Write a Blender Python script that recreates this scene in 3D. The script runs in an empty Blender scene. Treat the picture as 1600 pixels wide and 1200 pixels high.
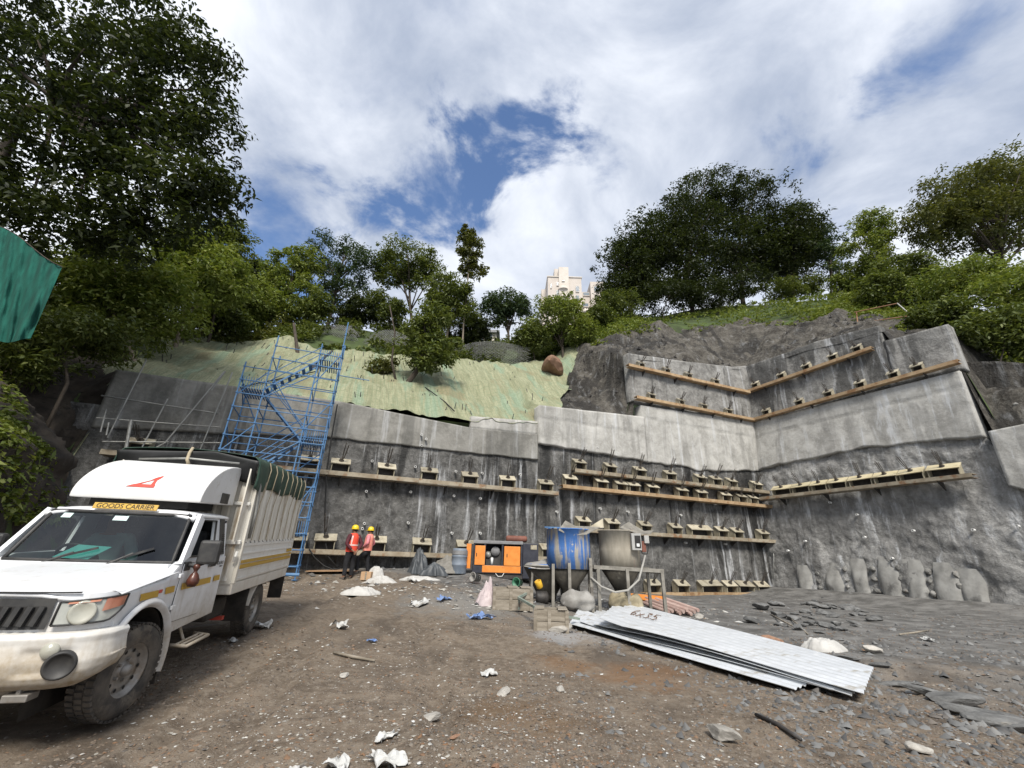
import bpy, bmesh, math, random
import numpy as np
from mathutils import Vector, Matrix

random.seed(7)
rng = np.random.default_rng(7)
SC = bpy.context.scene
COL = SC.collection

# ------------------------------------------------------------------ camera
F_PX, TH, RO = 650.0, math.atan(271 / 650.0), math.radians(1.8)
CAM = np.array([0, 0, 1.45])
FW = np.array([0, math.cos(TH), math.sin(TH)])
_u0 = np.array([0, -math.sin(TH), math.cos(TH)])
RT = np.array([1.0, 0, 0]) * math.cos(RO) + _u0 * math.sin(RO)
UP = _u0 * math.cos(RO) - np.array([1.0, 0, 0]) * math.sin(RO)
cd = bpy.data.cameras.new('camera')
cd.sensor_width = 36.0
cd.lens = 36.0 * F_PX / 1600.0
cd.clip_start, cd.clip_end = 0.05, 2000
cam = bpy.data.objects.new('camera', cd)
COL.objects.link(cam)
cam.matrix_world = Matrix(((RT[0], UP[0], -FW[0], CAM[0]), (RT[1], UP[1], -FW[1], CAM[1]),
                           (RT[2], UP[2], -FW[2], CAM[2]), (0, 0, 0, 1)))
SC.camera = cam

# ------------------------------------------------------------------ sun, sky, exposure
SUN_EL, SUN_AZ = math.radians(45), math.radians(176)      # azimuth measured clockwise from +Y
SUN_DIR = Vector((math.sin(SUN_AZ) * math.cos(SUN_EL), math.cos(SUN_AZ) * math.cos(SUN_EL), math.sin(SUN_EL)))
sl = bpy.data.lights.new('sun', 'SUN')
sl.energy, sl.angle, sl.color = 3.0, math.radians(18), (1.0, 0.95, 0.87)
so = bpy.data.objects.new('sun', sl)
COL.objects.link(so)
so.location = (0, 0, 40)
so.rotation_euler = (-SUN_DIR).to_track_quat('-Z', 'Y').to_euler()
SC.view_settings.view_transform = 'Standard'
SC.view_settings.look = 'None'
SC.view_settings.exposure = 0.74
SC.view_settings.gamma = 1.0
SC.view_settings.use_curve_mapping = False

class NG:
    """small helper to write node graphs"""
    def __init__(s, tree):
        s.t = tree
        tree.nodes.clear()
    def n(s, kind, **kw):
        nd = s.t.nodes.new(kind)
        for k, v in kw.items():
            if k == 'ins':
                for a, b in v.items():
                    s.set(nd, a, b)
            else:
                setattr(nd, k, v)
        return nd
    def set(s, nd, a, b):
        sock = nd.inputs[a]
        if isinstance(b, bpy.types.NodeSocket):
            s.t.links.new(b, sock)
        else:
            sock.default_value = b
    def math(s, op, a, b=0.0, c=0.0, clamp=False):
        nd = s.n('ShaderNodeMath', operation=op, use_clamp=clamp)
        s.set(nd, 0, a); s.set(nd, 1, b)
        if op in ('MULTIPLY_ADD', 'SMOOTH_MIN', 'SMOOTH_MAX', 'WRAP'):
            s.set(nd, 2, c)
        return nd.outputs[0]
    def mix(s, f, a, b, blend='MIX'):
        nd = s.n('ShaderNodeMix', data_type='RGBA', blend_type=blend)
        s.set(nd, 0, f); s.set(nd, 6, a); s.set(nd, 7, b)
        return nd.outputs[2]
    def ramp(s, f, lo, hi):
        nd = s.n('ShaderNodeMapRange', interpolation_type='SMOOTHSTEP')
        s.set(nd, 0, f); s.set(nd, 1, lo); s.set(nd, 2, hi)
        return nd.outputs[0]
    def noise(s, vec, scale, detail=5.0, rough=0.55, dist=0.0):
        nd = s.n('ShaderNodeTexNoise')
        s.set(nd, 'Vector', vec); s.set(nd, 'Scale', scale); s.set(nd, 'Detail', detail)
        s.set(nd, 'Roughness', rough); s.set(nd, 'Distortion', dist)
        return nd.outputs['Fac']
    def scale(s, vec, xyz):
        nd = s.n('ShaderNodeMapping')
        s.set(nd, 'Vector', vec); nd.inputs['Scale'].default_value = xyz
        return nd.outputs[0]

def rgba(c):
    return (c[0], c[1], c[2], 1.0)

def ray(px, py):
    return FW + RT * ((px - 800) / F_PX) + UP * ((600 - py) / F_PX)

world = bpy.data.worlds.new('World')
SC.world = world
world.use_nodes = True
g = NG(world.node_tree)
tc = g.n('ShaderNodeTexCoord').outputs['Generated']
sky = g.n('ShaderNodeTexSky', sky_type='NISHITA', sun_disc=False)
sky.sun_elevation, sky.sun_rotation = SUN_EL, SUN_AZ
sky.air_density, sky.dust_density, sky.ozone_density = 1.0, 0.3, 2.5
sep = g.n('ShaderNodeSeparateXYZ', ins={0: tc})
den = g.math('ADD', g.math('MAXIMUM', sep.outputs[2], 0.0), 0.22)
flat = g.n('ShaderNodeCombineXYZ', ins={0: g.math('DIVIDE', sep.outputs[0], den), 1: g.math('DIVIDE', sep.outputs[1], den), 2: 0.0}).outputs[0]
n1 = g.noise(flat, 1.35, 8, 0.56, 0.35)
n2 = g.noise(flat, 4.2, 7, 0.6, 0.3)
n3 = g.noise(g.scale(flat, (1, 1, 1)), 0.85, 4, 0.5, 0.2)
dens = g.math('ADD', g.math('MULTIPLY', n1, 0.9), g.math('MULTIPLY', n2, 0.28))
for (px, py, rad, amt) in ((700, 300, 0.2, 0.28), (790, 225, 0.17, 0.25), (590, 350, 0.15, 0.2), (450, 400, 0.26, 0.28), (860, 225, 0.12, 0.14), (1540, 50, 0.2, 0.06), (1400, 140, 0.12, 0.09), (1300, 190, 0.1, 0.08), (1260, 290, 0.2, 0.07), (930, 240, 0.1, 0.1)):
    d = Vector(ray(px, py)).normalized()
    dist = g.n('ShaderNodeVectorMath', operation='DISTANCE')
    g.set(dist, 0, tc); dist.inputs[1].default_value = d
    dd = g.math('ADD', dist.outputs['Value'], g.math('MULTIPLY', g.math('SUBTRACT', n2, 0.5), 0.42))
    dens = g.math('SUBTRACT', dens, g.math('MULTIPLY', g.math('SUBTRACT', 1.0, g.ramp(dd, 0.0, rad)), amt))
cover = g.ramp(dens, 0.27, 0.55)
shade = g.math('ADD', g.math('MULTIPLY', g.noise(flat, 2.1, 7, 0.58, 0.4), 0.75), g.math('MULTIPLY', n3, 0.5))
lum = g.ramp(shade, 0.44, 0.80)
cc = g.mix(lum, (3.0, 3.5, 4.5, 1), (8.3, 8.55, 9.0, 1))
blue = g.mix(1.0, sky.outputs[0], (1.25, 1.3, 1.4, 1), 'MULTIPLY')
skyc = g.mix(g.math('MULTIPLY', cover, 0.94), blue, cc)
bg = g.n('ShaderNodeBackground', ins={'Color': skyc, 'Strength': 0.085})
wo = g.n('ShaderNodeOutputWorld', ins={'Surface': bg.outputs[0]})

# ------------------------------------------------------------------ numeric helpers
def at_y(px, py, Y):
    d = ray(px, py); return CAM + d * (Y / d[1])
def at_z(px, py, z):
    d = ray(px, py); return CAM + d * ((z - CAM[2]) / d[2])
def on_plane(px, py, p, n):
    d = ray(px, py); return CAM + d * (np.dot(p - CAM, n) / np.dot(d, n))
def unit(v):
    v = np.asarray(v, float); return v / np.linalg.norm(v)
def sstep(a, b, x):
    t = np.clip((np.asarray(x, float) - a) / (b - a), 0, 1); return t * t * (3 - 2 * t)

def vnoise(P):
    P = np.asarray(P, float)
    i = np.floor(P).astype(np.int64); f = P - i
    u = f * f * (3 - 2 * f)
    def h(a, b, c):
        k = (a * 374761393 + b * 668265263 + c * 1274126177) & 0x7fffffff
        k = ((k ^ (k >> 13)) * 1103515245) & 0x7fffffff
        return ((k ^ (k >> 16)) & 0xffff) / 65535.0
    r = 0
    for dx in (0, 1):
        wx = u[..., 0] if dx else 1 - u[..., 0]
        for dy in (0, 1):
            wy = u[..., 1] if dy else 1 - u[..., 1]
            for dz in (0, 1):
                wz = u[..., 2] if dz else 1 - u[..., 2]
                r = r + wx * wy * wz * h(i[..., 0] + dx, i[..., 1] + dy, i[..., 2] + dz)
    return r
def fbm(P, scale=1.0, octv=4, rough=0.5):
    P = np.asarray(P, float) * scale
    a, s, t = 1.0, 0, 0
    for k in range(octv):
        s = s + a * (vnoise(P + 17.3 * k) - 0.5); t += a
        P = P * 2.03; a *= rough
    return s / t * 2          # about -1..1

# ------------------------------------------------------------------ mesh helpers
ORG = {}
def org(o):
    while o is not None:
        if o in ORG: return ORG[o]
        o = o.parent
    return np.zeros(3)
def tag(o, label=None, cat=None, group=None, kind=None):
    if label: o['label'] = label
    if cat: o['category'] = cat
    if group: o['group'] = group
    if kind: o['kind'] = kind
    return o
def empty(name, loc, label=None, cat=None, group=None, rz=0.0, kind=None, local=False):
    o = bpy.data.objects.new(name, None)
    COL.objects.link(o)
    o.empty_display_size = 0.2
    o.location = loc; o.rotation_euler = (0, 0, rz)
    ORG[o] = np.zeros(3) if local else np.array(loc, float)
    return tag(o, label, cat, group, kind)
def link(name, me, mat, parent=None, smooth=False, loc=None):
    o = bpy.data.objects.new(name, me)
    COL.objects.link(o)
    if mat is not None and not me.materials: me.materials.append(mat)
    if parent is not None: o.parent = parent
    if loc is not None: o.location = loc
    if smooth:
        me.polygons.foreach_set('use_smooth', np.ones(len(me.polygons), bool))
    return o
def np_mesh(name, V, Fq):
    V = np.ascontiguousarray(V, np.float32); Fq = np.ascontiguousarray(Fq, np.int32)
    me = bpy.data.meshes.new(name)
    k = Fq.shape[1]
    me.vertices.add(len(V)); me.vertices.foreach_set('co', V.ravel())
    me.loops.add(Fq.size); me.loops.foreach_set('vertex_index', Fq.ravel())
    me.polygons.add(len(Fq)); me.polygons.foreach_set('loop_start', np.arange(0, Fq.size, k, dtype=np.int32))
    try: me.polygons.foreach_set('loop_total', np.full(len(Fq), k, np.int32))
    except Exception: pass
    me.update(calc_edges=True)
    return me
def grid_faces(nu, nv, closed_u=False, off=0):
    iu = np.arange(nu if closed_u else nu - 1); iv = np.arange(nv - 1)
    a, b = np.meshgrid(iu, iv, indexing='ij')
    a2 = (a + 1) % nu
    return (np.stack([a * nv + b, a2 * nv + b, a2 * nv + b + 1, a * nv + b + 1], -1).reshape(-1, 4) + off)
def np_obj(name, V, Fq, mat, parent=None, smooth=True, world=True, base=None):
    """mesh object from arrays in world coordinates; its origin is set to its own base"""
    V = np.asarray(V, float).reshape(-1, 3)
    if parent is not None:
        V = V - org(parent) if world else V
        return link(name, np_mesh(name, V, Fq), mat, parent, smooth)
    if base is None:
        base = np.array([V[:, 0].mean(), V[:, 1].mean(), V[:, 2].min()])
    o = link(name, np_mesh(name, V - base, Fq), mat, None, smooth, base)
    ORG[o] = base
    return o

class MB:
    def __init__(s):
        s.v, s.f = [], []
    def add(s, vs, fs):
        k = len(s.v)
        s.v += [tuple(map(float, p)) for p in vs]
        s.f += [tuple(i + k for i in f) for f in fs]
        return s
    def box(s, c, size, R=None):
        c = np.array(c, float); h = np.array(size, float) / 2
        R = np.eye(3) if R is None else np.array(R)
        P = [c + R @ (np.array([x, y, z]) * h) for x in (-1, 1) for y in (-1, 1) for z in (-1, 1)]
        return s.add(P, [(0, 1, 3, 2), (4, 6, 7, 5), (0, 4, 5, 1), (2, 3, 7, 6), (0, 2, 6, 4), (1, 5, 7, 3)])
    def bar(s, a, b, w, h, up=(0, 0, 1)):
        """rectangular bar from a to b; w across, h along up"""
        a, b = np.array(a, float), np.array(b, float)
        d = unit(b - a); upv = np.array(up, float)
        if abs(d @ upv) > 0.95: upv = np.array([1.0, 0, 0])
        x = unit(np.cross(d, upv)); y = np.cross(x, d)
        P = []
        for e in (a, b):
            for i, j in ((-1, -1), (1, -1), (1, 1), (-1, 1)):
                P.append(e + x * w / 2 * i + y * h / 2 * j)
        return s.add(P, [(3, 2, 1, 0), (4, 5, 6, 7), (0, 1, 5, 4), (1, 2, 6, 5), (2, 3, 7, 6), (3, 0, 4, 7)])
    def tube(s, pts, r, n=8, cap=True):
        pts = [np.array(p, float) for p in pts]
        rs = [r] * len(pts) if np.isscalar(r) else list(r)
        rings = []
        x = None
        for i, p in enumerate(pts):
            d = unit(pts[min(i + 1, len(pts) - 1)] - pts[max(i - 1, 0)])
            if x is None:
                x = np.cross(d, (0, 0, 1.0))
                if np.linalg.norm(x) < 0.1: x = np.cross(d, (0, 1.0, 0))
            else:
                x = x - d * (x @ d)
            x = unit(x); y = np.cross(d, x)
            rings.append([p + rs[i] * (math.cos(2 * math.pi * k / n) * x + math.sin(2 * math.pi * k / n) * y) for k in range(n)])
        V = [q for rg in rings for q in rg]
        Fs = []
        for i in range(len(pts) - 1):
            for k in range(n):
                Fs.append((i * n + k, i * n + (k + 1) % n, (i + 1) * n + (k + 1) % n, (i + 1) * n + k))
        if cap:
            Fs.append(tuple(range(n - 1, -1, -1))); m = (len(pts) - 1) * n
            Fs.append(tuple(range(m, m + n)))
        return s.add(V, Fs)
    def prism(s, poly, a, b):
        """poly: 3-D points of one side, moved by vector from a to b"""
        n = len(poly); poly = [np.array(p, float) for p in poly]
        a, b = np.array(a, float), np.array(b, float)
        V = [p + a for p in poly] + [p + b for p in poly]
        Fs = [tuple(range(n - 1, -1, -1)), tuple(range(n, 2 * n))]
        Fs += [(i, (i + 1) % n, n + (i + 1) % n, n + i) for i in range(n)]
        return s.add(V, Fs)
    def lathe(s, prof, c=(0, 0, 0), axis=(0, 0, 1), n=20, cap=True):
        """prof: (radius, height) pairs"""
        c = np.array(c, float); ax = unit(axis)
        x = np.cross(ax, (0, 0, 1.0))
        if np.linalg.norm(x) < 0.1: x = np.cross(ax, (0, 1.0, 0))
        x = unit(x); y = np.cross(ax, x)
        V = []
        for r, h in prof:
            for k in range(n):
                t = 2 * math.pi * k / n
                V.append(c + ax * h + r * (math.cos(t) * x + math.sin(t) * y))
        Fs = []
        for i in range(len(prof) - 1):
            for k in range(n):
                Fs.append((i * n + k, i * n + (k + 1) % n, (i + 1) * n + (k + 1) % n, (i + 1) * n + k))
        if cap:
            Fs.append(tuple(range(n - 1, -1, -1))); m = (len(prof) - 1) * n
            Fs.append(tuple(range(m, m + n)))
        return s.add(V, Fs)
    def grid(s, fn, nu, nv):
        V = [fn(i / (nu - 1), j / (nv - 1)) for i in range(nu) for j in range(nv)]
        return s.add(V, [tuple(q) for q in grid_faces(nu, nv).tolist()])
    def mesh(s, name, off=None, fixn=True):
        me = bpy.data.meshes.new(name)
        V = np.array(s.v, float)
        if off is not None: V = V - off
        me.from_pydata(V.tolist(), [], s.f)
        if fixn:
            bm = bmesh.new(); bm.from_mesh(me)
            bmesh.ops.recalc_face_normals(bm, faces=bm.faces)
            bm.to_mesh(me); bm.free()
        me.update()
        return me
    def build(s, name, mat, parent=None, smooth=False, bevel=0.0, base=None, solid=0.0, sub=0):
        if parent is not None:
            o = link(name, s.mesh(name, org(parent)), mat, parent, smooth)
        else:
            V = np.array(s.v)
            if base is None:
                base = np.array([V[:, 0].mean(), V[:, 1].mean(), V[:, 2].min()])
            o = link(name, s.mesh(name, base), mat, None, smooth, base)
            ORG[o] = np.array(base, float)
        if solid:
            m = o.modifiers.new('solid', 'SOLIDIFY'); m.thickness = solid; m.offset = -1
        if bevel:
            m = o.modifiers.new('bevel', 'BEVEL'); m.width = bevel; m.segments = 2; m.limit_method = 'ANGLE'
        if sub:
            m = o.modifiers.new('sub', 'SUBSURF'); m.levels = m.render_levels = sub
        return o

def copy_tree(o, parent=None):
    c = o.copy(); COL.objects.link(c)
    if o in ORG: ORG[c] = ORG[o]
    if parent is not None: c.parent = parent
    for ch in list(o.children): copy_tree(ch, c)
    return c

_rock_cache = {}
def rock_mesh(k, flat=0.6):
    key = (k, flat)
    if key not in _rock_cache:
        bm = bmesh.new()
        bmesh.ops.create_icosphere(bm, subdivisions=3, radius=0.5)
        r = np.random.default_rng(k)
        pl = [(unit(r.normal(size=3)), r.uniform(0.26, 0.42)) for _ in range(9)]
        for v in bm.verts:
            p = np.array(v.co)
            for n, d in pl:
                e = p @ n - d
                if e > 0: p = p - n * e
            p = p * (1 + 0.10 * float(fbm(p + k * 7.0, 3.0, 3)) + 0.015 * r.normal()) * np.array([1.15, 0.9, flat])
            v.co = p
        me = bpy.data.meshes.new('rock'); bm.to_mesh(me); bm.free()
        _rock_cache[key] = me
    return _rock_cache[key]
def text_mesh(txt, size, extr=0.001):
    cu = bpy.data.curves.new('lettering', 'FONT')
    cu.body, cu.size, cu.extrude, cu.align_x, cu.align_y = txt, size, extr, 'CENTER', 'CENTER'
    o = bpy.data.objects.new('lettering', cu); COL.objects.link(o)
    me = bpy.data.meshes.new_from_object(o.evaluated_get(bpy.context.evaluated_depsgraph_get()))
    bpy.data.objects.remove(o)
    return me

# ------------------------------------------------------------------ materials
def mat(name, c1, c2=None, scale=4.0, rough=0.8, metal=0.0, bump=0.0, bscale=25.0, c3=None, s3=1.5, lo3=0.55, hi3=0.7,
        stretch=(1, 1, 1), lo=0.3, hi=0.7, c4=None, s4=12.0, lo4=0.62, hi4=0.72, st4=(1, 1, 1), coat=0.0, rand=0.0, spec=0.4):
    m = bpy.data.materials.new(name); m.use_nodes = True
    g = NG(m.node_tree)
    tc = g.n('ShaderNodeTexCoord').outputs['Object']
    oi = g.n('ShaderNodeObjectInfo')
    off = g.n('ShaderNodeVectorMath', operation='ADD'); g.set(off, 0, tc)
    cmb = g.n('ShaderNodeCombineXYZ', ins={0: g.math('MULTIPLY', oi.outputs['Random'], 37.0), 1: g.math('MULTIPLY', oi.outputs['Random'], 11.0), 2: 0.0})
    g.set(off, 1, cmb.outputs[0])
    vec = off.outputs[0]
    col = rgba(c1)
    if c2 is not None:
        nf = g.noise(g.scale(vec, stretch), scale, 6, 0.6)
        col = g.mix(g.ramp(nf, lo, hi), rgba(c1), rgba(c2))
    if c3 is not None:
        nf3 = g.noise(g.scale(vec, stretch), s3, 6, 0.62)
        col = g.mix(g.ramp(nf3, lo3, hi3), col, rgba(c3))
    if c4 is not None:
        nf4 = g.noise(g.scale(vec, st4), s4, 5, 0.6)
        col = g.mix(g.ramp(nf4, lo4, hi4), col, rgba(c4))
    if rand:
        k = g.math('ADD', 1.0 - rand / 2, g.math('MULTIPLY', oi.outputs['Random'], rand))
        kk = g.n('ShaderNodeCombineXYZ', ins={0: k, 1: k, 2: k})
        col = g.mix(1.0, col, kk.outputs[0], 'MULTIPLY')
    b = g.n('ShaderNodeBsdfPrincipled', ins={'Base Color': col, 'Roughness': rough, 'Metallic': metal})
    b.inputs['Specular IOR Level'].default_value = spec
    if coat: b.inputs['Coat Weight'].default_value = coat; b.inputs['Coat Roughness'].default_value = 0.15
    if bump:
        bn = g.n('ShaderNodeBump', ins={'Strength': min(1.0, bump), 'Distance': 0.02, 'Height': g.noise(vec, bscale, 6, 0.65)})
        g.set(b, 'Normal', bn.outputs[0])
    g.n('ShaderNodeOutputMaterial', ins={'Surface': b.outputs[0]})
    return m

def leaf_mat(name, a, b, c, trans=0.35):
    m = bpy.data.materials.new(name); m.use_nodes = True
    g = NG(m.node_tree)
    geo = g.n('ShaderNodeNewGeometry')
    rnd = geo.outputs['Random Per Island']
    nz = g.noise(geo.outputs['Position'], 0.45, 4, 0.6)
    col = g.mix(g.ramp(nz, 0.35, 0.65), rgba(a), rgba(b))
    col = g.mix(g.ramp(rnd, 0.55, 1.0), col, rgba(c))
    d = g.n('ShaderNodeBsdfPrincipled', ins={'Base Color': col, 'Roughness': 0.5})
    d.inputs['Specular IOR Level'].default_value = 0.28
    t = g.n('ShaderNodeBsdfTranslucent', ins={'Color': g.mix(1.0, col, (1.1, 1.1, 0.5, 1), 'MULTIPLY')})
    mx = g.n('ShaderNodeMixShader', ins={0: trans, 1: d.outputs[0], 2: t.outputs[0]})
    g.n('ShaderNodeOutputMaterial', ins={'Surface': mx.outputs[0]})
    return m

def glass_mat(name, tint, refl=0.5):
    m = bpy.data.materials.new(name); m.use_nodes = True
    g = NG(m.node_tree)
    fr = g.n('ShaderNodeFresnel', ins={'IOR': 1.45})
    tr = g.n('ShaderNodeBsdfTransparent', ins={'Color': rgba(tint)})
    gl = g.n('ShaderNodeBsdfGlossy', ins={'Color': (1, 1, 1, 1), 'Roughness': 0.03})
    mx = g.n('ShaderNodeMixShader', ins={0: g.math('ADD', g.math('MULTIPLY', fr.outputs[0], 1.2), 0.02, clamp=True), 1: tr.outputs[0], 2: gl.outputs[0]})
    g.n('ShaderNodeOutputMaterial', ins={'Surface': mx.outputs[0]})
    return m

def shot_mat(name, dark, mid, pale, streak=0.5, wet=0.6, drop=0.0, bump=0.07):
    """sprayed concrete: mottled, wet stains, pale lime runs; relief from noise"""
    m = bpy.data.materials.new(name); m.use_nodes = True
    g = NG(m.node_tree)
    tc = g.n('ShaderNodeTexCoord').outputs['Object']
    mot = g.noise(tc, 1.3, 9, 0.68, 0.3); fin = g.noise(tc, 7.0, 8, 0.7); big = g.noise(g.scale(tc, (1, 1, 0.4)), 0.33, 4, 0.55)
    col = g.mix(g.ramp(mot, 0.33, 0.67), rgba(dark), rgba(mid))
    col = g.mix(g.math('MULTIPLY', g.ramp(fin, 0.45, 0.75), 0.55), col, rgba(pale))
    w = g.noise(g.scale(tc, (1.1, 1.1, 0.16)), 1.0, 7, 0.6, 0.4)
    k1 = g.math('MULTIPLY', g.ramp(g.math('ADD', w, g.math('MULTIPLY', g.math('SUBTRACT', big, 0.5), 0.7)), 0.47, 0.60), wet)
    col = g.mix(k1, col, rgba([c * 0.35 for c in dark]))
    s1 = g.noise(g.scale(tc, (2.6, 2.6, 0.13)), 1.0, 6, 0.62, 0.5); s2 = g.noise(g.scale(tc, (6, 6, 0.5)), 1.0, 6, 0.65)
    k2 = g.math('MULTIPLY', g.math('MULTIPLY', g.ramp(s1, 0.52, 0.68), g.ramp(s2, 0.35, 0.65)), streak)
    col = g.mix(k2, col, (0.5, 0.51, 0.52, 1))
    b = g.n('ShaderNodeBsdfPrincipled', ins={'Base Color': col, 'Roughness': g.math('SUBTRACT', 0.92, g.math('MULTIPLY', k1, 0.35))})
    b.inputs['Specular IOR Level'].default_value = 0.35
    h = g.math('ADD', g.math('MULTIPLY', mot, 1.0), g.math('MULTIPLY', fin, 0.55))
    g.set(b, 'Normal', g.n('ShaderNodeBump', ins={'Strength': 1.0, 'Distance': bump, 'Height': h}).outputs[0])
    g.n('ShaderNodeOutputMaterial', ins={'Surface': b.outputs[0]})
    return m

M = {}
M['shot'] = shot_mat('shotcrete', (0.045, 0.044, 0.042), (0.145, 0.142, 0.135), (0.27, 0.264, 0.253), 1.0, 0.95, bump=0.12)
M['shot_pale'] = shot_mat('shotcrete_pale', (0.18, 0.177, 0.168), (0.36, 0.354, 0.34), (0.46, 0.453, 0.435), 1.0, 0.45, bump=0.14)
M['shot_upper'] = shot_mat('shotcrete_upper', (0.13, 0.126, 0.118), (0.27, 0.264, 0.248), (0.35, 0.343, 0.325), 0.7, 0.8, bump=0.1)
M['cast'] = shot_mat('cast_concrete', (0.28, 0.272, 0.25), (0.43, 0.42, 0.392), (0.5, 0.492, 0.47), 1.0, 0.35, bump=0.03)
M['cast_dark'] = shot_mat('weathered_concrete', (0.15, 0.145, 0.13), (0.25, 0.243, 0.222), (0.31, 0.3, 0.27), 0.5, 0.5, bump=0.025)
M['rockface'] = shot_mat('rock_face', (0.045, 0.039, 0.032), (0.135, 0.123, 0.104), (0.22, 0.21, 0.185), 0.3, 0.8, bump=0.35)
M['bank'] = mat('dark_bank', (0.022, 0.017, 0.013), (0.06, 0.048, 0.036), 1.4, 0.95, bump=1.0, bscale=7, c3=(0.11, 0.1, 0.085), s3=1.7, lo3=0.6, hi3=0.75, c4=(0.012, 0.011, 0.009), s4=4, lo4=0.55, hi4=0.7, st4=(1, 1, 3))
M['soil_green'] = mat('vegetated_soil', (0.03, 0.04, 0.015), (0.06, 0.09, 0.025), 0.8, 0.95, bump=1.0, bscale=4, c3=(0.07, 0.055, 0.035), s3=0.6, lo3=0.6, hi3=0.75)
M['waler'] = mat('waler_steel', (0.22, 0.18, 0.125), (0.33, 0.29, 0.22), 3, 0.75, bump=0.2, c3=(0.2, 0.11, 0.055), s3=2.5, lo3=0.52, hi3=0.68, c4=(0.14, 0.1, 0.07), s4=9, lo4=0.6, hi4=0.75, rand=0.25)
M['waler_rust'] = mat('waler_rusty_steel', (0.28, 0.18, 0.095), (0.38, 0.28, 0.17), 3, 0.75, bump=0.2, c3=(0.22, 0.12, 0.055), s3=2.5, lo3=0.52, hi3=0.68, rand=0.2)
M['plate'] = mat('pale_steel_plate', (0.27, 0.24, 0.175), (0.4, 0.365, 0.28), 3, 0.8, c3=(0.16, 0.12, 0.075), s3=4, lo3=0.54, hi3=0.72, rand=0.45)
M['plate_yel'] = mat('yellow_steel_plate', (0.42, 0.36, 0.22), (0.52, 0.46, 0.31), 3, 0.75, c3=(0.28, 0.22, 0.13), s3=4, lo3=0.58, hi3=0.75, rand=0.2)
M['plate_side'] = mat('stained_side_plate', (0.2, 0.18, 0.13), (0.33, 0.3, 0.22), 3, 0.8, rand=0.3)
M['dark_steel'] = mat('dark_steel', (0.035, 0.033, 0.032), (0.07, 0.064, 0.06), 6, 0.6, metal=0.3)
M['strand'] = mat('steel_strand', (0.06, 0.055, 0.05), (0.14, 0.12, 0.1), 9, 0.55, metal=0.4)
M['blue'] = mat('blue_scaffold_paint', (0.045, 0.125, 0.27), (0.085, 0.19, 0.34), 3, 0.6, c3=(0.16, 0.19, 0.23), s3=3, lo3=0.56, hi3=0.75)
M['galv'] = mat('galvanised_pipe', (0.2, 0.2, 0.19), (0.33, 0.33, 0.31), 5, 0.5, metal=0.4)
M['drain'] = mat('white_drain_pipe', (0.62, 0.62, 0.6), (0.74, 0.74, 0.72), 5, 0.6)
M['black'] = mat('black_rubber', (0.012, 0.012, 0.012), (0.025, 0.024, 0.023), 8, 0.7)
# ------------------------------------------------------------------ the pit in plan
AL = math.radians(68.5)
DL = np.array([math.sin(AL), math.cos(AL), 0]); NL = np.array([math.cos(AL), -math.sin(AL), 0])   # left wall: along, outward
P0 = np.array([-6.26, 17.5, 0.0])
AR = math.radians(25.5)
DR = np.array([math.sin(AR), -math.cos(AR), 0])
CB = np.array([14.9, 25.85, 0.0])                     # foot of the inner corner
CDIR = unit(np.array([1.48, 0.58, 13.09]))            # the corner leans back a little
NR = unit(np.cross(DR, CDIR))                         # right wall outward normal
UPR = unit(np.cross(NR, DR)); UPR = UPR if UPR[2] > 0 else -UPR

def left_pt(s, z, out=0.0):
    return P0 + DL * s + NL * out + np.array([0, 0, z])
def right_pt(a, z, out=0.0):
    return CB + DR * a + UPR * (z / UPR[2]) + NR * out
def left_s(px, py, out=0.0):
    P = on_plane(px, py, P0 + NL * out, NL); return (P - P0) @ DL, P[2]
def right_a(px, py, out=0.0):
    P = on_plane(px, py, CB + NR * out, NR); return (P - CB - UPR * (P[2] / UPR[2])) @ DR, P[2]

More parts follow.
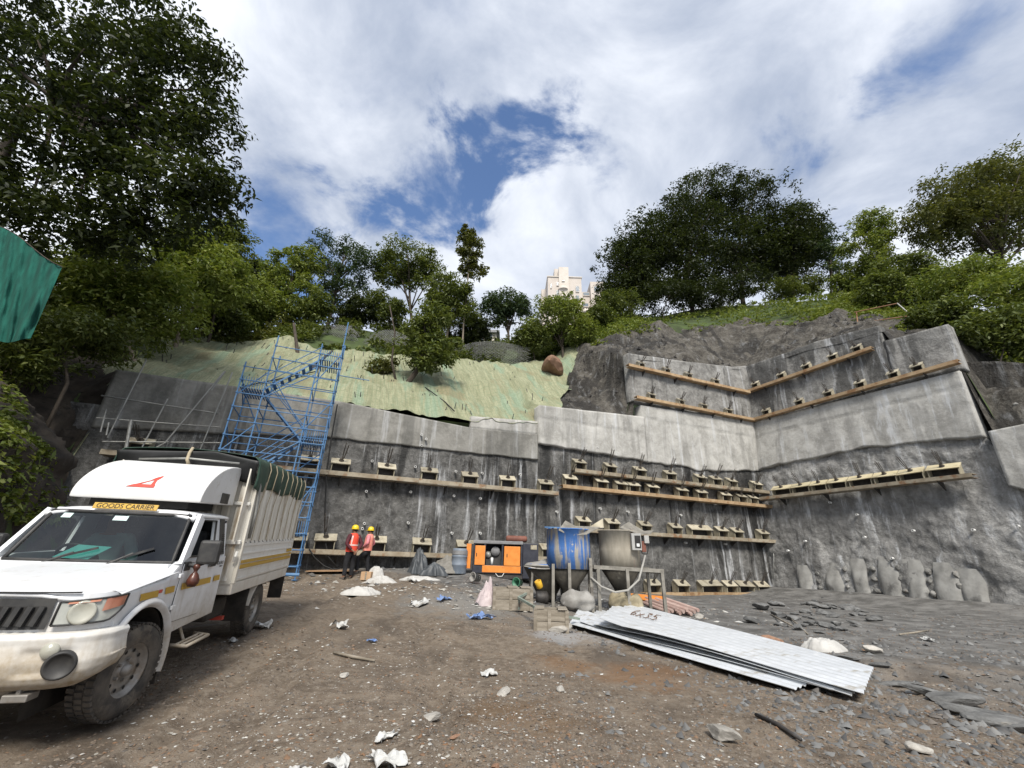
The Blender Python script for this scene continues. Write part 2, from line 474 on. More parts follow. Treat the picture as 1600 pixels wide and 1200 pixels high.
PLAN = np.array([(-5.8, -8), (-7.0, 4.5), (-11.2, 11.9), tuple((P0 + DL * -9.2)[:2]), tuple((P0 + DL * 8.2)[:2]), tuple((P0 + DL * 14.5)[:2]), (14.9, 25.85),
                 tuple((CB + DR * 10.5)[:2]), tuple((CB + DR * 16)[:2]), tuple((CB + DR * 30)[:2])])
SEG = np.diff(PLAN, axis=0); LEN = np.hypot(*SEG.T); SS = np.concatenate([[0], np.cumsum(LEN)])
S_LEFT = SS[3] + 9.2                                   # plan parameter = S_LEFT + s on the left wall
S_COR = SS[6]
DS0 = SS[3] - 24.52; DS = S_LEFT - 31.72   # the tables below were read with an earlier plan
PROF = np.array([  # S, z at t = 0, 0.9, 7, 14
    (0, 0, 2.8, 7.0, 12), (12.5, 0, 3.0, 7.5, 13), (20, .2, 3.4, 8.5, 13.5), (23.5, .5, 4.5, 9.5, 14), (25, 6.8, 7.4, 11.5, 15.5),
    (26.5, 7.2, 7.8, 12.9, 17.5), (28.5, 7.25, 7.9, 12.6, 18.6), (32.5, 7.3, 8.0, 12.87, 18.85), (36.5, 7.4, 8.1, 13.5, 18.9), (40, 7.7, 8.4, 14.0, 19.2),
    (40.3, 8.4, 9.0, 14.1, 19.3), (44.5, 8.7, 9.6, 14.83, 19.85), (46.0, 9.0, 10.4, 16.6, 20.4), (46.5, 12.9, 13.5, 16.9, 20.6), (50.5, 13.4, 14.0, 19.6, 23.5),
    (52.5, 13.7, 14.4, 21.2, 25.7), (54.5, 14.1, 14.9, 22.3, 28.3), (56.5, 13.9, 14.6, 19.9, 23.9), (58.5, 13.8, 14.3, 18.8, 21.8), (60.5, 13.4, 13.9, 17.1, 20.2),
    (62.4, 13.2, 13.5, 15.8, 18.8), (62.7, 12.2, 12.7, 15.6, 18.6), (64.6, 11.9, 12.2, 13.0, 16.1), (65.0, 6.8, 8.6, 12.0, 15.5), (68.6, 6.8, 8.0, 10.8, 14.0),
    (75, 6.5, 7.5, 9.5, 13), (90, 6, 7, 9, 12)])
PROF[:, 0] = np.where(PROF[:, 0] < 26, PROF[:, 0] + DS0, PROF[:, 0] + DS)
def plan_pt(S):
    S = np.asarray(S, float)
    return np.stack([np.interp(S, SS, PLAN[:, 0]), np.interp(S, SS, PLAN[:, 1])], -1)
_ks = np.linspace(-2.0, 2.0, 21)
_sf = np.arange(-3, SS[-1] + 3, 0.1)
_ix = np.clip(np.searchsorted(SS, _sf) - 1, 0, len(SEG) - 1)
_nf = np.stack([-SEG[_ix, 1] / LEN[_ix], SEG[_ix, 0] / LEN[_ix]], -1)
_ns = np.stack([np.convolve(np.pad(_nf[:, k], 20, mode='edge'), np.ones(41) / 41, 'valid') for k in (0, 1)], -1)
_ns /= np.linalg.norm(_ns, axis=1, keepdims=True)
def plan_n(S):
    n = np.stack([np.interp(S, _sf, _ns[:, 0]), np.interp(S, _sf, _ns[:, 1])], -1)
    return n / np.linalg.norm(n, axis=-1, keepdims=True)
def terrain(S, t):
    """point of the hill t metres behind the pit edge"""
    S = np.asarray(S, float); t = np.asarray(t, float)
    p = plan_pt(S) + plan_n(S) * t[..., None]
    zz = [np.interp(S, PROF[:, 0], PROF[:, k]) for k in (1, 2, 3, 4)]
    z = np.where(t < 0.9, zz[0] + (zz[1] - zz[0]) * t / 0.9,
        np.where(t < 7, zz[1] + (zz[2] - zz[1]) * (t - 0.9) / 6.1,
        np.where(t < 14, zz[2] + (zz[3] - zz[2]) * (t - 7) / 7, zz[3] + 0.6 * (1 - np.exp(-(t - 14) / 8)))))
    w = sstep(S_COR - 4, S_COR, S) * np.minimum(zz[0], 14) * 1.0          # the right wall leans back, so its hill starts further in
    p = p + w[..., None] * np.array([0.113, 0.044])
    return np.concatenate([p, z[..., None]], -1)
def cover(name, S0, S1, t0, t1, nS, nt, amp, scale, lift, material, octv=5, rough=0.55, extra=None, parent=None, tpow=1.0, kind=None, hold=0.0):
    q, t = np.meshgrid(np.linspace(0, 1, nS), t0 + (t1 - t0) * np.linspace(0, 1, nt) ** tpow, indexing='ij')
    Sa = S0(t) if callable(S0) else S0; Sb = S1(t) if callable(S1) else S1
    S = Sa + (Sb - Sa) * q
    P = terrain(S, t)
    dn = fbm(P, scale, octv, rough) * amp
    if hold: dn = dn * sstep(0.0, hold, t)
    n = plan_n(S)
    P[..., 2] += dn * 0.8 + lift
    P[..., :2] -= n * (dn * 0.6)[..., None]
    if extra is not None: P = extra(P, S, t)
    return np_obj(name, P.reshape(-1, 3), grid_faces(nS, nt), material, parent)

# ground of the yard
def gz(X, Y):
    X = np.asarray(X, float); Y = np.asarray(Y, float)
    A = 0.52 + 0.33 * np.exp(-((X + 0.3) / 3.0) ** 2)
    z = 0.15 * sstep(4.5, 8.5, Y) * (1 - sstep(-3.5, 0, X)) + A * sstep(6, 20, Y) * (1 - sstep(-2, 6, X))
    d = NL[0] * (X - P0[0]) + NL[1] * (Y - P0[1])               # distance out from the left wall
    z = z + 0.22 * (1 - sstep(0.5, 3.0, d)) * (1 - sstep(2, 9, X))
    ar = NR[0] * (X - CB[0]) + NR[1] * (Y - CB[1])
    z = z + 0.35 * (1 - sstep(0.2, 3.5, ar)) * sstep(8, 14, X)
    lx = (X - 4.6) * 0.86 + (Y - 8.2) * -0.5                    # low ledge of slate crossing the right foreground
    ly = (X - 4.6) * 0.5 + (Y - 8.2) * 0.86
    z = z + 0.13 * (sstep(-0.35, 0.1, ly) - 0.8 * sstep(0.6, 3.0, ly)) * sstep(-1.0, 1.5, lx)
    z = z - 0.10 * np.exp(-(((X + 0.75) / 0.28) ** 2 + ((Y - 5.55) / 0.3) ** 2))
    return z
def ground_z(x, y):
    return float(gz(x, y))

# hill body under every covering
Sg = np.concatenate([np.arange(0, 20, 1.2), np.arange(20, 90, 0.5)])
tg = np.concatenate([[0.25, 0.6], np.arange(1, 16, 0.8), np.arange(16, 70, 4)])
S_, t_ = np.meshgrid(Sg, tg, indexing='ij')
Ph = terrain(S_, t_)
Ph[..., 2] += fbm(Ph, 0.35, 4) * 0.35 - 0.22 - 0.85 * ((S_ > SS[3] + 0.5) & (t_ < 6.3) & (t_ > 0.5)) + np.where(t_ > 18, fbm(Ph, 0.08, 3) * 1.0, 0)
tag(np_obj('hillside', Ph.reshape(-1, 3), grid_faces(len(Sg), len(tg)), M['soil_green']), kind='structure')

# yard: fine near the camera
def ground_mat():
    m = bpy.data.materials.new('yard_mud'); m.use_nodes = True
    g = NG(m.node_tree)
    pos = g.n('ShaderNodeNewGeometry').outputs['Position']
    big = g.noise(pos, 0.32, 5, 0.6); mid = g.noise(pos, 1.6, 6, 0.65); fine = g.noise(pos, 9.0, 6, 0.7); grit = g.noise(pos, 55.0, 4, 0.6)
    col = g.mix(g.ramp(mid, 0.35, 0.68), (0.092, 0.07, 0.05, 1), (0.175, 0.137, 0.1, 1))
    col = g.mix(g.ramp(fine, 0.4, 0.75), col, (0.22, 0.183, 0.142, 1))
    col = g.mix(g.math('MULTIPLY', g.ramp(grit, 0.58, 0.7), 0.6), col, (0.28, 0.26, 0.23, 1))
    sep = g.n('ShaderNodeSeparateXYZ', ins={0: pos})
    wetn = g.noise(g.scale(pos, (1, 0.55, 1)), 0.75, 4, 0.55, 0.6)
    wet = g.ramp(wetn, 0.54, 0.66)
    col = g.mix(g.math('MULTIPLY', wet, 0.55), col, (0.06, 0.047, 0.036, 1))
    # grey shale mud further in and to the right
    k = g.math('ADD', g.math('MULTIPLY', sep.outputs[1], 0.11), g.math('MULTIPLY', sep.outputs[0], 0.10))
    k = g.math('ADD', k, g.math('MULTIPLY', g.math('SUBTRACT', big, 0.5), 2.0))
    grey = g.mix(g.ramp(mid, 0.35, 0.7), (0.08, 0.077, 0.072, 1), (0.185, 0.18, 0.17, 1))
    grey = g.mix(g.math('MULTIPLY', g.ramp(grit, 0.6, 0.72), 0.5), grey, (0.33, 0.33, 0.32, 1))
    col = g.mix(g.ramp(k, 1.1, 1.6), col, grey)
    def spot(x, y, r, c, amt, base):
        dv = g.n('ShaderNodeVectorMath', operation='DISTANCE'); g.set(dv, 0, pos); dv.inputs[1].default_value = (x, y, 0)
        w = g.math('ADD', dv.outputs['Value'], g.math('MULTIPLY', g.math('SUBTRACT', mid, 0.5), r * 2.2))
        return g.mix(g.math('MULTIPLY', g.math('SUBTRACT', 1.0, g.ramp(w, r * 0.3, r)), amt), base, rgba(c))
    col = spot(1.9, 6.9, 1.0, (0.19, 0.105, 0.05), 0.6, col)
    col = spot(0.9, 7.3, 0.6, (0.17, 0.095, 0.045), 0.6, col)
    col = spot(0.2, 5.0, 0.7, (0.13, 0.08, 0.04), 0.6, col)
    col = spot(1.2, 9.5, 1.1, (0.3, 0.3, 0.3), 0.7, col)
    col = spot(-3.4, 8.0, 1.2, (0.13, 0.105, 0.08), 0.5, col)
    col = spot(-1.0, 12.0, 2.2, (0.2, 0.2, 0.19), 0.6, col)
    rg = g.ramp(big, 0.3, 0.7)
    rough = g.math('SUBTRACT', 0.92, g.math('MULTIPLY', wet, 0.35))
    b = g.n('ShaderNodeBsdfPrincipled', ins={'Base Color': col, 'Roughness': rough})
    b.inputs['Specular IOR Level'].default_value = 0.35
    h = g.math('ADD', g.math('MULTIPLY', fine, 0.6), g.math('MULTIPLY', grit, 0.35))
    bn = g.n('ShaderNodeBump', ins={'Strength': 0.9, 'Distance': 0.035, 'Height': h})
    g.set(b, 'Normal', bn.outputs[0])
    g.n('ShaderNodeOutputMaterial', ins={'Surface': b.outputs[0]})
    return m
M['yard'] = ground_mat()
def yard_z(X, Y):
    P = np.stack([X, Y, np.zeros_like(X)], -1)
    d = np.hypot(X, Y)
    z = gz(X, Y) + fbm(P, 0.55, 5, 0.55) * 0.07 + fbm(P + 5, 2.6, 4, 0.6) * 0.03
    # tyre ruts beside the truck
    for c in (-2.35, -2.9, -0.6):
        q = X - c + 0.23 * (Y - 5)
        z = z - 0.04 * np.exp(-(q / 0.12) ** 2) + 0.028 * np.exp(-((np.abs(q) - 0.2) / 0.08) ** 2)
    return z
r_ = 1.2 * np.exp(np.linspace(0, math.log(62), 210))
a_ = np.linspace(math.radians(-80), math.radians(80), 330)
R_, A_ = np.meshgrid(r_, a_, indexing='ij')
X_, Y_ = R_ * np.sin(A_), R_ * np.cos(A_) - 1.0
Z_ = yard_z(X_, Y_)
gv = np.stack([X_, Y_, Z_], -1).reshape(-1, 3)
tag(np_obj('ground', gv, grid_faces(len(r_), len(a_)), M['yard'], base=np.zeros(3)), kind='structure')
def yz(x, y):
    return float(yard_z(np.array([float(x)]), np.array([float(y)]))[0])

# ------------------------------------------------------------------ rock bank behind the truck
def bank_extra(P, S, t):
    lay = fbm(np.stack([P[..., 0] * 0.5, P[..., 1] * 0.5, P[..., 2] * 2.6], -1), 1.0, 4)
    P[..., :2] -= plan_n(S) * (lay * 0.22)[..., None]
    return P
tag(cover('rock_bank', 3, 25.3 + DS0, 0, 4.2, 300, 90, 0.5, 1.1, 0.02, M['bank'], 6, 0.6, bank_extra), kind='structure')

# ------------------------------------------------------------------ erosion net on the left slope
def net_mat():
    m = bpy.data.materials.new('erosion_net_cloth'); m.use_nodes = True
    g = NG(m.node_tree)
    pos = g.n('ShaderNodeNewGeometry').outputs['Position']
    # stripes follow the slope: coordinate along the wall
    dt = g.n('ShaderNodeVectorMath', operation='DOT_PRODUCT'); g.set(dt, 0, pos); dt.inputs[1].default_value = tuple(DL)
    dn = g.n('ShaderNodeVectorMath', operation='DOT_PRODUCT'); g.set(dn, 0, pos); dn.inputs[1].default_value = tuple(NL)
    v = g.n('ShaderNodeCombineXYZ', ins={0: dt.outputs['Value'], 1: g.math('MULTIPLY', dn.outputs['Value'], 0.16), 2: 0.0}).outputs[0]
    big = g.noise(pos, 0.5, 5, 0.6)
    st = g.noise(v, 1.1, 5, 0.65, 0.6); st2 = g.noise(v, 4.5, 5, 0.7, 0.5); fin = g.noise(pos, 14, 5, 0.7)
    col = g.mix(g.ramp(st2, 0.3, 0.7), (0.2, 0.208, 0.12, 1), (0.335, 0.335, 0.215, 1))
    col = g.mix(g.math('MULTIPLY', g.ramp(st, 0.5, 0.62), 0.6), col, (0.2, 0.3, 0.215, 1))
    col = g.mix(g.math('MULTIPLY', g.ramp(big, 0.54, 0.68), 0.65), col, (0.22, 0.18, 0.1, 1))
    col = g.mix(g.math('MULTIPLY', g.ramp(fin, 0.5, 0.72), 0.6), col, (0.12, 0.13, 0.06, 1))
    l1 = g.math('PINGPONG', g.math('MULTIPLY', dt.outputs['Value'], 5.0), 0.5); l2 = g.math('PINGPONG', g.math('MULTIPLY', dn.outputs['Value'], 5.0), 0.5)
    ln_ = g.math('MAXIMUM', g.ramp(l1, 0.12, 0.03), g.ramp(l2, 0.12, 0.03))
    col = g.mix(g.math('MULTIPLY', ln_, 0.35), col, (0.1, 0.16, 0.08, 1))
    b = g.n('ShaderNodeBsdfPrincipled', ins={'Base Color': col, 'Roughness': 0.85})
    h = g.math('ADD', g.math('MULTIPLY', st2, 0.7), g.math('MULTIPLY', fin, 0.5))
    g.set(b, 'Normal', g.n('ShaderNodeBump', ins={'Strength': 1.0, 'Distance': 0.12, 'Height': h}).outputs[0])
    g.n('ShaderNodeOutputMaterial', ins={'Surface': b.outputs[0]})
    return m
M['net'] = net_mat()
def net_extra(P, S, t):
    u = S * 3.0 + fbm(P, 0.6, 3) * 5
    P[..., 2] += 0.05 * np.sin(u) + 0.03 * np.sin(2.7 * u + 1) + 0.16 * np.abs(fbm(np.stack([S * 1.0, t * 0.35, S * 0 + 4], -1), 1.3, 4)) + 0.10 * fbm(P, 1.6, 3)
    k = np.clip((S - SS[3] + 0.4) / 1.2, 0, 1)                      # droops over the left end of the wall
    P[..., 2] -= (1 - k) * 0.9
    return P
en = cover('erosion_net', SS[3] - 0.4, lambda t: 40.9 + DS + 0.85 * t + 0.25 * np.sin(2.3 * t), -0.05, 7.9, 240, 80, 0.45, 0.5, 0.12, M['net'], 5, 0.5, net_extra, hold=1.5)
tag(en, 'pale green erosion control netting pinned over the slope above the left wall', 'netting')
# the pins that hold it
pm = MB().tube([(0, 0, -0.1), (0, 0, 0.16)], 0.02, 5).mesh('net_pin')
for k in range(110):
    S, t = rng.uniform(SS[3] + 0.5, 41 + DS), rng.uniform(0.4, 7.3)
    p = terrain(np.array(S), np.array(t)) + [0, 0, 0.2]
    o = link('net_pin', pm, M['dark_steel'], en); o.location = p - org(en); o.rotation_euler = (rng.uniform(-.4, .6), rng.uniform(-.4, .4), 0); o.scale = (1, 1, rng.uniform(0.8, 1.6))
# green cord seams crossing it
def drape(pts, lift):
    out = []
    for S, t in pts:
        p = terrain(np.array(S), np.array(t)); out.append(p + [0, 0, lift])
    return out
for pts in ([(26.8 + DS, 0), (27.4 + DS, 1), (28.4 + DS, 2.2), (29 + DS, 3)], [(35.6 + DS, .3), (35.3 + DS, 1.2), (34.7 + DS, 2.2), (34.2 + DS, 3)]):
    MB().tube(drape(pts, 0.32), 0.03, 6).build('cord', M['black'], en, True)

# ------------------------------------------------------------------ shotcreted rock slope on the right
def rock_extra(P, S, t):
    rid = np.abs(fbm(P + 9, 0.9, 4)) * 0.5
    P[..., 2] += rid * np.clip((t - 0.3) / 1.5, 0, 1)
    k = np.clip((t - 5.5) / 1.8, 0, 1); P[..., 2] -= k * k * 0.5
    return P
rs = cover('rock_slope', lambda t: 40.6 + DS + 0.85 * t + 0.25 * np.sin(2.3 * t), 64.95 + DS, 0.0, 6.6, 260, 84, 0.85, 0.55, 0.02, M['rockface'], 6, 0.58, rock_extra, hold=1.8)
tag(rs, kind='structure')
rs2 = cover('rock_slope', 64.9 + DS, 82 + DS, 0.0, 7.0, 120, 60, 0.5, 0.55, 0.0, M['rockface'], 6, 0.58, rock_extra, hold=1.0)
tag(rs2, kind='structure')
bolt_plate = MB().box((0, 0, 0.02), (0.16, 0.16, 0.03)).tube([(0, 0, 0), (0, 0, 0.16)], 0.02, 5)
bpm = bolt_plate.mesh('rock_bolt')
dgm = {}
V = np.array([v.co for v in rs.data.vertices]).reshape(260, 84, 3)
for k in range(95):
    i, j = int(rng.integers(6, 250)), int(rng.integers(6, 72))
    n = np.cross(V[i + 4, j] - V[i - 4, j], V[i, j + 4] - V[i, j - 4]); n = unit(n); n = n if n[2] > 0 else -n
    o = link('rock_bolt', bpm, M['drain'] if k % 3 else M['dark_steel'], rs)
    if k % 3 == 0:
        o.data = dgm.setdefault('d', bpm.copy())
        if k == 0: o.data.materials.clear(); o.data.materials.append(M['dark_steel'])
    o.location = V[i, j] + n * 0.01
    o.rotation_mode = 'QUATERNION'; o.rotation_quaternion = Vector(n).to_track_quat('Z', 'Y')

# ------------------------------------------------------------------ walls
def wall_sheet(pt, us, zb, zt, res, amp, scale, material, name, parent, thick=0.45, batter=0.0, out0=0.0, ribs=None, octv=5, jag=0.0):
    """wall face as a relief grid with top, sides and back; pt(u, z, out)"""
    nu = max(3, int((us[1] - us[0]) / res)); U = np.linspace(us[0], us[1], nu)
    zb_ = np.interp(U, *zip(*zb)) if not np.isscalar(zb) else np.full(nu, zb)
    zt_ = np.interp(U, *zip(*zt)) if not np.isscalar(zt) else np.full(nu, zt)
    if jag:
        zb_ = zb_ + jag * fbm(np.stack([U, U * 0 + out0, U * 0], -1), 1.3, 4) 
    nv = max(3, int((zt_ - zb_).max() / res)); W = np.linspace(0, 1, nv)
    P = np.zeros((nu, nv, 3)); O = np.zeros((nu, nv))
    Z = zb_[:, None] + (zt_ - zb_)[:, None] * W[None]
    Uu = np.repeat(U[:, None], nv, 1)
    q = np.stack([Uu, Z, np.full_like(Z, out0 * 3)], -1)
    O = out0 + fbm(q, scale, octv + 1, 0.62) * amp
    if ribs is not None: O = O + ribs(Uu, Z)
    base = pt(0, 0, 0); du = pt(1, 0, 0) - base; dz = pt(0, 1, 0) - base; dn = pt(0, 0, 1) - base
    P = base + Uu[..., None] * du + Z[..., None] * dz + O[..., None] * dn
    V = P.reshape(-1, 3); Fq = grid_faces(nu, nv)
    # back rim
    loop = [(i, 0) for i in range(nu)] + [(nu - 1, j) for j in range(1, nv)] + [(i, nv - 1) for i in range(nu - 2, -1, -1)] + [(0, j) for j in range(nv - 2, 0, -1)]
    fi = np.array([i * nv + j for i, j in loop])
    Bk = np.array([base + Uu[i, j] * du + Z[i, j] * dz + (out0 - thick) * dn for i, j in loop])
    n0 = len(V); m = len(loop); ar = np.arange(m)
    rim = np.stack([fi, n0 + ar, n0 + (ar + 1) % m, fi[(ar + 1) % m]], -1)
    o = np_obj(name, np.concatenate([V, Bk]), np.concatenate([Fq, rim]), material, parent, True)
    return o

def joint(zj):
    def f(U, Z):
        w = 0.06 * fbm(np.stack([U, U * 0, U * 0], -1), 0.8, 3)
        return -0.03 * np.exp(-((Z - zj - w) / 0.06) ** 2) + 0.03 * (Z > zj + w)
    return f
def pile_ribs(u0, u1, step, zmax, h=0.07, w=0.22):
    def f(U, Z):
        ph = ((U - u0) / step) % 1.0
        d = np.minimum(ph, 1 - ph) * step
        return h * np.exp(-(d / w) ** 2) * (1 - sstep(zmax - 0.8, zmax + 0.4, Z)) * ((U > u0 - .3) & (U < u1))
    return f

wl = empty('retaining_wall', left_pt(0, 0.5), 'long dark grey shotcrete retaining wall behind the blue scaffold tower and workers', 'wall')
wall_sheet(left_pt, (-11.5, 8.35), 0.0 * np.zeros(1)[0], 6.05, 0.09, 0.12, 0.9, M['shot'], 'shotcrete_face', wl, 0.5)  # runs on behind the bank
wall_sheet(left_pt, (-9.0, 8.2), [(-9, 5.2), (-1.3, 5.85), (8.2, 5.95)], [(-9, 7.42), (-1.3, 7.45), (4.6, 7.1), (8.2, 7.25)], 0.1, 0.05, 0.7, M['cast_dark'], 'capping_band', wl, 0.55, out0=0.1, jag=0.05)
wall_sheet(left_pt, (4.65, 8.2), [(4.6, 7.08), (8.2, 7.2)], [(4.6, 7.7), (8.2, 7.95)], 0.14, 0.02, 0.7, M['cast'], 'parapet', wl, 0.3, out0=0.02)

wm = empty('retaining_wall', left_pt(16, 0), 'shotcrete retaining wall under a pale concrete band, behind the two mixers', 'wall')
def rib_mid(U, Z):
    return pile_ribs(9.0, 23.2, 1.02, 2.3, 0.1, 0.24)(U, Z) + 0.04 * pile_ribs(9.0, 23.2, 1.02, 5.5, 1.0, 0.2)(U, Z)
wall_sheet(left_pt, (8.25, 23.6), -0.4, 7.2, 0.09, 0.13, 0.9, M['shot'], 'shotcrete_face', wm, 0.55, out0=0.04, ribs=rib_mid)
wall_sheet(left_pt, (8.2, 14.9), [(8.2, 6.75), (14.9, 6.6)], [(8.2, 8.78), (14.9, 9.15)], 0.1, 0.06, 0.7, M['cast'], 'capping_band', wm, 0.6, out0=0.2, jag=0.12, ribs=joint(8.15))
wall_sheet(left_pt, (14.75, 24.0), [(14.7, 6.6), (19.3, 6.45), (24.0, 7.0)], [(14.7, 9.85), (24.0, 10.15)], 0.1, 0.06, 0.7, M['cast'], 'capping_band', wm, 0.6, out0=0.16, jag=0.15, ribs=joint(9.1))

wu = empty('upper_wall', left_pt(19, 10.2), 'grey shotcrete wall tier above the pale band, left of the inner corner', 'wall')
wall_sheet(left_pt, (14.3, 24.45), 10.1, [(14.3, 13.25), (18.8, 13.6), (23.1, 14.1), (24.5, 14.45)], 0.1, 0.13, 0.9, M['shot_upper'], 'shotcrete_face', wu, 0.5, out0=0.0)

wr = empty('retaining_wall', right_pt(5, 0), 'rough grey shotcrete wall on the right with exposed concrete strips along its foot', 'wall')
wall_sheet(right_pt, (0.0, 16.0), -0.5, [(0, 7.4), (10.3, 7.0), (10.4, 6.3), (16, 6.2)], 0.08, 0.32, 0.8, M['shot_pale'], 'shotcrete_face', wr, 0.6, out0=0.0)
wall_sheet(right_pt, (0.0, 10.35), [(0, 7.0), (5.7, 7.2), (10.35, 6.72)], [(0, 10.15), (10.35, 9.85)], 0.1, 0.06, 0.7, M['cast'], 'capping_band', wr, 0.6, out0=0.14, jag=0.15, ribs=joint(9.1))
wall_sheet(right_pt, (10.55, 16.0), [(10.55, 4.6), (11.4, 4.1), (16, 3.6)], [(10.55, 6.85), (16, 7.1)], 0.1, 0.06, 0.7, M['cast'], 'end_band', wr, 0.6, out0=0.3, jag=0.1)
wall_sheet(right_pt, (10.0, 13.5), 5.5, [(10, 10.8), (11.2, 10.4), (13.5, 9.2)], 0.16, 0.4, 0.9, M['rockface'], 'broken_rock_face', wr, 0.6, out0=-1.0)
wur = empty('upper_wall', right_pt(5, 10.3), 'grey shotcrete wall tier above the pale band, right of the inner corner', 'wall')
wall_sheet(right_pt, (-0.02, 7.98), 10.1, [(0, 14.4), (2.8, 14.25), (4.9, 14.2), (7.98, 13.65)], 0.1, 0.14, 0.9, M['shot_upper'], 'shotcrete_face', wur, 0.5)
wall_sheet(right_pt, (7.98, 10.5), [(7.9, 10.1), (10.5, 9.95)], [(7.98, 12.62), (10.5, 12.35)], 0.1, 0.14, 0.9, M['shot_upper'], 'shotcrete_face', wur, 0.52, out0=0.03)

# exposed strips and broken rock at the foot of the right wall
M['strip'] = mat('strip_concrete', (0.22, 0.215, 0.2), (0.33, 0.325, 0.305), 2.0, 0.85, bump=0.5, bscale=14, c3=(0.12, 0.117, 0.11), s3=1.5)
M['stone'] = mat('broken_stone', (0.11, 0.108, 0.1), (0.24, 0.235, 0.22), 3, 0.9, bump=0.6, bscale=12, c3=(0.12, 0.075, 0.05), s3=2.5, lo3=0.58, hi3=0.72, rand=0.5)
tops = [(1255, 888, 1.0), (1298, 884, 1.05), (1340, 878, .95), (1385, 875, 1.1), (1425, 880, 1.1), (1473, 885, 1.15), (1512, 895, 1.1)]
foots = [(1262, 916), (1310, 928), (1350, 934), (1400, 940), (1442, 944), (1492, 950), (1535, 958)]
for (tx, ty, w), (fx, fy) in zip(tops, foots):
    a0, z0 = right_a(tx, ty); a1, z1 = right_a(fx, fy)
    def f(u, v, a0=a0, z0=z0, a1=a1, w=w):
        k = u
        a = a0 + (a1 - a0) * k; z = z0 + 0.15 + (-0.35 - z0 - 0.15) * k
        ww = 0.37 * w * (0.7 + 0.3 * min(1, k * 4)) * (1 + 0.12 * math.sin(7 * k + 3 * a0))
        b = (v - 0.5) * 2
        o = 0.03 + 0.14 * (1 - abs(b) ** 4) * min(1, k * 2.2) + 0.025 * math.sin(9 * k + a) + 0.02 * math.sin(5 * b + 11 * k)
        return right_pt(a + b * ww, z, o)
    MB().grid(f, 12, 11).build('concrete_strip', M['strip'], wr, True)
sa = [(right_a(t[0], t[1]), right_a(f[0], f[1])) for t, f in zip(tops, foots)]
for (A0, A1), (B0, B1) in zip(sa[:-1], sa[1:]):       # broken rock showing in the gaps between the strips
    for k in range(4):
        u = (k + rng.uniform(0.3, 0.7)) / 4
        a = ((A0[0] + B0[0]) * (1 - u) + (A1[0] + B1[0]) * u) / 2; z = (A0[1] + B0[1]) / 2 * (1 - u) - 0.1
        o = link('wall_stone', rock_mesh(int(rng.integers(0, 6)), 0.6), M['stone'], wr)
        o.location = right_pt(a + rng.uniform(-.04, .04), z, 0.02) - org(wr); o.scale = np.array([0.26, 0.3, 0.5]) * rng.uniform(0.8, 1.2); o.rotation_euler = rng.uniform(-.4, .4, 3)
for k in range(12):                                    # broken rock where the band ends
    o = link('wall_stone', rock_mesh(int(rng.integers(0, 6)), 0.6), M['stone'], wr)
    z = rng.uniform(5.2, 8.3)
    o.location = right_pt(10.65 + rng.uniform(0, 0.9), z, -0.55 - 0.25 * rng.random() - 0.5 * max(0, z - 7) / 3) - org(wr); o.scale = np.array([1.0, 0.8, 0.9]) * rng.uniform(0.5, 1.1); o.rotation_euler = rng.uniform(-1, 1, 3)
# weep pipes
pipe = MB()
pipe.lathe([(0.05, -0.05), (0.05, 0.12), (0.036, 0.12), (0.036, 0.0)], n=12, cap=False)
pipem = pipe.mesh('drain_pipe')
def weep(pt, u, z, n, parent, out):
    o = link('drain_pipe', pipem, M['drain'], parent); o.location = pt(u, z, out) - org(parent)
    o.rotation_mode = 'QUATERNION'; o.rotation_quaternion = Vector(n + np.array([0, 0, -0.12])).to_track_quat('Z', 'Y')
for px, py in ((581, 721), (648, 730), (711, 737), (752, 740), (811, 742), (641, 769), (708, 775), (749, 779), (572, 768), (811, 779), (637, 817), (705, 833), (749, 833), (569, 818), (566, 826), (657, 681), (664, 688), (658, 697), (868, 800)):
    s, z = left_s(px, py); weep(left_pt, s, z, NL, wl, 0.08 if z < 6 else 0.2)
for px, py in ((905, 880), (935, 795), (978, 800), (1060, 805), (1068, 848), (1130, 850), (930, 700), (985, 745), (1052, 725), (1108, 745)):
    s, z = left_s(px, py); weep(left_pt, s, z, NL, wm, 0.12)
for px, py in ((1342, 805), (1430, 830), (1524, 829), (1397, 873), (1354, 840), (1234, 861), (1593, 823), (1300, 786), (1261, 846)):
    a, z = right_a(px, py); weep(right_pt, a, z, NR, wr, 0.12)
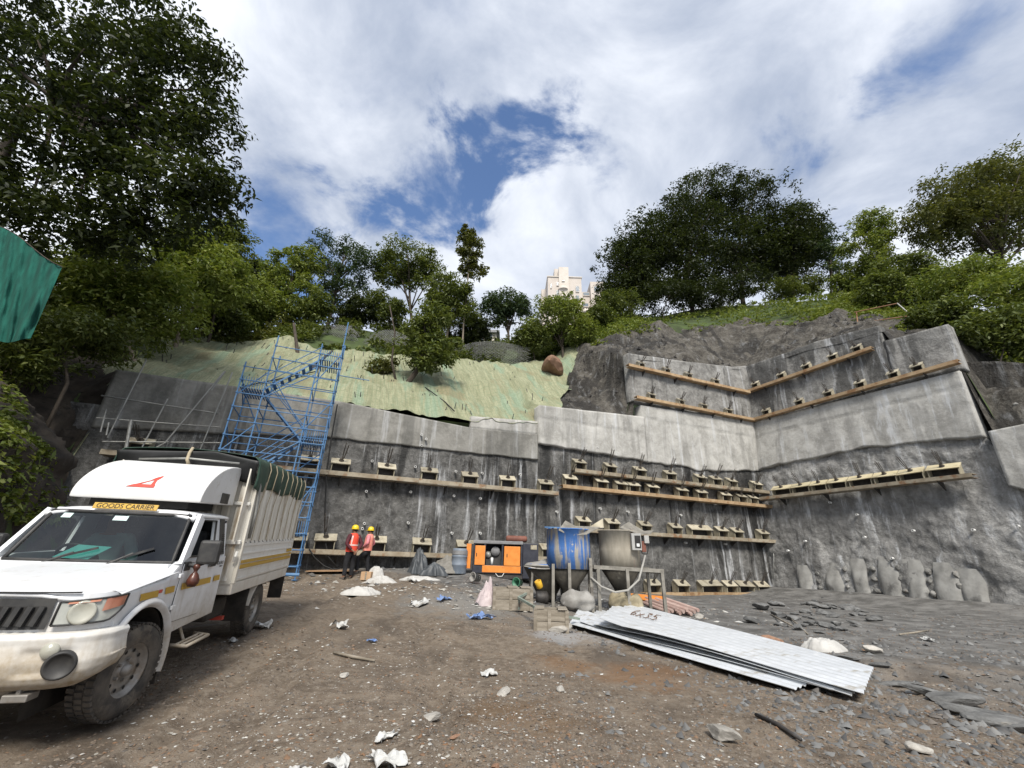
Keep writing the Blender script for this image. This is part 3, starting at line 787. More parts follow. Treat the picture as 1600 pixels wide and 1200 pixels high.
# ------------------------------------------------------------------ walers and anchor blocks
ORD = ['first', 'second', 'third', 'fourth', 'fifth', 'sixth', 'seventh', 'eighth', 'ninth', 'tenth', 'eleventh', 'twelfth']
def frame_of(side):
    # local x along the wall to the viewer's right, y out of the wall, z up
    if side == 'L': x, y = DL, NL
    else: x, y = DR, unit(np.array([NR[0], NR[1], 0]))
    return np.array([x, y, (0, 0, 1.0)]).T
def rot_of(side):
    R = frame_of(side)
    return Matrix(R.tolist()).to_euler()
def local_root(name, side, pos, label, cat, group=None):
    o = empty(name, pos, label, cat, group, local=True)
    R = frame_of(side)
    if np.linalg.det(R) < 0: R[:, 0] *= -1
    o.rotation_euler = Matrix(R.tolist()).to_euler()
    return o
def anchor_parts(w, yel=False, small=False):
    """meshes in local coordinates: x along, y out, z up; foot at the back edge of the ledge"""
    d, h = (0.44, 0.53) if not small else (0.34, 0.4)
    lo = h * 0.56
    t = MB().prism([(-w / 2, d + 0.02, lo - 0.03), (-w / 2, d + 0.05, lo), (-w / 2, 0.13, h + 0.03), (-w / 2, 0.10, h)], (0, 0, 0), (w, 0, 0))
    parts = [('top_plate', t, 'plate_yel' if yel else 'plate')]
    for sx in (-1, 1):
        x = sx * (w / 2 - 0.05)
        parts.append(('side_plate', MB().prism([(x - .015, 0, 0), (x - .015, d - .03, 0), (x - .015, d - .03, lo - .05), (x - .015, 0.12, h - .05), (x - .015, 0, h - .05)], (0, 0, 0), (.03, 0, 0)), 'plate_side'))
    parts.append(('back_plate', MB().box((0, 0.06, h * 0.42), (w - 0.14, 0.03, h * 0.8)), 'dark_steel'))
    c = np.array([0, (d + 0.13) / 2 + 0.03, (lo + h) / 2 + 0.02]); n = unit([0, h - lo, d - 0.12])
    hd = MB().lathe([(0.1, 0), (0.1, 0.03), (0.07, 0.03), (0.065, 0.11)], c, n, 12)
    parts.append(('anchor_head', hd, 'strand'))
    L = 0.55 if small else 0.85
    tn = MB()
    for k in range(4):
        a = k * 1.57 + 0.4; off = np.array([math.cos(a) * 0.028, 0, 0]) + np.cross(n, (1, 0, 0)) * math.sin(a) * 0.028
        e = c + n * (L * (0.85 + 0.15 * math.sin(3 * k))) + off * 2.2 + np.array([0.03 * math.sin(5 * k), 0, 0])
        tn.tube([c + off + n * 0.1, (c + e) / 2 + off, e], 0.014, 5)
    parts.append(('tendon', tn, 'strand'))
    return parts
_ac = {}
def anchor(side, u, z, out, w, label, group, yel=False, small=False):
    pt = left_pt if side == 'L' else right_pt
    key = (round(w, 2), yel, small)
    if key not in _ac:
        _ac[key] = [(n, m.mesh(n), mt) for n, m, mt in anchor_parts(w, yel, small)]
    r = local_root('anchor_block', side, pt(u, z, out), label, 'anchor', group)
    for n, me, mt in _ac[key]:
        o = link(n, me, M[mt], r)
        if n == 'tendon': o.rotation_euler = (rng.uniform(-.12, .06), rng.uniform(-.1, .1), rng.uniform(-.08, .08)); o.scale = (1, 1, rng.uniform(0.92, 1.12))
        if n == 'top_plate': o.rotation_euler = (rng.uniform(-.03, .03), rng.uniform(-.03, .03), rng.uniform(-.03, .03))
    r.rotation_euler.z += rng.uniform(-0.07, 0.07); r.rotation_euler.x += rng.uniform(-0.02, 0.02)
    return r
def waler(side, u0, u1, z, out, label, mt='waler', h=0.17, d=0.42, step=2.1, slope=0.0):
    pt = left_pt if side == 'L' else right_pt
    r = local_root('steel_waler', side, pt((u0 + u1) / 2, z, out), label, 'beam', 'anchor waler beams')
    L = u1 - u0
    m = MB(); x = -L / 2; k = 0
    while x < L / 2 - 0.05:                                  # joined lengths of channel
        x2 = min(L / 2, x + rng.uniform(2.6, 3.8))
        if L / 2 - x2 < 1: x2 = L / 2
        e = rng.uniform(-0.012, 0.012)
        b = MB()
        b.box(((x + x2) / 2, d / 2, e - 0.012), (x2 - x - 0.012, d, 0.024))
        b.box(((x + x2) / 2, d + 0.008 + e, -h / 2 + 0.012), (x2 - x - 0.012, 0.028, h))
        b.box(((x + x2) / 2, d / 2, -h + e), (x2 - x - 0.012, d - 0.02, 0.02))
        b.build('channel', M[mt], r)
        x = x2
    n = max(2, int(L / step))
    for k in range(n):
        xx = -L / 2 + L * (k + 0.5) / n
        MB().prism([(xx - .02, -0.12, -h - .012), (xx - .02, d * 0.85, -h - .012), (xx - .02, -0.12, -h - 0.36)], (0, 0, 0), (.04, 0, 0)).build('bracket', M['dark_steel'], r)
    return r
def row(side, z, out, pxs, py, where, w=0.8, widths=None, yel=False, small=False):
    for k, px in enumerate(pxs):
        u, _ = (left_s(px, py, out + 0.25) if side == 'L' else right_a(px, py, out + 0.25))
        ww = (widths or {}).get(k, w)
        o = 'last' if k == len(pxs) - 1 else ORD[k]
        anchor(side, u, z, out, ww, f'{o} anchor block from left on {where}', 'ground anchor blocks on the walls', yel, small)

waler('L', -8.3, 9.1, 4.42, 0.1, 'long steel waler ledge halfway up the left wall, passing behind the blue scaffold')
row('L', 4.43, 0.1, [203, 480, 530, 603, 671, 735, 794, 852], 735, 'the ledge halfway up the left wall', 0.75)
waler('L', -3.6, 9.6, 1.52, 0.1, 'low steel waler ledge on the left wall behind the workers and the generator')
row('L', 1.53, 0.1, [461, 508, 588, 659, 727, 855], 850, 'the low ledge behind the workers', 0.78)
waler('L', 10.0, 23.6, 5.62, 0.14, 'topmost waler ledge on the dark wall under the pale concrete band')
row('L', 5.63, 0.14, [905, 953, 999, 1046, 1092, 1116, 1139, 1177], 735, 'the dark wall topmost ledge', 0.70)
waler('L', 9.3, 23.6, 4.78, 0.14, 'second waler ledge of the dark wall, carrying the most anchor blocks', 'waler_rust')
row('L', 4.79, 0.14, [891, 940, 970, 990, 1020, 1065, 1095, 1132, 1156, 1173], 770, 'the dark wall second ledge', 0.70)
waler('L', 9.7, 23.7, 2.82, 0.14, 'waler ledge level with the mixer tank tops on the dark wall')
row('L', 2.83, 0.14, [911, 957, 1007, 1055, 1093, 1127, 1150, 1190], 828, 'the ledge behind the mixer tank tops', 0.73, {4: 1.5})
waler('L', 13.6, 22.7, 0.1, 0.2, 'lowest rusty waler ledge lying near the mud left of the corner', 'waler_rust')
row('L', 0.11, 0.2, [1020, 1064, 1109, 1139, 1162, 1189], 912, 'the lowest ledge near the mud', 0.80, {2: 1.35, 4: 1.2})

# right wall: one run of wide frames
waler('R', 0.35, 9.75, 5.2, 0.15, 'steel waler ledge under the run of wide yellow anchor frames on the right wall', 'waler', 0.16, 0.5)
edges = [1208, 1239, 1269, 1296, 1328, 1367, 1407, 1451, 1507]
ea = [right_a(x, 757 - (x - 1350) * 0.115, 0.4)[0] for x in edges]
for k in range(8):
    u = (ea[k] + ea[k + 1]) / 2; w = ea[k + 1] - ea[k] - 0.06
    o = 'last' if k == 7 else ORD[k]
    anchor('R', u, 5.21, 0.15, round(w, 2), f'{o} wide yellow anchor frame from the corner on the right wall', 'wide anchor frames on the right wall', True)
waler('R', 11.2, 15.5, 2.55, 0.12, 'short waler ledge cut by the right edge of the photo', 'waler_rust')
# upper tiers
waler('L', 14.0, 23.9, 12.3, 0.05, 'upper waler ledge of the high wall tier left of the corner', 'waler_rust', 0.17, 0.3)
row('L', 12.31, 0.05, [1004, 1044, 1077, 1118], 590, 'the high left tier upper ledge', 0.50, small=True)
waler('L', 14.3, 23.8, 10.28, 0.16, 'lower waler ledge of the high wall tier left of the corner', 'waler_rust', 0.17, 0.3)
row('L', 10.29, 0.16, [1021, 1066, 1101, 1139], 640, 'the high left tier lower ledge', 0.50, small=True)
waler('R', 0.1, 7.5, 12.45, 0.06, 'upper waler ledge of the high wall tier right of the corner', 'waler_rust', 0.17, 0.3)
row('R', 12.46, 0.06, [1176, 1218, 1259, 1303, 1345], 570, 'the high right tier upper ledge', 0.5, small=True)
waler('R', 0.1, 10.5, 10.3, 0.16, 'lower waler ledge of the high wall tier right of the corner', 'waler_rust', 0.17, 0.3)
row('R', 10.31, 0.16, [1192, 1245, 1293, 1346, 1403, 1444], 610, 'the high right tier lower ledge', 0.5, small=True)

# ------------------------------------------------------------------ blue stair scaffold
_unit_tube = {}
def tube_mesh(r, n=8):
    k = (round(r, 4), n)
    if k not in _unit_tube:
        _unit_tube[k] = MB().tube([(0, 0, 0), (0, 0, 1)], r, n).mesh('tube')
    return _unit_tube[k]
def pole(name, a, b, r, material, parent, n=8):
    a, b = np.array(a, float), np.array(b, float)
    me = tube_mesh(r, n)
    key = (me.name, material.name)
    if key not in _unit_tube:
        c = me.copy(); c.materials.clear(); c.materials.append(material); _unit_tube[key] = c
    o = link(name, _unit_tube[key], material, parent, False)
    v = Vector(b - a)
    o.location = a - org(parent); o.rotation_mode = 'QUATERNION'
    o.rotation_quaternion = v.to_track_quat('Z', 'Y'); o.scale = (1, 1, v.length)
    return o
ZB = yz(*left_pt(-2.5, 0, 1.9)[:2])
sc = empty('scaffold_tower', left_pt(-3, ZB, 1.9), 'tall blue tubular stair scaffold tower standing against the left wall', 'scaffold')
UX = [-4.5, -3.72, -2.2, -1.45]
VF, VB = 2.45, 1.2
def sp(u, v, z): return left_pt(u, z, v)
top_f = [7.65, 8.9, 8.9, 10.05]; top_b = [7.0, 8.6, 8.9, 9.6]
for i, u in enumerate(UX):
    for v, top in ((VF, top_f[i]), (VB, top_b[i])):
        p = pole('standard', sp(u, v, ZB - 0.05), sp(u, v, top), 0.024, M['blue'], sc)
        cup = MB()
        z = ZB + 0.35
        while z < top - 0.1:
            cup.lathe([(0.028, -0.03), (0.046, -0.02), (0.046, 0.03), (0.028, 0.045)], (0, 0, 0), (0, 0, 1), 8, False) if False else cup.lathe([(0.028, -0.03), (0.045, -0.02), (0.045, 0.03), (0.028, 0.045)], sp(u, v, z), (0, 0, 1), 8, False)
            z += 0.5
        cup.build('coupler_cups', M['blue'], sc)['kind'] = 'stuff'
        MB().box(sp(u, v, ZB - 0.03), (0.16, 0.16, 0.02)).build('base_plate', M['blue'], sc)
lifts = np.arange(ZB + 0.35, 9.0, 0.5)
for k, z in enumerate(lifts):
    for i in range(3):
        tl = min(top_f[i], top_f[i + 1])
        if z < tl:
            pole('ledger', sp(UX[i], VF, z), sp(UX[i + 1], VF, z), 0.019, M['blue'], sc)
        if z < min(top_b[i], top_b[i + 1]) and (k % 2 == 0 or k > 3):
            pole('ledger', sp(UX[i], VB, z), sp(UX[i + 1], VB, z), 0.019, M['blue'], sc)
    if k % 2 == 0:
        for i in range(4):
            if z < min(top_f[i], top_b[i]): pole('transom', sp(UX[i], VB, z), sp(UX[i], VF, z), 0.019, M['blue'], sc)
# stair flights zigzag between the end landings; 2 m per flight
side = 0; lv = 0
for zl, z1 in ((ZB + 0.1, 1.95), (1.95, 3.5), (3.5, 5.1), (5.1, 6.7), (6.7, 8.25)):
    ua, ub = (UX[1] - 0.05, UX[2] + 0.05) if side == 0 else (UX[2] + 0.05, UX[1] - 0.05)
    vv = VF - 0.32 if side == 0 else VB + 0.32
    st = MB()
    for dv in (-0.27, 0.27):
        st.bar(sp(ua, vv + dv, zl), sp(ub, vv + dv, z1), 0.02, 0.055)
    s_o = st.build('stair', M['blue'], sc)
    for q in range(8):
        f = (q + 0.5) / 8
        MB().box(sp(ua + (ub - ua) * f, vv, zl + (z1 - zl) * f), (0.12, 0.5, 0.015), frame_of('L')).build('tread', M['blue'], s_o)
    for dv in (-0.3, 0.3):
        pole('handrail', sp(ua, vv + dv, zl + 0.55), sp(ub, vv + dv, z1 + 0.55), 0.016, M['blue'], s_o)
    # landing at the top of this flight
    lx = (UX[2], UX[3]) if side == 0 else (UX[0], UX[1])
    if z1 < 8.3:
        pf = MB()
        pf.bar(sp(lx[0], (VB + VF) / 2, z1 - 0.03), sp(lx[1], (VB + VF) / 2, z1 - 0.03), 0.12, 0.03)
        po = pf.build('platform', M['blue'], sc)
        for q in range(9):
            u = lx[0] + (lx[1] - lx[0]) * (q + 0.5) / 9
            MB().bar(sp(u, VB, z1), sp(u, VF, z1), 0.04, 0.03).build('slat', M['blue'], po)
        for q in range(11):
            u = lx[0] + (lx[1] - lx[0]) * q / 10
            pole('guard_bar', sp(u, VF - 0.03, z1), sp(u, VF - 0.03, z1 + 0.42), 0.011, M['blue'], po, 5)
    side = 1 - side; lv += 1
for (a, b) in (((UX[0], VF, 5.3), (UX[0], VB, 4.5)), ((UX[0], VF, 7.2), (UX[0], VB, 6.4)), ((UX[0], VB, 4.2), (UX[2], VB, 6.4)), ((UX[1], VB, 2.6), (UX[3], VB, 5.0)),
               ((UX[1], VB, 7.6), (UX[2], VB, 5.6)), ((UX[1], VF, 3.9), (UX[2], VF, 5.0)), ((UX[2], VB, 0.9), (UX[3], VB, 4.2)), ((UX[0], VF, 4.4), (UX[1], VF, 5.4)), ((UX[0], VF, 6.4), (UX[1], VF, 7.4)), ((UX[2], VF, 5.4), (UX[3], VF, 6.6)), ((UX[2], VF, 7.2), (UX[3], VF, 8.6)), ((UX[2], VF, 2.2), (UX[3], VF, 3.6)), ((UX[1], VF, 6.4), (UX[2], VF, 7.6)), ((UX[0], VB, 6.8), (UX[1], VB, 5.4))):
    pole('brace', sp(*a), sp(*b), 0.02, M['blue'], sc)
pole('ledger', sp(UX[3] - 0.1, VB, 8.2), sp(UX[3] + 1.2, VB, 8.2), 0.019, M['blue'], sc)
pole('ledger', sp(UX[2] - 0.6, VF, ZB + 0.12), sp(UX[3] + 0.1, VF, ZB + 0.12), 0.05, M['blue'], sc)

# ------------------------------------------------------------------ grey pole scaffold at the left end
gp = empty('pole_scaffold', left_pt(-7.2, 3.4, 0.8), 'light scaffold of grey poles in front of the left end of the wall', 'scaffold')
def gpole(a, b, v=0.9, r=0.026):
    (sa, za), (sb, zb) = left_s(*a, v), left_s(*b, v)
    pole('pole', left_pt(sa, za, v), left_pt(sb, zb, v), r, M['galv'], gp)
for a, b in (((158, 618), (340, 646)), ((150, 653), (345, 668)), ((160, 690), (345, 692)), ((230, 560), (168, 684)), ((262, 623), (220, 703)), ((352, 580), (330, 610)), ((363, 582), (312, 704)), ((350, 581), (258, 692)), ((258, 692), (228, 708))):
    gpole(a, b, rng.uniform(0.7, 1.0))
gpole((205, 656), (196, 706), 1.1, 0.05)
gpole((166, 640), (157, 675), 1.0); gpole((170, 660), (166, 680), 1.0)
# black hoses hanging down the wall by the scaffold
hz = [left_pt(*left_s(x, y, .45), .45) for x, y in ((527, 632), (517, 690), (510, 740), (508, 790), (507, 840), (513, 870), (528, 888))]
tag(MB().tube(hz, 0.03, 6).build('hose', M['black'], None, True), 'black hose hanging down the left wall beside the blue scaffold', 'hose')
gx, gy = left_pt(0.2, 0, 1.6)[:2]
hz = [left_pt(*left_s(x, y, .7), .7) for x, y in ((483, 858), (492, 872), (506, 884), (520, 890), (531, 888))]
tag(MB().tube(hz, 0.028, 6).build('hose', M['black'], None, True), 'short black hose curving on the ground at the foot of the blue scaffold', 'hose')
# ------------------------------------------------------------------ the pickup truck
def paint_mat(name, c, dirt=(0.30, 0.24, 0.16), zlo=0.3, zhi=1.1, amt=0.75, rough=0.38, coat=0.3):
    """dirty paint: mud splashed from the road up, in the truck's own coordinates"""
    m = bpy.data.materials.new(name); m.use_nodes = True
    g = NG(m.node_tree)
    tc = g.n('ShaderNodeTexCoord').outputs['Object']
    z = g.n('ShaderNodeSeparateXYZ', ins={0: tc}).outputs[2]
    n = g.noise(tc, 3.0, 6, 0.65); f = g.noise(tc, 28.0, 4, 0.6); st = g.noise(g.scale(tc, (9, 9, 0.8)), 1.0, 4, 0.6)
    k = g.math('SUBTRACT', 1.0, g.ramp(g.math('ADD', z, g.math('MULTIPLY', g.math('SUBTRACT', n, 0.5), 0.9)), zlo, zhi))
    k = g.math('MULTIPLY', k, g.math('ADD', 0.55, g.math('MULTIPLY', f, 0.7)))
    k = g.math('ADD', g.math('MULTIPLY', k, amt), g.math('MULTIPLY', g.ramp(st, 0.5, 0.8), 0.3), clamp=True)
    col = g.mix(k, rgba(c), rgba(dirt))
    b = g.n('ShaderNodeBsdfPrincipled', ins={'Base Color': col, 'Roughness': g.math('ADD', rough, g.math('MULTIPLY', k, 0.4), clamp=True)})
    b.inputs['Coat Weight'].default_value = coat; b.inputs['Coat Roughness'].default_value = 0.2
    g.n('ShaderNodeOutputMaterial', ins={'Surface': b.outputs[0]})
    return m
M['tw'] = paint_mat('dirty_white_paint', (0.68, 0.69, 0.70), zlo=0.4, zhi=1.05, amt=0.75)
M['tbump'] = paint_mat('dirty_bumper', (0.64, 0.63, 0.6), zlo=0.42, zhi=0.9, amt=0.9, rough=0.55, coat=0.0)
M['tbox'] = paint_mat('worn_box_paint', (0.7, 0.68, 0.63), (0.36, 0.28, 0.18), 0.6, 1.25, 0.5, 0.6, 0.0)
M['tpanel'] = mat('worn_panel_paint', (0.68, 0.65, 0.58), (0.57, 0.53, 0.45), 3.0, 0.6, c3=(0.33, 0.25, 0.16), s3=2.2, lo3=0.54, hi3=0.72, stretch=(2, 2, 0.5), c4=(0.1, 0.06, 0.04), s4=4.5, lo4=0.7, hi4=0.76)
M['fair'] = mat('fairing_white', (0.66, 0.66, 0.65), (0.58, 0.57, 0.55), 2.0, 0.5, c3=(0.44, 0.4, 0.33), s3=2.5, lo3=0.58, hi3=0.8, c4=(0.5, 0.47, 0.42), s4=14, lo4=0.58, hi4=0.75)
M['trim'] = mat('black_trim', (0.02, 0.02, 0.021), (0.05, 0.048, 0.045), 7, 0.55)
M['seam'] = mat('dark_seam', (0.015, 0.014, 0.013))
M['under'] = mat('underbody', (0.018, 0.016, 0.014), (0.05, 0.042, 0.034), 5, 0.85)
M['tyre'] = mat('muddy_tyre', (0.03, 0.028, 0.026), (0.11, 0.095, 0.078), 4, 0.85, bump=0.4, bscale=40, c3=(0.16, 0.135, 0.105), s3=2.5, lo3=0.55, hi3=0.7)
M['rim'] = mat('steel_rim', (0.22, 0.205, 0.185), (0.32, 0.3, 0.275), 6, 0.5, metal=0.5, c3=(0.2, 0.16, 0.12), s3=4)
M['gold'] = mat('yellow_stripe', (0.5, 0.31, 0.035), (0.44, 0.27, 0.05), 5, 0.5)
M['seat'] = mat('seat_cloth', (0.025, 0.025, 0.028), (0.05, 0.05, 0.052), 8, 0.9)
M['lens'] = mat('hazy_lamp_lens', (0.3, 0.31, 0.28), (0.42, 0.42, 0.38), 5, 0.25, coat=0.6)
M['lens2'] = mat('lamp_bowl', (0.3, 0.3, 0.25), (0.4, 0.39, 0.33), 4, 0.25, coat=0.6)
M['amber'] = mat('amber_lens', (0.34, 0.12, 0.07), (0.42, 0.2, 0.13), 6, 0.3, coat=0.5)
M['tan_rope'] = mat('tan_rope', (0.3, 0.25, 0.17), (0.4, 0.34, 0.24), 20, 0.9)
M['tarp_g'] = mat('green_tarp', (0.018, 0.042, 0.03), (0.035, 0.07, 0.05), 2.5, 0.55, c3=(0.12, 0.15, 0.12), s3=3.5, lo3=0.6, hi3=0.8)
M['tarp_b'] = mat('black_tarp', (0.012, 0.013, 0.013), (0.03, 0.03, 0.031), 3, 0.5)
M['wind'] = glass_mat('windscreen_glass', (0.5, 0.58, 0.57))
M['red'] = mat('red_reflector', (0.5, 0.06, 0.04), (0.42, 0.07, 0.05), 6, 0.4)
M['teal'] = mat('teal_card', (0.1, 0.42, 0.38), (0.14, 0.5, 0.45), 6, 0.6)
M['chrome'] = mat('chrome', (0.7, 0.7, 0.7), rough=0.15, metal=1.0)
M['ink'] = mat('black_ink', (0.02, 0.018, 0.016), rough=0.7)

T_AZ, T_PI = math.radians(-12.5), math.radians(2.6)
t_f = -np.array([math.sin(T_AZ) * math.cos(T_PI), math.cos(T_AZ) * math.cos(T_PI), math.sin(T_PI)])
t_l = np.array([math.cos(T_AZ), -math.sin(T_AZ), 0.0]); t_l = np.array([-t_f[1], t_f[0], 0.0]); t_l = unit(t_l)
t_u = np.cross(t_f, t_l)
T_O = np.array([-4.17, 4.29, 0.05])
truck = empty('pickup_truck', (0, 0, 0), 'muddy white pickup truck with a covered goods box parked on the left', 'truck', local=True)
truck.matrix_world = Matrix(((t_f[0], t_l[0], t_u[0], T_O[0]), (t_f[1], t_l[1], t_u[1], T_O[1]), (t_f[2], t_l[2], t_u[2], T_O[2]), (0, 0, 0, 1)))
def tpart(mb, name, m, parent=None, **k):
    return mb.build(name, M[m], parent or truck, **k)

# lower body: side outline with wheel arch, full width
arch = [(0.515 * math.cos(a), 0.37 + 0.515 * math.sin(a)) for a in np.linspace(math.radians(198), math.radians(40), 16)]
outline = [(-1.63, 0.57), (-0.53, 0.54)] + arch + [(0.43, 0.80), (0.44, 1.02), (0.30, 1.055), (-0.25, 1.09), (-0.40, 1.19), (-0.50, 1.235), (-1.63, 1.235)]
W2 = 0.835
bm = bmesh.new()
def side_y(z): return W2 - 0.035 * max(0, (0.85 - z)) - 0.05 * max(0, z - 1.0)
vl = [bm.verts.new((x, side_y(z), z)) for x, z in outline]; vr = [bm.verts.new((x, -side_y(z), z)) for x, z in outline]
n = len(outline)
fl = bm.faces.new(vl); fr_ = bm.faces.new(list(reversed(vr)))
for i in range(n):
    j = (i + 1) % n
    if i == n - 2: continue                               # open at the belt: the cab is hollow
    if 1 <= i <= 16: continue                             # wheel arch gets its own dark liner
    bm.faces.new((vl[j], vl[i], vr[i], vr[j]))
bmesh.ops.recalc_face_normals(bm, faces=bm.faces)
eds = [e for e in fl.edges] + [e for e in fr_.edges]
eds = [e for e in eds if len(e.link_faces) == 2]
bmesh.ops.bevel(bm, geom=eds, offset=0.025, segments=2, profile=0.6, affect='EDGES')
me = bpy.data.meshes.new('body'); bm.to_mesh(me); bm.free()
body = link('body', me, M['tw'], truck)
for sy in (1, -1):
    ln = MB()
    def wl_f(u, v, sy=sy):
        a = math.radians(205) + (math.radians(35) - math.radians(205)) * u
        return (0.5 * math.cos(a), sy * (0.42 + 0.395 * v), 0.37 + 0.5 * math.sin(a))
    ln.grid(wl_f, 20, 4)
    ln.add([(0.5 * math.cos(a), sy * 0.42, 0.37 + 0.5 * math.sin(a)) for a in np.linspace(math.radians(205), math.radians(-25), 18)], [tuple(range(18))])
    tpart(ln, 'wheel_well', 'under')
    # flare round the arch
    fl_ = MB()
    def flare(u, v, sy=sy):
        a = math.radians(196) + (math.radians(38) - math.radians(196)) * u
        rr = 0.50 + 0.075 * v
        y = 0.835 + 0.045 * math.sin(min(1, v * 1.6) * 1.57) * (1 - 0.75 * max(0, v - 0.55) / 0.45)
        x, z = rr * math.cos(a), 0.37 + rr * math.sin(a)
        return (x * (1.0 if x > 0 else 1.04), sy * y, z)
    fl_.grid(flare, 26, 6)
    tpart(fl_, 'arch_flare', 'tw', smooth=True)
# hood
def hood_x(y): return 0.70 - 0.05 * (abs(y) / 0.72) ** 2 - 0.16 * max(0, abs(y) - 0.6) / 0.15 * 0.6
def hood(u, v):
    y = -0.735 + 1.47 * v
    x = -0.43 + (hood_x(y) - 0.02 + 0.43) * u
    z = 1.195 - 0.105 * u - 0.035 * u ** 4 - 0.045 * (abs(y) / 0.735) ** 3 + 0.022 * (1 - sstep(0.45, 0.58, abs(y) + 0.06 * u)) * (1 - 0.5 * u)
    return (x, y, float(z))
tpart(MB().grid(hood, 22, 33), 'bonnet', 'tw', smooth=True, solid=0.03)
for sy in (1, -1):      # fender tops beside the bonnet
    def fend(u, v, sy=sy):
        x = -0.43 + (0.46 + 0.43) * u
        y0 = 0.725
        return (x, sy * (y0 + (0.835 - y0) * v), 1.135 - 0.06 * u - 0.035 * v ** 2 + (0.05 * (1 - u) if v < 0.5 else 0.04 * (1 - u)))
    tpart(MB().grid(fend, 10, 5), 'fender_top', 'tw', smooth=True)
tpart(MB().box((-0.44, 0, 1.19), (0.16, 1.5, 0.05)), 'cowl', 'tw', bevel=0.015)
# front plan curve
FY = np.array([0, 0.3, 0.5, 0.62, 0.72, 0.79, 0.835, 0.84]); FX = np.array([0.70, 0.695, 0.68, 0.655, 0.61, 0.55, 0.46, 0.30])
def front(q, off=0.0):
    """q in -1..1 along the nose, rounded at the corners; returns (x, y, normal)"""
    s = abs(q); t = np.linspace(0, 1, len(FY))
    d = np.concatenate([[0], np.cumsum(np.hypot(np.diff(FY), np.diff(FX)))]); d /= d[-1]
    x, y = np.interp(s, d, FX), np.interp(s, d, FY)
    x2, y2 = np.interp(min(1, s + 0.04), d, FX), np.interp(min(1, s + 0.04), d, FY)
    x1, y1 = np.interp(max(0, s - 0.04), d, FX), np.interp(max(0, s - 0.04), d, FY)
    tx, ty = x2 - x1, y2 - y1; l = math.hypot(tx, ty); nx, ny = ty / l, -tx / l
    sg = 1 if q >= 0 else -1
    return x + nx * off, sg * (y + ny * off), nx, sg * ny
def band(qa, qb, za, zb, off, nq=24, nz=4, ztop=None, zlow=None):
    def f(u, v):
        q = qa + (qb - qa) * u
        lo = zlow(u) if zlow else za; hi = ztop(u) if ztop else zb
        x, y, nx, ny = front(q, off)
        return (x - 0.02 * v, y, lo + (hi - lo) * v)
    return MB().grid(f, nq, nz)
tpart(band(-0.93, 0.93, 0.80, 1.06, -0.02, 40, 4), 'nose_panel', 'tw', smooth=True)
tpart(band(-0.60, 0.60, 1.065, 1.075, -0.015, 24, 2), 'bonnet_gap', 'seam')
gr = tpart(band(-0.47, 0.47, 0.82, 1.03, 0.0, 30, 3), 'grille', 'trim', smooth=True)
tpart(band(-0.43, 0.43, 0.845, 0.975, 0.006, 24, 2), 'grille_opening', 'seam', gr)
for k in range(13):
    q = -0.40 + 0.80 * k / 12
    x, y, nx, ny = front(q, 0.02); x2, y2, _, _ = front(q + 0.02 * (1 if q > 0 else -1), 0.02)
    tpart(MB().bar((x, y, 0.845), (x2 - 0.015, y2, 0.975), 0.034, 0.03, (nx, ny, 0)), 'slat', 'trim', gr)
# emblem: an oval ring with two bowed bars inside, as on the grille
em = MB().tube([(front(0, 0.014)[0] + 0.012, 0.085 * math.cos(a), 1.003 + 0.028 * math.sin(a)) for a in np.linspace(0, 2 * math.pi, 25)], 0.006, 6)
em.tube([(0.727, -0.03 + 0.02 * math.sin(t * 3), 0.98 + 0.045 * t) for t in np.linspace(0, 1, 7)], 0.005, 6)
em.tube([(0.727, 0.03 - 0.02 * math.sin(t * 3), 0.98 + 0.045 * t) for t in np.linspace(0, 1, 7)], 0.005, 6)
o = tpart(em, 'emblem', 'chrome', gr); o['kind'] = 'stuff'
for sy in (1, -1):
    zl = lambda u: 0.845 + 0.015 * u + 0.09 * max(0, u - 0.75) / 0.25
    zt = lambda u: 1.005 + 0.035 * u
    hl = tpart(band(sy * 0.50, sy * 0.90, 0, 0, 0.012, 18, 6, zt, zl), 'headlight', 'lens', smooth=True)
    # dark edging
    e = [front(sy * (0.50 + 0.40 * u), 0.016) for u in np.linspace(0, 1, 14)]
    us = np.linspace(0, 1, 14)
    lo = [(p[0], p[1], zl(u)) for p, u in zip(e, us)]; hi = [(p[0] - 0.02, p[1], zt(u)) for p, u in zip(e, us)]
    tpart(MB().tube(lo + hi[::-1] + [lo[0]], 0.008, 6), 'lamp_seal', 'trim', hl, smooth=True)
    x, y, nx, ny = front(sy * 0.64, 0.012)
    tpart(MB().lathe([(0.082, -0.01), (0.086, 0.012), (0.074, 0.02), (0.06, 0.012), (0.0, 0.008)], (x - 0.008, y, 0.928), (nx, ny, 0.12), 24, False), 'lamp_bowl', 'lens2', hl, smooth=True)
    tpart(band(sy * 0.745, sy * 0.885, 0, 0, 0.018, 8, 3, lambda u: 1.022 + 0.008 * u, lambda u: 0.93 + 0.03 * u), 'indicator', 'amber', hl, smooth=True)
    tpart(band(sy * 0.55, sy * 0.72, 0, 0, 0.017, 8, 2, lambda u: 1.004 + 0.016 * u, lambda u: 0.992 + 0.012 * u), 'lamp_strip', 'amber', hl, smooth=True)
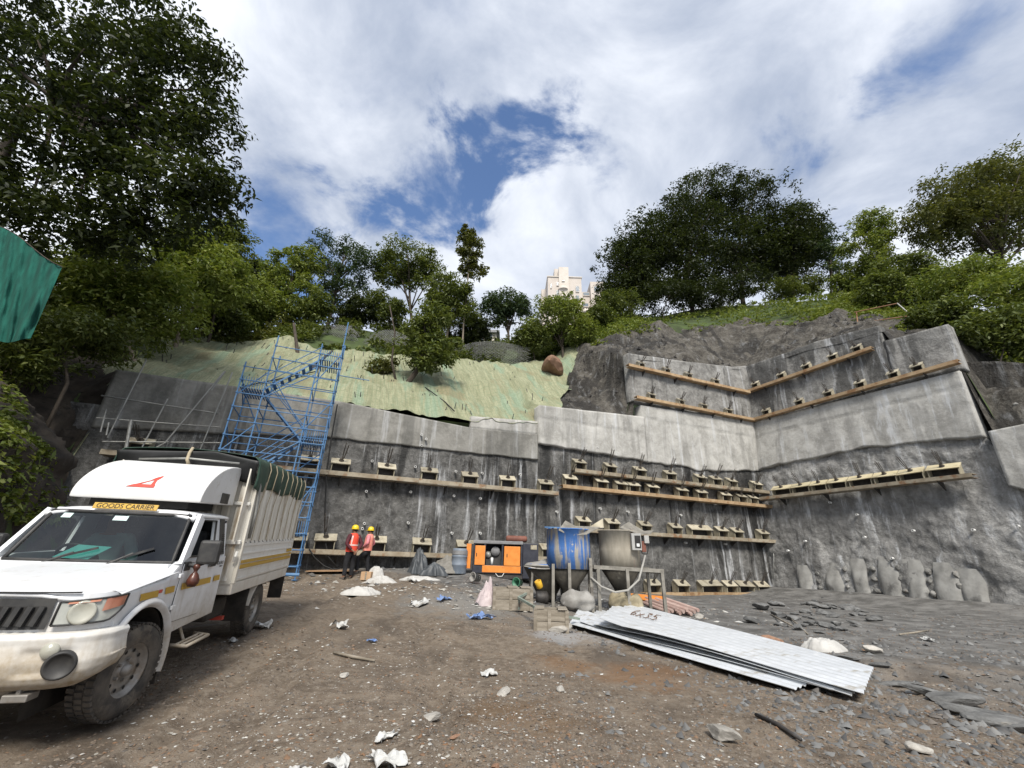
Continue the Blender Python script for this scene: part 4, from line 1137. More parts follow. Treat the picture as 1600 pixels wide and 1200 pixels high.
# bumper
def bump(u, v):
    q = -1 + 2 * u
    prof = [(-0.03, 0.80), (0.035, 0.79), (0.055, 0.765), (0.05, 0.72), (0.06, 0.66), (0.075, 0.60), (0.065, 0.53), (0.03, 0.46), (-0.05, 0.41), (-0.14, 0.40)]
    k = v * (len(prof) - 1); i = min(int(k), len(prof) - 2); f = k - i
    off = prof[i][0] * (1 - f) + prof[i + 1][0] * f; z = prof[i][1] * (1 - f) + prof[i + 1][1] * f
    x, y, nx, ny = front(q, off)
    if abs(q) < 0.30 and 0.47 < z < 0.60: x -= 0.07 * (1 - sstep(0.24, 0.30, abs(q)))
    corner = float(sstep(0.38, 0.45, abs(q)) * (1 - sstep(0.62, 0.72, abs(q))))
    if z < 0.72: x -= 0.03 * corner * float(sstep(0.72, 0.66, z) if z > 0.66 else 1) * (1 if z > 0.52 else 0)
    k2 = float(sstep(0.7, 1.0, abs(q))); z = z + 0.05 * k2 * (0.8 - z) / 0.4 * (1 if z < 0.6 else 0)
    return (float(x), float(y), float(z))
bp = tpart(MB().grid(bump, 90, 40), 'bumper', 'tbump', smooth=True)
for sy in (1, -1):
    x, y, nx, ny = front(sy * 0.555, 0.05)
    tpart(MB().lathe([(0.0, 0.02), (0.05, 0.016), (0.056, 0.0), (0.056, -0.05)], (x, y, 0.685), (nx, ny, 0.05), 20, False), 'fog_lamp', 'amber' if False else 'lens2', bp, smooth=True)
    x, y, nx, ny = front(sy * 0.625, 0.035)
    tpart(MB().lathe([(0.0, 0.03), (0.07, 0.03), (0.078, 0.045), (0.09, 0.048), (0.098, 0.03), (0.098, -0.06)], (x, y, 0.585), (nx, ny, -0.05), 24, False), 'lamp_recess', 'trim', bp, smooth=True)
tpart(MB().box((0.785, 0.0, 0.655), (0.012, 0.52, 0.11)), 'number_plate', 'gold', bp)
tpart(MB().box((0.69, 0.0, 0.535), (0.12, 0.74, 0.085)), 'lower_opening', 'seam', bp)
tpart(MB().box((0.62, 0.48, 0.375), (0.12, 0.16, 0.05)).box((0.56, 0.48, 0.41), (0.2, 0.03, 0.06)), 'tow_hook', 'rim', bp, bevel=0.008)

# greenhouse sides: frame with window opening
def gy(z): return 0.80 - 0.17 * (z - 1.23)
def gp3(x, z, sy, d=0.0): return (x, sy * (gy(z) + d), z)
WIN = [(-0.60, 1.275), (-0.86, 1.665), (-1.29, 1.665), (-1.25, 1.275)]
OUT = [(-0.42, 1.215), (-0.77, 1.725), (-1.63, 1.725), (-1.63, 1.215)]
for sy in (1, -1):
    fm = MB()
    for i in range(4):
        j = (i + 1) % 4
        fm.add([gp3(*OUT[i], sy), gp3(*OUT[j], sy), gp3(*WIN[j], sy), gp3(*WIN[i], sy)], [(0, 1, 2, 3)])
    tpart(fm, 'cab_side', 'tw', solid=0.04)
    MBs = MB().tube([gp3(*p, sy, 0.004) for p in WIN + [WIN[0]]], 0.012, 6)
    tpart(MBs, 'window_seal', 'trim')
    tpart(MB().add([gp3(*p, sy, 0.004) for p in ((-1.43, 1.26), (-1.39, 1.69), (-1.52, 1.69), (-1.57, 1.26))], [(0, 1, 2, 3)]), 'quarter_vent', 'trim', solid=0.01)
    for k in range(10):
        z = 1.30 + k * 0.022
        tpart(MB().bar(gp3(-1.46, z, sy, 0.012), gp3(-1.55, z, sy, 0.012), 0.008, 0.008), 'vent_slat', 'seam')
    # door: seam, panel, stripe pieces
    dy = lambda z, d: sy * (side_y(z) + d)
    dout = [(-0.505, 1.21), (-0.49, 0.72), (-0.55, 0.655), (-1.14, 0.645), (-1.27, 0.75), (-1.33, 0.95), (-1.325, 1.21)]
    def poly(pts, d, sc=1.0):
        cx = sum(p[0] for p in pts) / len(pts); cz = sum(p[1] for p in pts) / len(pts)
        return [((p[0] - cx) * sc + cx, dy((p[1] - cz) * sc + cz, d), (p[1] - cz) * sc + cz) for p in pts]
    tpart(MB().prism(poly(dout, 0.0, 1.018), (0, 0, 0), (0, sy * 0.004, 0)), 'door_gap', 'seam')
    dr = tpart(MB().prism(poly(dout, 0.0, 1.0), (0, 0, 0), (0, sy * 0.010, 0)), 'door', 'tw', bevel=0.004)
    tpart(MB().box((-1.17, dy(1.17, 0.028), 1.165), (0.15, 0.03, 0.045)), 'handle', 'trim', dr, bevel=0.008)
    for (xa, xb, za, zb, par, d) in ((-0.56, -1.26, 0.955, 1.02, dr, 0.012), (0.16, -0.13, 0.945, 1.005, body, 0.004), (-0.26, -0.43, 0.95, 1.012, body, 0.004), (-1.37, -1.54, 0.96, 1.022, body, 0.004)):
        tpart(MB().prism([(xa, dy(za, d), za), (xb, dy(za, d), za), (xb + 0.015, dy(zb, d), zb), (xa + 0.015, dy(zb, d), zb)], (0, 0, 0), (0, sy * 0.003, 0)), 'stripe', 'gold', par)
    tpart(MB().box((-0.155, dy(1.0, 0.008), 0.99), (0.05, 0.006, 0.03)), 'side_marker', 'red', body)
    # hinges
    for z in (0.80, 1.10):
        tpart(MB().box((-0.475, dy(z, 0.015), z), (0.07, 0.025, 0.04)), 'hinge', 'tw', dr, bevel=0.006)
    # mirror
    mr = tpart(MB().box((-0.62, sy * 1.0, 1.33), (0.10, 0.21, 0.25)), 'mirror', 'trim', bevel=0.03)
    tpart(MB().tube([(-0.58, sy * 0.80, 1.20), (-0.60, sy * 0.90, 1.19), (-0.62, sy * 0.97, 1.22)], 0.022, 8), 'mirror_arm', 'trim', mr, smooth=True)
    tpart(MB().box((-0.58, sy * 0.825, 1.185), (0.13, 0.04, 0.09)), 'mirror_mount', 'trim', mr, bevel=0.01)
    # mud flap, step
    tpart(MB().grid(lambda u, v: (-0.52 - 0.05 * v, sy * (0.52 + 0.32 * u), 0.60 - 0.48 * v + 0.01 * math.sin(5 * u)), 6, 6), 'mud_flap', 'under', solid=0.015)
    stp = tpart(MB().tube([(-0.78, sy * 0.78, 0.40), (-0.78, sy * 0.95, 0.385), (-1.32, sy * 0.95, 0.385), (-1.36, sy * 0.78, 0.40)], 0.018, 8), 'side_step', 'tbump', smooth=True)
    for yy in (0.83, 0.89):
        tpart(MB().tube([(-0.78, sy * yy, 0.392), (-1.34, sy * yy, 0.392)], 0.013, 6), 'step_bar', 'tbump', stp)
    tpart(MB().tube([(-1.06, sy * 0.80, 0.39), (-1.06, sy * 0.7, 0.58)], 0.015, 6), 'step_hanger', 'tbump', stp)
# lettering behind the door and small badges
def side_text(txt, x, z, size, y, par, name='lettering', m='trim'):
    me = text_mesh(txt, size)
    o = link(name, me, M[m], par)
    o.rotation_euler = (math.radians(90), 0, math.radians(180))
    o.location = (x, y, z)
    return o
side_text('BOLERO', -1.46, 1.165, 0.055, side_y(1.165) + 0.006, body)
side_text('PIK-UP', -1.50, 1.125, 0.028, side_y(1.125) + 0.006, body)
# roof
def roof(u, v):
    x = -0.70 - 0.955 * u; y = -0.735 + 1.47 * v
    e = max(abs(2 * v - 1), 0)
    z = 1.765 - 0.05 * e ** 6 - 0.05 * (1 - min(1, u * 6)) ** 2 - 0.02 * max(0, u - 0.9) * 10 * 0.1
    return (x, y * (1 - 0.02 * (1 - min(1, u * 5))), z)
rf = tpart(MB().grid(roof, 20, 31), 'roof', 'tw', smooth=True, solid=0.035)
tpart(MB().bar((-0.745, -0.64, 1.715), (-0.745, 0.64, 1.715), 0.05, 0.05), 'roof_header', 'tw', rf, bevel=0.015)
bd = tpart(MB().box((-0.69, 0.02, 1.772), (0.012, 0.62, 0.065), [[math.cos(-.35), 0, math.sin(-.35)], [0, 1, 0], [-math.sin(-.35), 0, math.cos(-.35)]]), 'sign_board', 'gold')
me = text_mesh('GOODS CARRIER', 0.072, 0.0015)
o = link('lettering', me, M['ink'], bd); o.matrix_local = Matrix.Translation((-0.6815, 0.02, 1.772)) @ Matrix.Rotation(-.35, 4, 'Y') @ Matrix.Rotation(math.radians(90), 4, 'Z') @ Matrix.Rotation(math.radians(90), 4, 'X')
# windscreen
def wsc(u, v, d=0.0):
    y = (-0.735 + 1.47 * u) * (1 - 0.10 * v); k = 1 - (2 * u - 1) ** 2
    return (-0.455 - 0.285 * v + 0.05 * k + d, y, 1.225 + 0.48 * v)
ws = tpart(MB().grid(wsc, 17, 9), 'windscreen', 'wind', smooth=True)
edge = [wsc(u, 0, .004) for u in np.linspace(0, 1, 12)] + [wsc(1, v, .004) for v in np.linspace(0.1, 1, 6)] + [wsc(u, 1, .004) for u in np.linspace(1, 0, 12)] + [wsc(0, v, .004) for v in np.linspace(1, 0, 6)]
tpart(MB().tube(edge, 0.018, 6), 'windscreen_seal', 'trim', ws, smooth=True)
M['sticker'] = mat('pale_sticker', (0.5, 0.62, 0.6), rough=0.5)
for (u, v, w) in ((0.13, 0.9, 0.035), (0.52, 0.88, 0.05)):
    tpart(MB().add([wsc(u - w, v - .05, .003), wsc(u + w, v - .05, .003), wsc(u + w, v + .05, .003), wsc(u - w, v + .05, .003)], [(0, 1, 2, 3)]), 'sticker', 'sticker', ws)
for (u0, u1, v1) in ((0.24, 0.52, 0.26), (0.62, 0.86, 0.28)):
    a = np.array(wsc(u0, -0.07, 0.03)); b = np.array(wsc(u0 + (u1 - u0) * .55, v1 * .62, 0.03)); c = np.array(wsc(u1, v1, 0.025))
    wp = tpart(MB().tube([a, b], 0.012, 6), 'wiper', 'trim')
    tpart(MB().bar(a * 0.35 + b * 0.65, c, 0.014, 0.022), 'wiper_blade', 'trim', wp)
# interior
tpart(MB().box((-1.05, 0, 0.80), (1.1, 1.5, 0.06)), 'cab_floor', 'seat')
tpart(MB().box((-1.59, 0, 1.2), (0.05, 1.46, 0.95)), 'cab_back', 'seat')
tpart(MB().prism([(-0.42, -0.73, 1.0), (-0.46, -0.73, 1.205), (-0.66, -0.73, 1.22), (-0.78, -0.73, 1.12), (-0.72, -0.73, 0.9)], (0, 0, 0), (0, 1.46, 0)), 'dashboard', 'seat', bevel=0.02)
for y in (-0.38, 0.36):
    st = tpart(MB().box((-1.22, y, 0.98), (0.5, 0.56, 0.16)), 'seat', 'seat', bevel=0.04)
    tpart(MB().box((-1.47, y, 1.28), (0.14, 0.54, 0.52)), 'backrest', 'seat', st, bevel=0.05)
    tpart(MB().box((-1.49, y, 1.60), (0.1, 0.28, 0.16)), 'headrest', 'seat', st, bevel=0.04)
wc = np.array([-0.88, -0.38, 1.22]); wn = unit([-0.75, 0, 0.65]); w1 = np.array([0, 1.0, 0]); w2 = np.cross(wn, w1)
tpart(MB().tube([wc + 0.19 * (math.cos(a) * w1 + math.sin(a) * w2) for a in np.linspace(0, 2 * math.pi, 25)], 0.016, 8).bar(wc - w1 * .19, wc + w1 * .19, 0.04, 0.03), 'steering_wheel', 'trim', smooth=True)
crd = tag(MB().prism([np.array(wsc(0.25, 0.05, -0.06)), np.array(wsc(0.47, 0.02, -0.06)), np.array(wsc(0.55, 0.27, -0.11)), np.array(wsc(0.33, 0.30, -0.11))], (0, 0, 0), (-0.004, 0, 0)).build('card_folder', M['teal'], truck), 'teal card lying behind the windscreen')

# wheels
def wheel(x, y, sy, name='wheel', steer=0.0):
    c = np.array([x, y, 0.362]); ax = (0, sy, 0); n_before = set(bpy.data.objects)
    prof = [(0.205, -0.10), (0.25, -0.115), (0.31, -0.118), (0.345, -0.105), (0.362, -0.08), (0.366, 0.0), (0.362, 0.08), (0.345, 0.105), (0.31, 0.118), (0.25, 0.115), (0.205, 0.10)]
    ty = tpart(MB().lathe(prof, c, ax, 40, False), name, 'tyre', smooth=True)
    tr = MB()
    for k in range(44):
        a = 2 * math.pi * k / 44
        for w_, da in ((-0.07, 0), (0.0, 0.07), (0.07, 0)):
            R = np.array([[math.cos(a + da), 0, -math.sin(a + da)], [0, 1, 0], [math.sin(a + da), 0, math.cos(a + da)]])
            tr.box(c + R @ np.array([0.366, w_, 0]), (0.02, 0.058, 0.034), R)
    o = tpart(tr, 'tread', 'tyre', ty); o['kind'] = 'stuff'
    rim = tpart(MB().lathe([(0.0, 0.05), (0.055, 0.05), (0.06, 0.04), (0.085, 0.028), (0.12, 0.045), (0.155, 0.05), (0.175, 0.03), (0.185, 0.07), (0.2, 0.085), (0.212, 0.1), (0.212, 0.07), (0.19, -0.08)], c, ax, 32, False), 'rim', 'rim', ty, smooth=True)
    for k in range(10):
        a = 2 * math.pi * k / 10
        tpart(MB().lathe([(0.0, 0.056), (0.017, 0.055)], c + np.array([0.152 * math.cos(a), 0, 0.152 * math.sin(a)]), ax, 8, False), 'rim_hole', 'seam', rim)
    tpart(MB().lathe([(0.0, 0.1), (0.04, 0.095), (0.05, 0.05)], c, ax, 16, False), 'hub', 'rim', rim, smooth=True)
    for k in range(5):
        a = 2 * math.pi * (k + .5) / 5
        tpart(MB().lathe([(0.0, 0.062), (0.013, 0.06), (0.013, 0.03)], c + np.array([0.085 * math.cos(a), 0, 0.085 * math.sin(a)]), ax, 6, False), 'wheel_nut', 'rim', rim)
    if steer:                                             # steered: turn the wheel about its king pin
        ty.matrix_local = Matrix.Translation(c.tolist()) @ Matrix.Rotation(-steer, 4, 'Z') @ Matrix.Translation((-c).tolist())
wheel(-0.06, 0.735, 1, steer=0.16); wheel(-0.06, -0.735, -1, steer=0.16); wheel(-3.42, 0.70, 1); wheel(-3.42, -0.70, -1)
# chassis
ch = MB()
for sy in (1, -1): ch.box((-2.0, sy * 0.40, 0.62), (5.4, 0.09, 0.14))
tpart(ch, 'chassis', 'under')['kind'] = 'stuff'
tpart(MB().box((0.05, 0, 0.62), (0.7, 0.82, 0.5)), 'engine', 'under')
tpart(MB().box((-2.3, 0.52, 0.52), (0.6, 0.26, 0.26)), 'fuel_tank', 'under', bevel=0.05)
for x in (0, -3.42): tpart(MB().tube([(x, -0.66, 0.36), (x, 0.66, 0.36)], 0.06, 10), 'axle', 'under')
tpart(MB().lathe([(0.05, -0.15), (0.14, -0.08), (0.16, 0), (0.14, 0.08), (0.05, 0.15)], (-3.42, 0, 0.36), (1, 0, 0), 14), 'differential', 'under')
tpart(MB().box((-2.55, 0.55, 0.36), (0.08, 0.22, 0.05)), 'reflector', 'red')

# cargo box
BX0, BX1, BY = -2.0, -4.78, 0.86
bx = tpart(MB().box(((BX0 + BX1) / 2, 0, 0.80), (BX0 - BX1, 2 * BY, 0.15)), 'box_floor', 'tbox', bevel=0.012)
for sy in (1, -1):
    sd = tpart(MB().box(((BX0 + BX1) / 2, sy * (BY - 0.02), 1.135), (BX0 - BX1 - 0.01, 0.04, 0.51)), 'side_gate', 'tbox', bevel=0.006)
    for z, h in ((0.915, 0.035), (1.035, 0.02), (1.16, 0.02), (1.25, 0.03), (1.365, 0.04)):
        tpart(MB().box(((BX0 + BX1) / 2, sy * (BY + 0.006), z), (BX0 - BX1 - 0.03, 0.016, h)), 'rib', 'tbox', sd, bevel=0.004)
    for (xa, xb, z, h) in ((BX0 - 0.06, BX1 + 0.04, 1.075, 0.05), (BX0 - 0.06, BX1 + 0.04, 1.14, 0.04), (BX1 + 0.34, BX1 + 0.04, 1.205, 0.05)):
        tpart(MB().box(((xa + xb) / 2, sy * (BY + 0.010), z), (xa - xb, 0.02, h)), 'stripe', 'gold', sd)
    for k in range(14):                                    # upright pressed panels
        w = (BX0 - BX1 - 0.14) / 14; x = BX0 - 0.07 - (k + 0.5) * w
        m = MB().prism([(x - w * .46, sy * (BY - 0.035), 1.40), (x - w * .46, sy * (BY - 0.005), 1.40), (x - w * .30, sy * (BY + 0.012), 1.40), (x + w * .30, sy * (BY + 0.012), 1.40), (x + w * .46, sy * (BY - 0.005), 1.40), (x + w * .46, sy * (BY - 0.035), 1.40)], (0, 0, 0), (0, 0, 1.06))
        tpart(m, 'side_panel', 'tpanel', bx)
    tpart(MB().box(((BX0 + BX1) / 2, sy * (BY - 0.045), 1.93), (BX0 - BX1 - 0.1, 0.012, 1.08)), 'panel_backing', 'seam', bx)
    tpart(MB().box(((BX0 + BX1) / 2, sy * (BY - 0.02), 1.402), (BX0 - BX1 - 0.02, 0.05, 0.03)), 'hinge_rail', 'under', bx)
    for k in range(14):
        x = BX0 - 0.17 - k * 0.19
        tpart(MB().box((x, sy * (BY + 0.008), 1.395), (0.1, 0.02, 0.028)), 'hinge_leaf', 'tbox', bx)
    for x in (BX0 - 0.03, BX1 + 0.03):
        tpart(MB().box((x, sy * (BY - 0.02), 1.70), (0.07, 0.07, 1.66)), 'corner_post', 'tpanel', bx)
    tpart(MB().box((-4.80, sy * 0.72, 0.52), (0.03, 0.24, 0.38)), 'rear_flap', 'under', bx)
    tpart(MB().grid(lambda u, v: (-2.86 - 0.16 * (1 - v) * 0 + 0.03 * math.sin(3 * v), sy * (0.54 + 0.30 * u), 0.27 + 0.44 * v), 5, 6), 'wheel_flap', 'under', bx, solid=0.015)
    def guard(u, v, sy=sy):
        a = math.radians(165 - 110 * u); return (-3.42 - 0.47 * math.cos(a), sy * (0.55 + 0.29 * v), 0.35 + 0.42 * math.sin(a))
    tpart(MB().grid(guard, 14, 3), 'rear_mudguard', 'tbox', bx, solid=0.01)
fw_ = tpart(MB().box((BX0 - 0.0, 0, 1.66), (0.04, 2 * BY - 0.06, 1.6)), 'box_front', 'tpanel', bx)
for y in np.linspace(-0.72, 0.72, 9):
    tpart(MB().prism([(BX0 + 0.02, y - 0.06, 0.9), (BX0 + 0.045, y - 0.04, 0.9), (BX0 + 0.045, y + 0.04, 0.9), (BX0 + 0.02, y + 0.06, 0.9)], (0, 0, 0), (0, 0, 1.5)), 'front_rib', 'tpanel', fw_)
tpart(MB().box((BX0 + 0.05, 0, 1.40), (0.06, 2 * BY - 0.02, 0.06)), 'front_rail', 'tbox', fw_, bevel=0.01)
tpart(MB().box((BX0 + 0.05, 0, 1.92), (0.05, 2 * BY - 0.02, 0.05)), 'front_rail', 'tbox', fw_, bevel=0.01)
for y in (0.84, -0.84):
    tpart(MB().tube([(BX0 + 0.08, y, 1.28), (BX0 + 0.1, y, 1.22), (BX0 + 0.06, y * 0.98, 1.15)], 0.018, 6), 'latch', 'tbox', fw_)
tpart(MB().box((BX1, 0, 1.66), (0.04, 2 * BY - 0.08, 1.58)), 'tailgate', 'tpanel', bx)
# wing sheets joining the box to the fairing
for sy in (1, -1):
    tpart(MB().box((BX0 + 0.11, sy * 0.80, 1.92), (0.2, 0.02, 1.02)), 'wing_sheet', 'tpanel', bx)
# fairing over the cab
FWY = 0.665
def fprof(u):
    """front lower lip -> top -> back"""
    t = u * math.pi / 2
    return (-0.86 - 0.95 * (1 - math.cos(t)) ** 0.9, 1.90 + 0.50 * math.sin(t) ** 1.05)
fp = [fprof(u) for u in np.linspace(0, 1, 16)]
side = [(-0.86, 1.86)] + fp + [(-1.86, 2.40), (-1.86, 1.88)]
fa = MB().prism([(x, -FWY, z) for x, z in side], (0, 0, 0), (0, 2 * FWY, 0))
fair = tpart(fa, 'roof_fairing', 'fair', bevel=0.012)
tpart(MB().box((-1.30, 0, 1.83), (0.7, 1.0, 0.1)), 'fairing_mount', 'seam', fair)
tpart(MB().box((-0.99, -0.22, 1.835), (0.06, 0.24, 0.09)), 'fairing_bracket', 'fair', fair)
tpart(MB().box((-1.52, FWY + 0.004, 1.955), (0.24, 0.008, 0.13)), 'maker_plate', 'trim', fair)
# red warning triangle on the fairing
def fpt(y, u, d=0.006):
    x, z = fprof(u); x2, z2 = fprof(u + 0.02); tx, tz = x2 - x, z2 - z; l = math.hypot(tx, tz)
    return (x + tz / l * d, y, z - tx / l * d)
tri_o = [(-0.17, 0.14), (0.12, 0.14), (0.12, 0.36)]; tri_i = [(-0.04, 0.19), (0.07, 0.19), (0.07, 0.27)]
tm = MB()
for i in range(3):
    j = (i + 1) % 3
    tm.add([fpt(tri_o[i][0], tri_o[i][1]), fpt(tri_o[j][0], tri_o[j][1]), fpt(tri_i[j][0], tri_i[j][1]), fpt(tri_i[i][0], tri_i[i][1])], [(0, 1, 2, 3)])
tpart(tm, 'warning_triangle', 'red', fair)
# tarpaulin
def tarp_side(u, v, sy):
    x = -1.78 + (BX1 - 0.03 + 1.78) * u
    fold = 0.018 * math.sin(23 * u) + 0.012 * math.sin(51 * u + 1)
    if v < 0.5:
        k = v / 0.5
        y = sy * (0.0 + 0.88 * k); z = 2.60 - 0.06 * k ** 2 + 0.03 * math.sin(9 * u) * (1 - k) + 0.04 * math.sin(3.1 * u)
        z += 0.03 * (1 - u)
    else:
        k = (v - 0.5) / 0.5
        y = sy * (0.885 + 0.02 * math.sin(3 * k) + fold * (0.4 + k)); z = 2.54 - (0.36 + 0.03 * math.sin(17 * u) + 0.05 * (1 - u)) * k + 0.04 * math.sin(3.1 * u) * (1 - k)
    return (x, y, z)
tp = tpart(MB().grid(lambda u, v: tarp_side(u, v, 1), 60, 18), 'tarpaulin', 'tarp_g', smooth=True, solid=0.01)
tpart(MB().grid(lambda u, v: tarp_side(u, v, -1), 60, 18), 'tarpaulin_far_side', 'tarp_g', tp, smooth=True, solid=0.01)
def tarp_front(u, v):
    y = -0.90 + 1.80 * u
    top = 2.60 - 0.06 * (abs(y) / 0.9) ** 2 - 0.05 * abs(math.sin(4.2 * u + 0.4)) + 0.02
    return (-1.76 - 0.18 * v + 0.03 * math.sin(7 * u + 2 * v), y * (1 - 0.06 * v), top - (0.34 + 0.04 * math.sin(6 * u)) * v)
tpart(MB().grid(tarp_front, 40, 8), 'front_flap', 'tarp_b', tp, smooth=True, solid=0.01)
for x in np.linspace(-2.25, -4.6, 8):
    tpart(MB().tube([(x, 0.895, 2.56), (x - 0.01, 0.93, 2.45), (x, 0.915, 2.2), (x + 0.015, 0.89, 1.95), (x, 0.885, 1.42)], 0.0065, 5), 'tie_rope', 'tan_rope', tp)
tpart(MB().tube([(-1.80, 0.70, 2.50), (-1.92, 0.85, 2.36), (-2.02, 0.90, 2.18), (-2.1, 0.90, 1.8), (-2.12, 0.885, 1.45)], 0.022, 6), 'strap', 'galv', tp, smooth=True)
tpart(MB().tube([(-1.75, -0.6, 2.43), (-1.72, 0.0, 2.48), (-1.74, 0.65, 2.46)], 0.014, 6), 'strap', 'galv', tp, smooth=True)
tpart(MB().tube([(-1.80, -0.02, 2.64), (-1.73, -0.01, 2.56), (-1.70, 0.0, 2.46), (-1.70, 0.03, 2.40)], 0.022, 6), 'rope_knot', 'tan_rope', tp, smooth=True)

# cloth bundle hanging from the mirror
M['bundle'] = mat('brown_bundle', (0.035, 0.01, 0.006), (0.09, 0.024, 0.011), 14, 0.45, coat=0.3)
w = lambda x, y, z: np.array(T_O + t_f * x + t_l * y + t_u * z)
bb = MB().lathe([(0.0, -0.2), (0.035, -0.197), (0.058, -0.165), (0.06, -0.13), (0.04, -0.08), (0.017, -0.05), (0.02, -0.035), (0.034, -0.008), (0.03, 0.02), (0.0, 0.035)], w(-0.60, 0.92, 1.18), (0, 0, 1), 16, False)
o = bb.build('cloth_bundle', M['bundle'], None, True)
tag(o, 'small dark red-brown bundle hanging from the truck side mirror', 'bundle')
MB().tube([w(-0.60, 0.92, 1.20), w(-0.61, 0.93, 1.225)], 0.008, 6).build('string', M['tan_rope'], o)
# ------------------------------------------------------------------ people
M['skin'] = mat('brown_skin', (0.2, 0.1, 0.06), (0.25, 0.13, 0.08), 6, 0.6)
M['hair'] = mat('black_hair', (0.012, 0.01, 0.009), rough=0.6)
M['vest'] = mat('orange_red_vest', (0.72, 0.075, 0.035), (0.62, 0.06, 0.035), 6, 0.75)
M['vest2'] = mat('faded_salmon_vest', (0.72, 0.2, 0.14), (0.68, 0.3, 0.24), 7, 0.8)
M['reflect'] = mat('reflective_tape', (0.62, 0.4, 0.36), (0.68, 0.5, 0.46), 10, 0.5)
M['maroon'] = mat('maroon_shirt', (0.06, 0.012, 0.018), (0.09, 0.02, 0.028), 8, 0.85)
M['pink'] = mat('pink_shirt', (0.55, 0.17, 0.2), (0.62, 0.24, 0.26), 8, 0.85)
M['trouser'] = mat('black_trousers', (0.01, 0.01, 0.012), (0.022, 0.022, 0.025), 8, 0.9)
M['helmet'] = mat('yellow_helmet', (0.75, 0.52, 0.02), rough=0.35, coat=0.4)
M['shoe'] = mat('dusty_shoe', (0.04, 0.035, 0.03), (0.1, 0.085, 0.07), 9, 0.8)
M['tealshirt'] = mat('grey_teal_shirt', (0.16, 0.24, 0.23), (0.2, 0.3, 0.28), 8, 0.85)

def skin_obj(name, verts, edges, radii, material, parent, levels=2):
    me = bpy.data.meshes.new(name); me.from_pydata([tuple(v) for v in verts], edges, [])
    o = link(name, me, material, parent)
    o.modifiers.new('skin', 'SKIN').use_smooth_shade = True
    sv = me.skin_vertices[0].data
    for k, r in enumerate(radii):
        sv[k].radius = (r, r) if np.isscalar(r) else r
        sv[k].use_root = (k == 0)
    s = o.modifiers.new('sub', 'SUBSURF'); s.levels = s.render_levels = levels
    return o
class Sk:
    def __init__(s): s.v, s.e, s.r = [], [], []
    def p(s, co, r, prev=None):
        s.v.append(co); s.r.append(r)
        if prev is not None: s.e.append((prev, len(s.v) - 1))
        return len(s.v) - 1
    def chain(s, prev, items):
        for co, r in items: prev = s.p(co, r, prev)
        return prev
def hand(k, wrist, i, d, side, palm_n):
    """palm and five separate fingers growing from the wrist along d"""
    d = unit(d); w = unit(np.cross(d, palm_n)); wr = np.array(wrist)
    pa = k.p(wr + d * 0.05, (0.034, 0.018), i)
    pe = k.p(wr + d * 0.085, (0.036, 0.016), pa)
    for q, (off, ln) in enumerate(((-0.027, 0.065), (-0.009, 0.078), (0.009, 0.073), (0.027, 0.056))):
        b = wr + d * 0.1 + w * off
        k.chain(pe, [(b, 0.009), (b + d * ln * 0.5 + palm_n * 0.008, 0.0085), (b + d * ln * 0.85 + palm_n * 0.03, 0.007)])
    b = wr + d * 0.04 + w * 0.04 * side
    k.chain(pa, [(b, 0.011), (b + d * 0.035 + w * 0.012 * side + palm_n * 0.015, 0.009)])
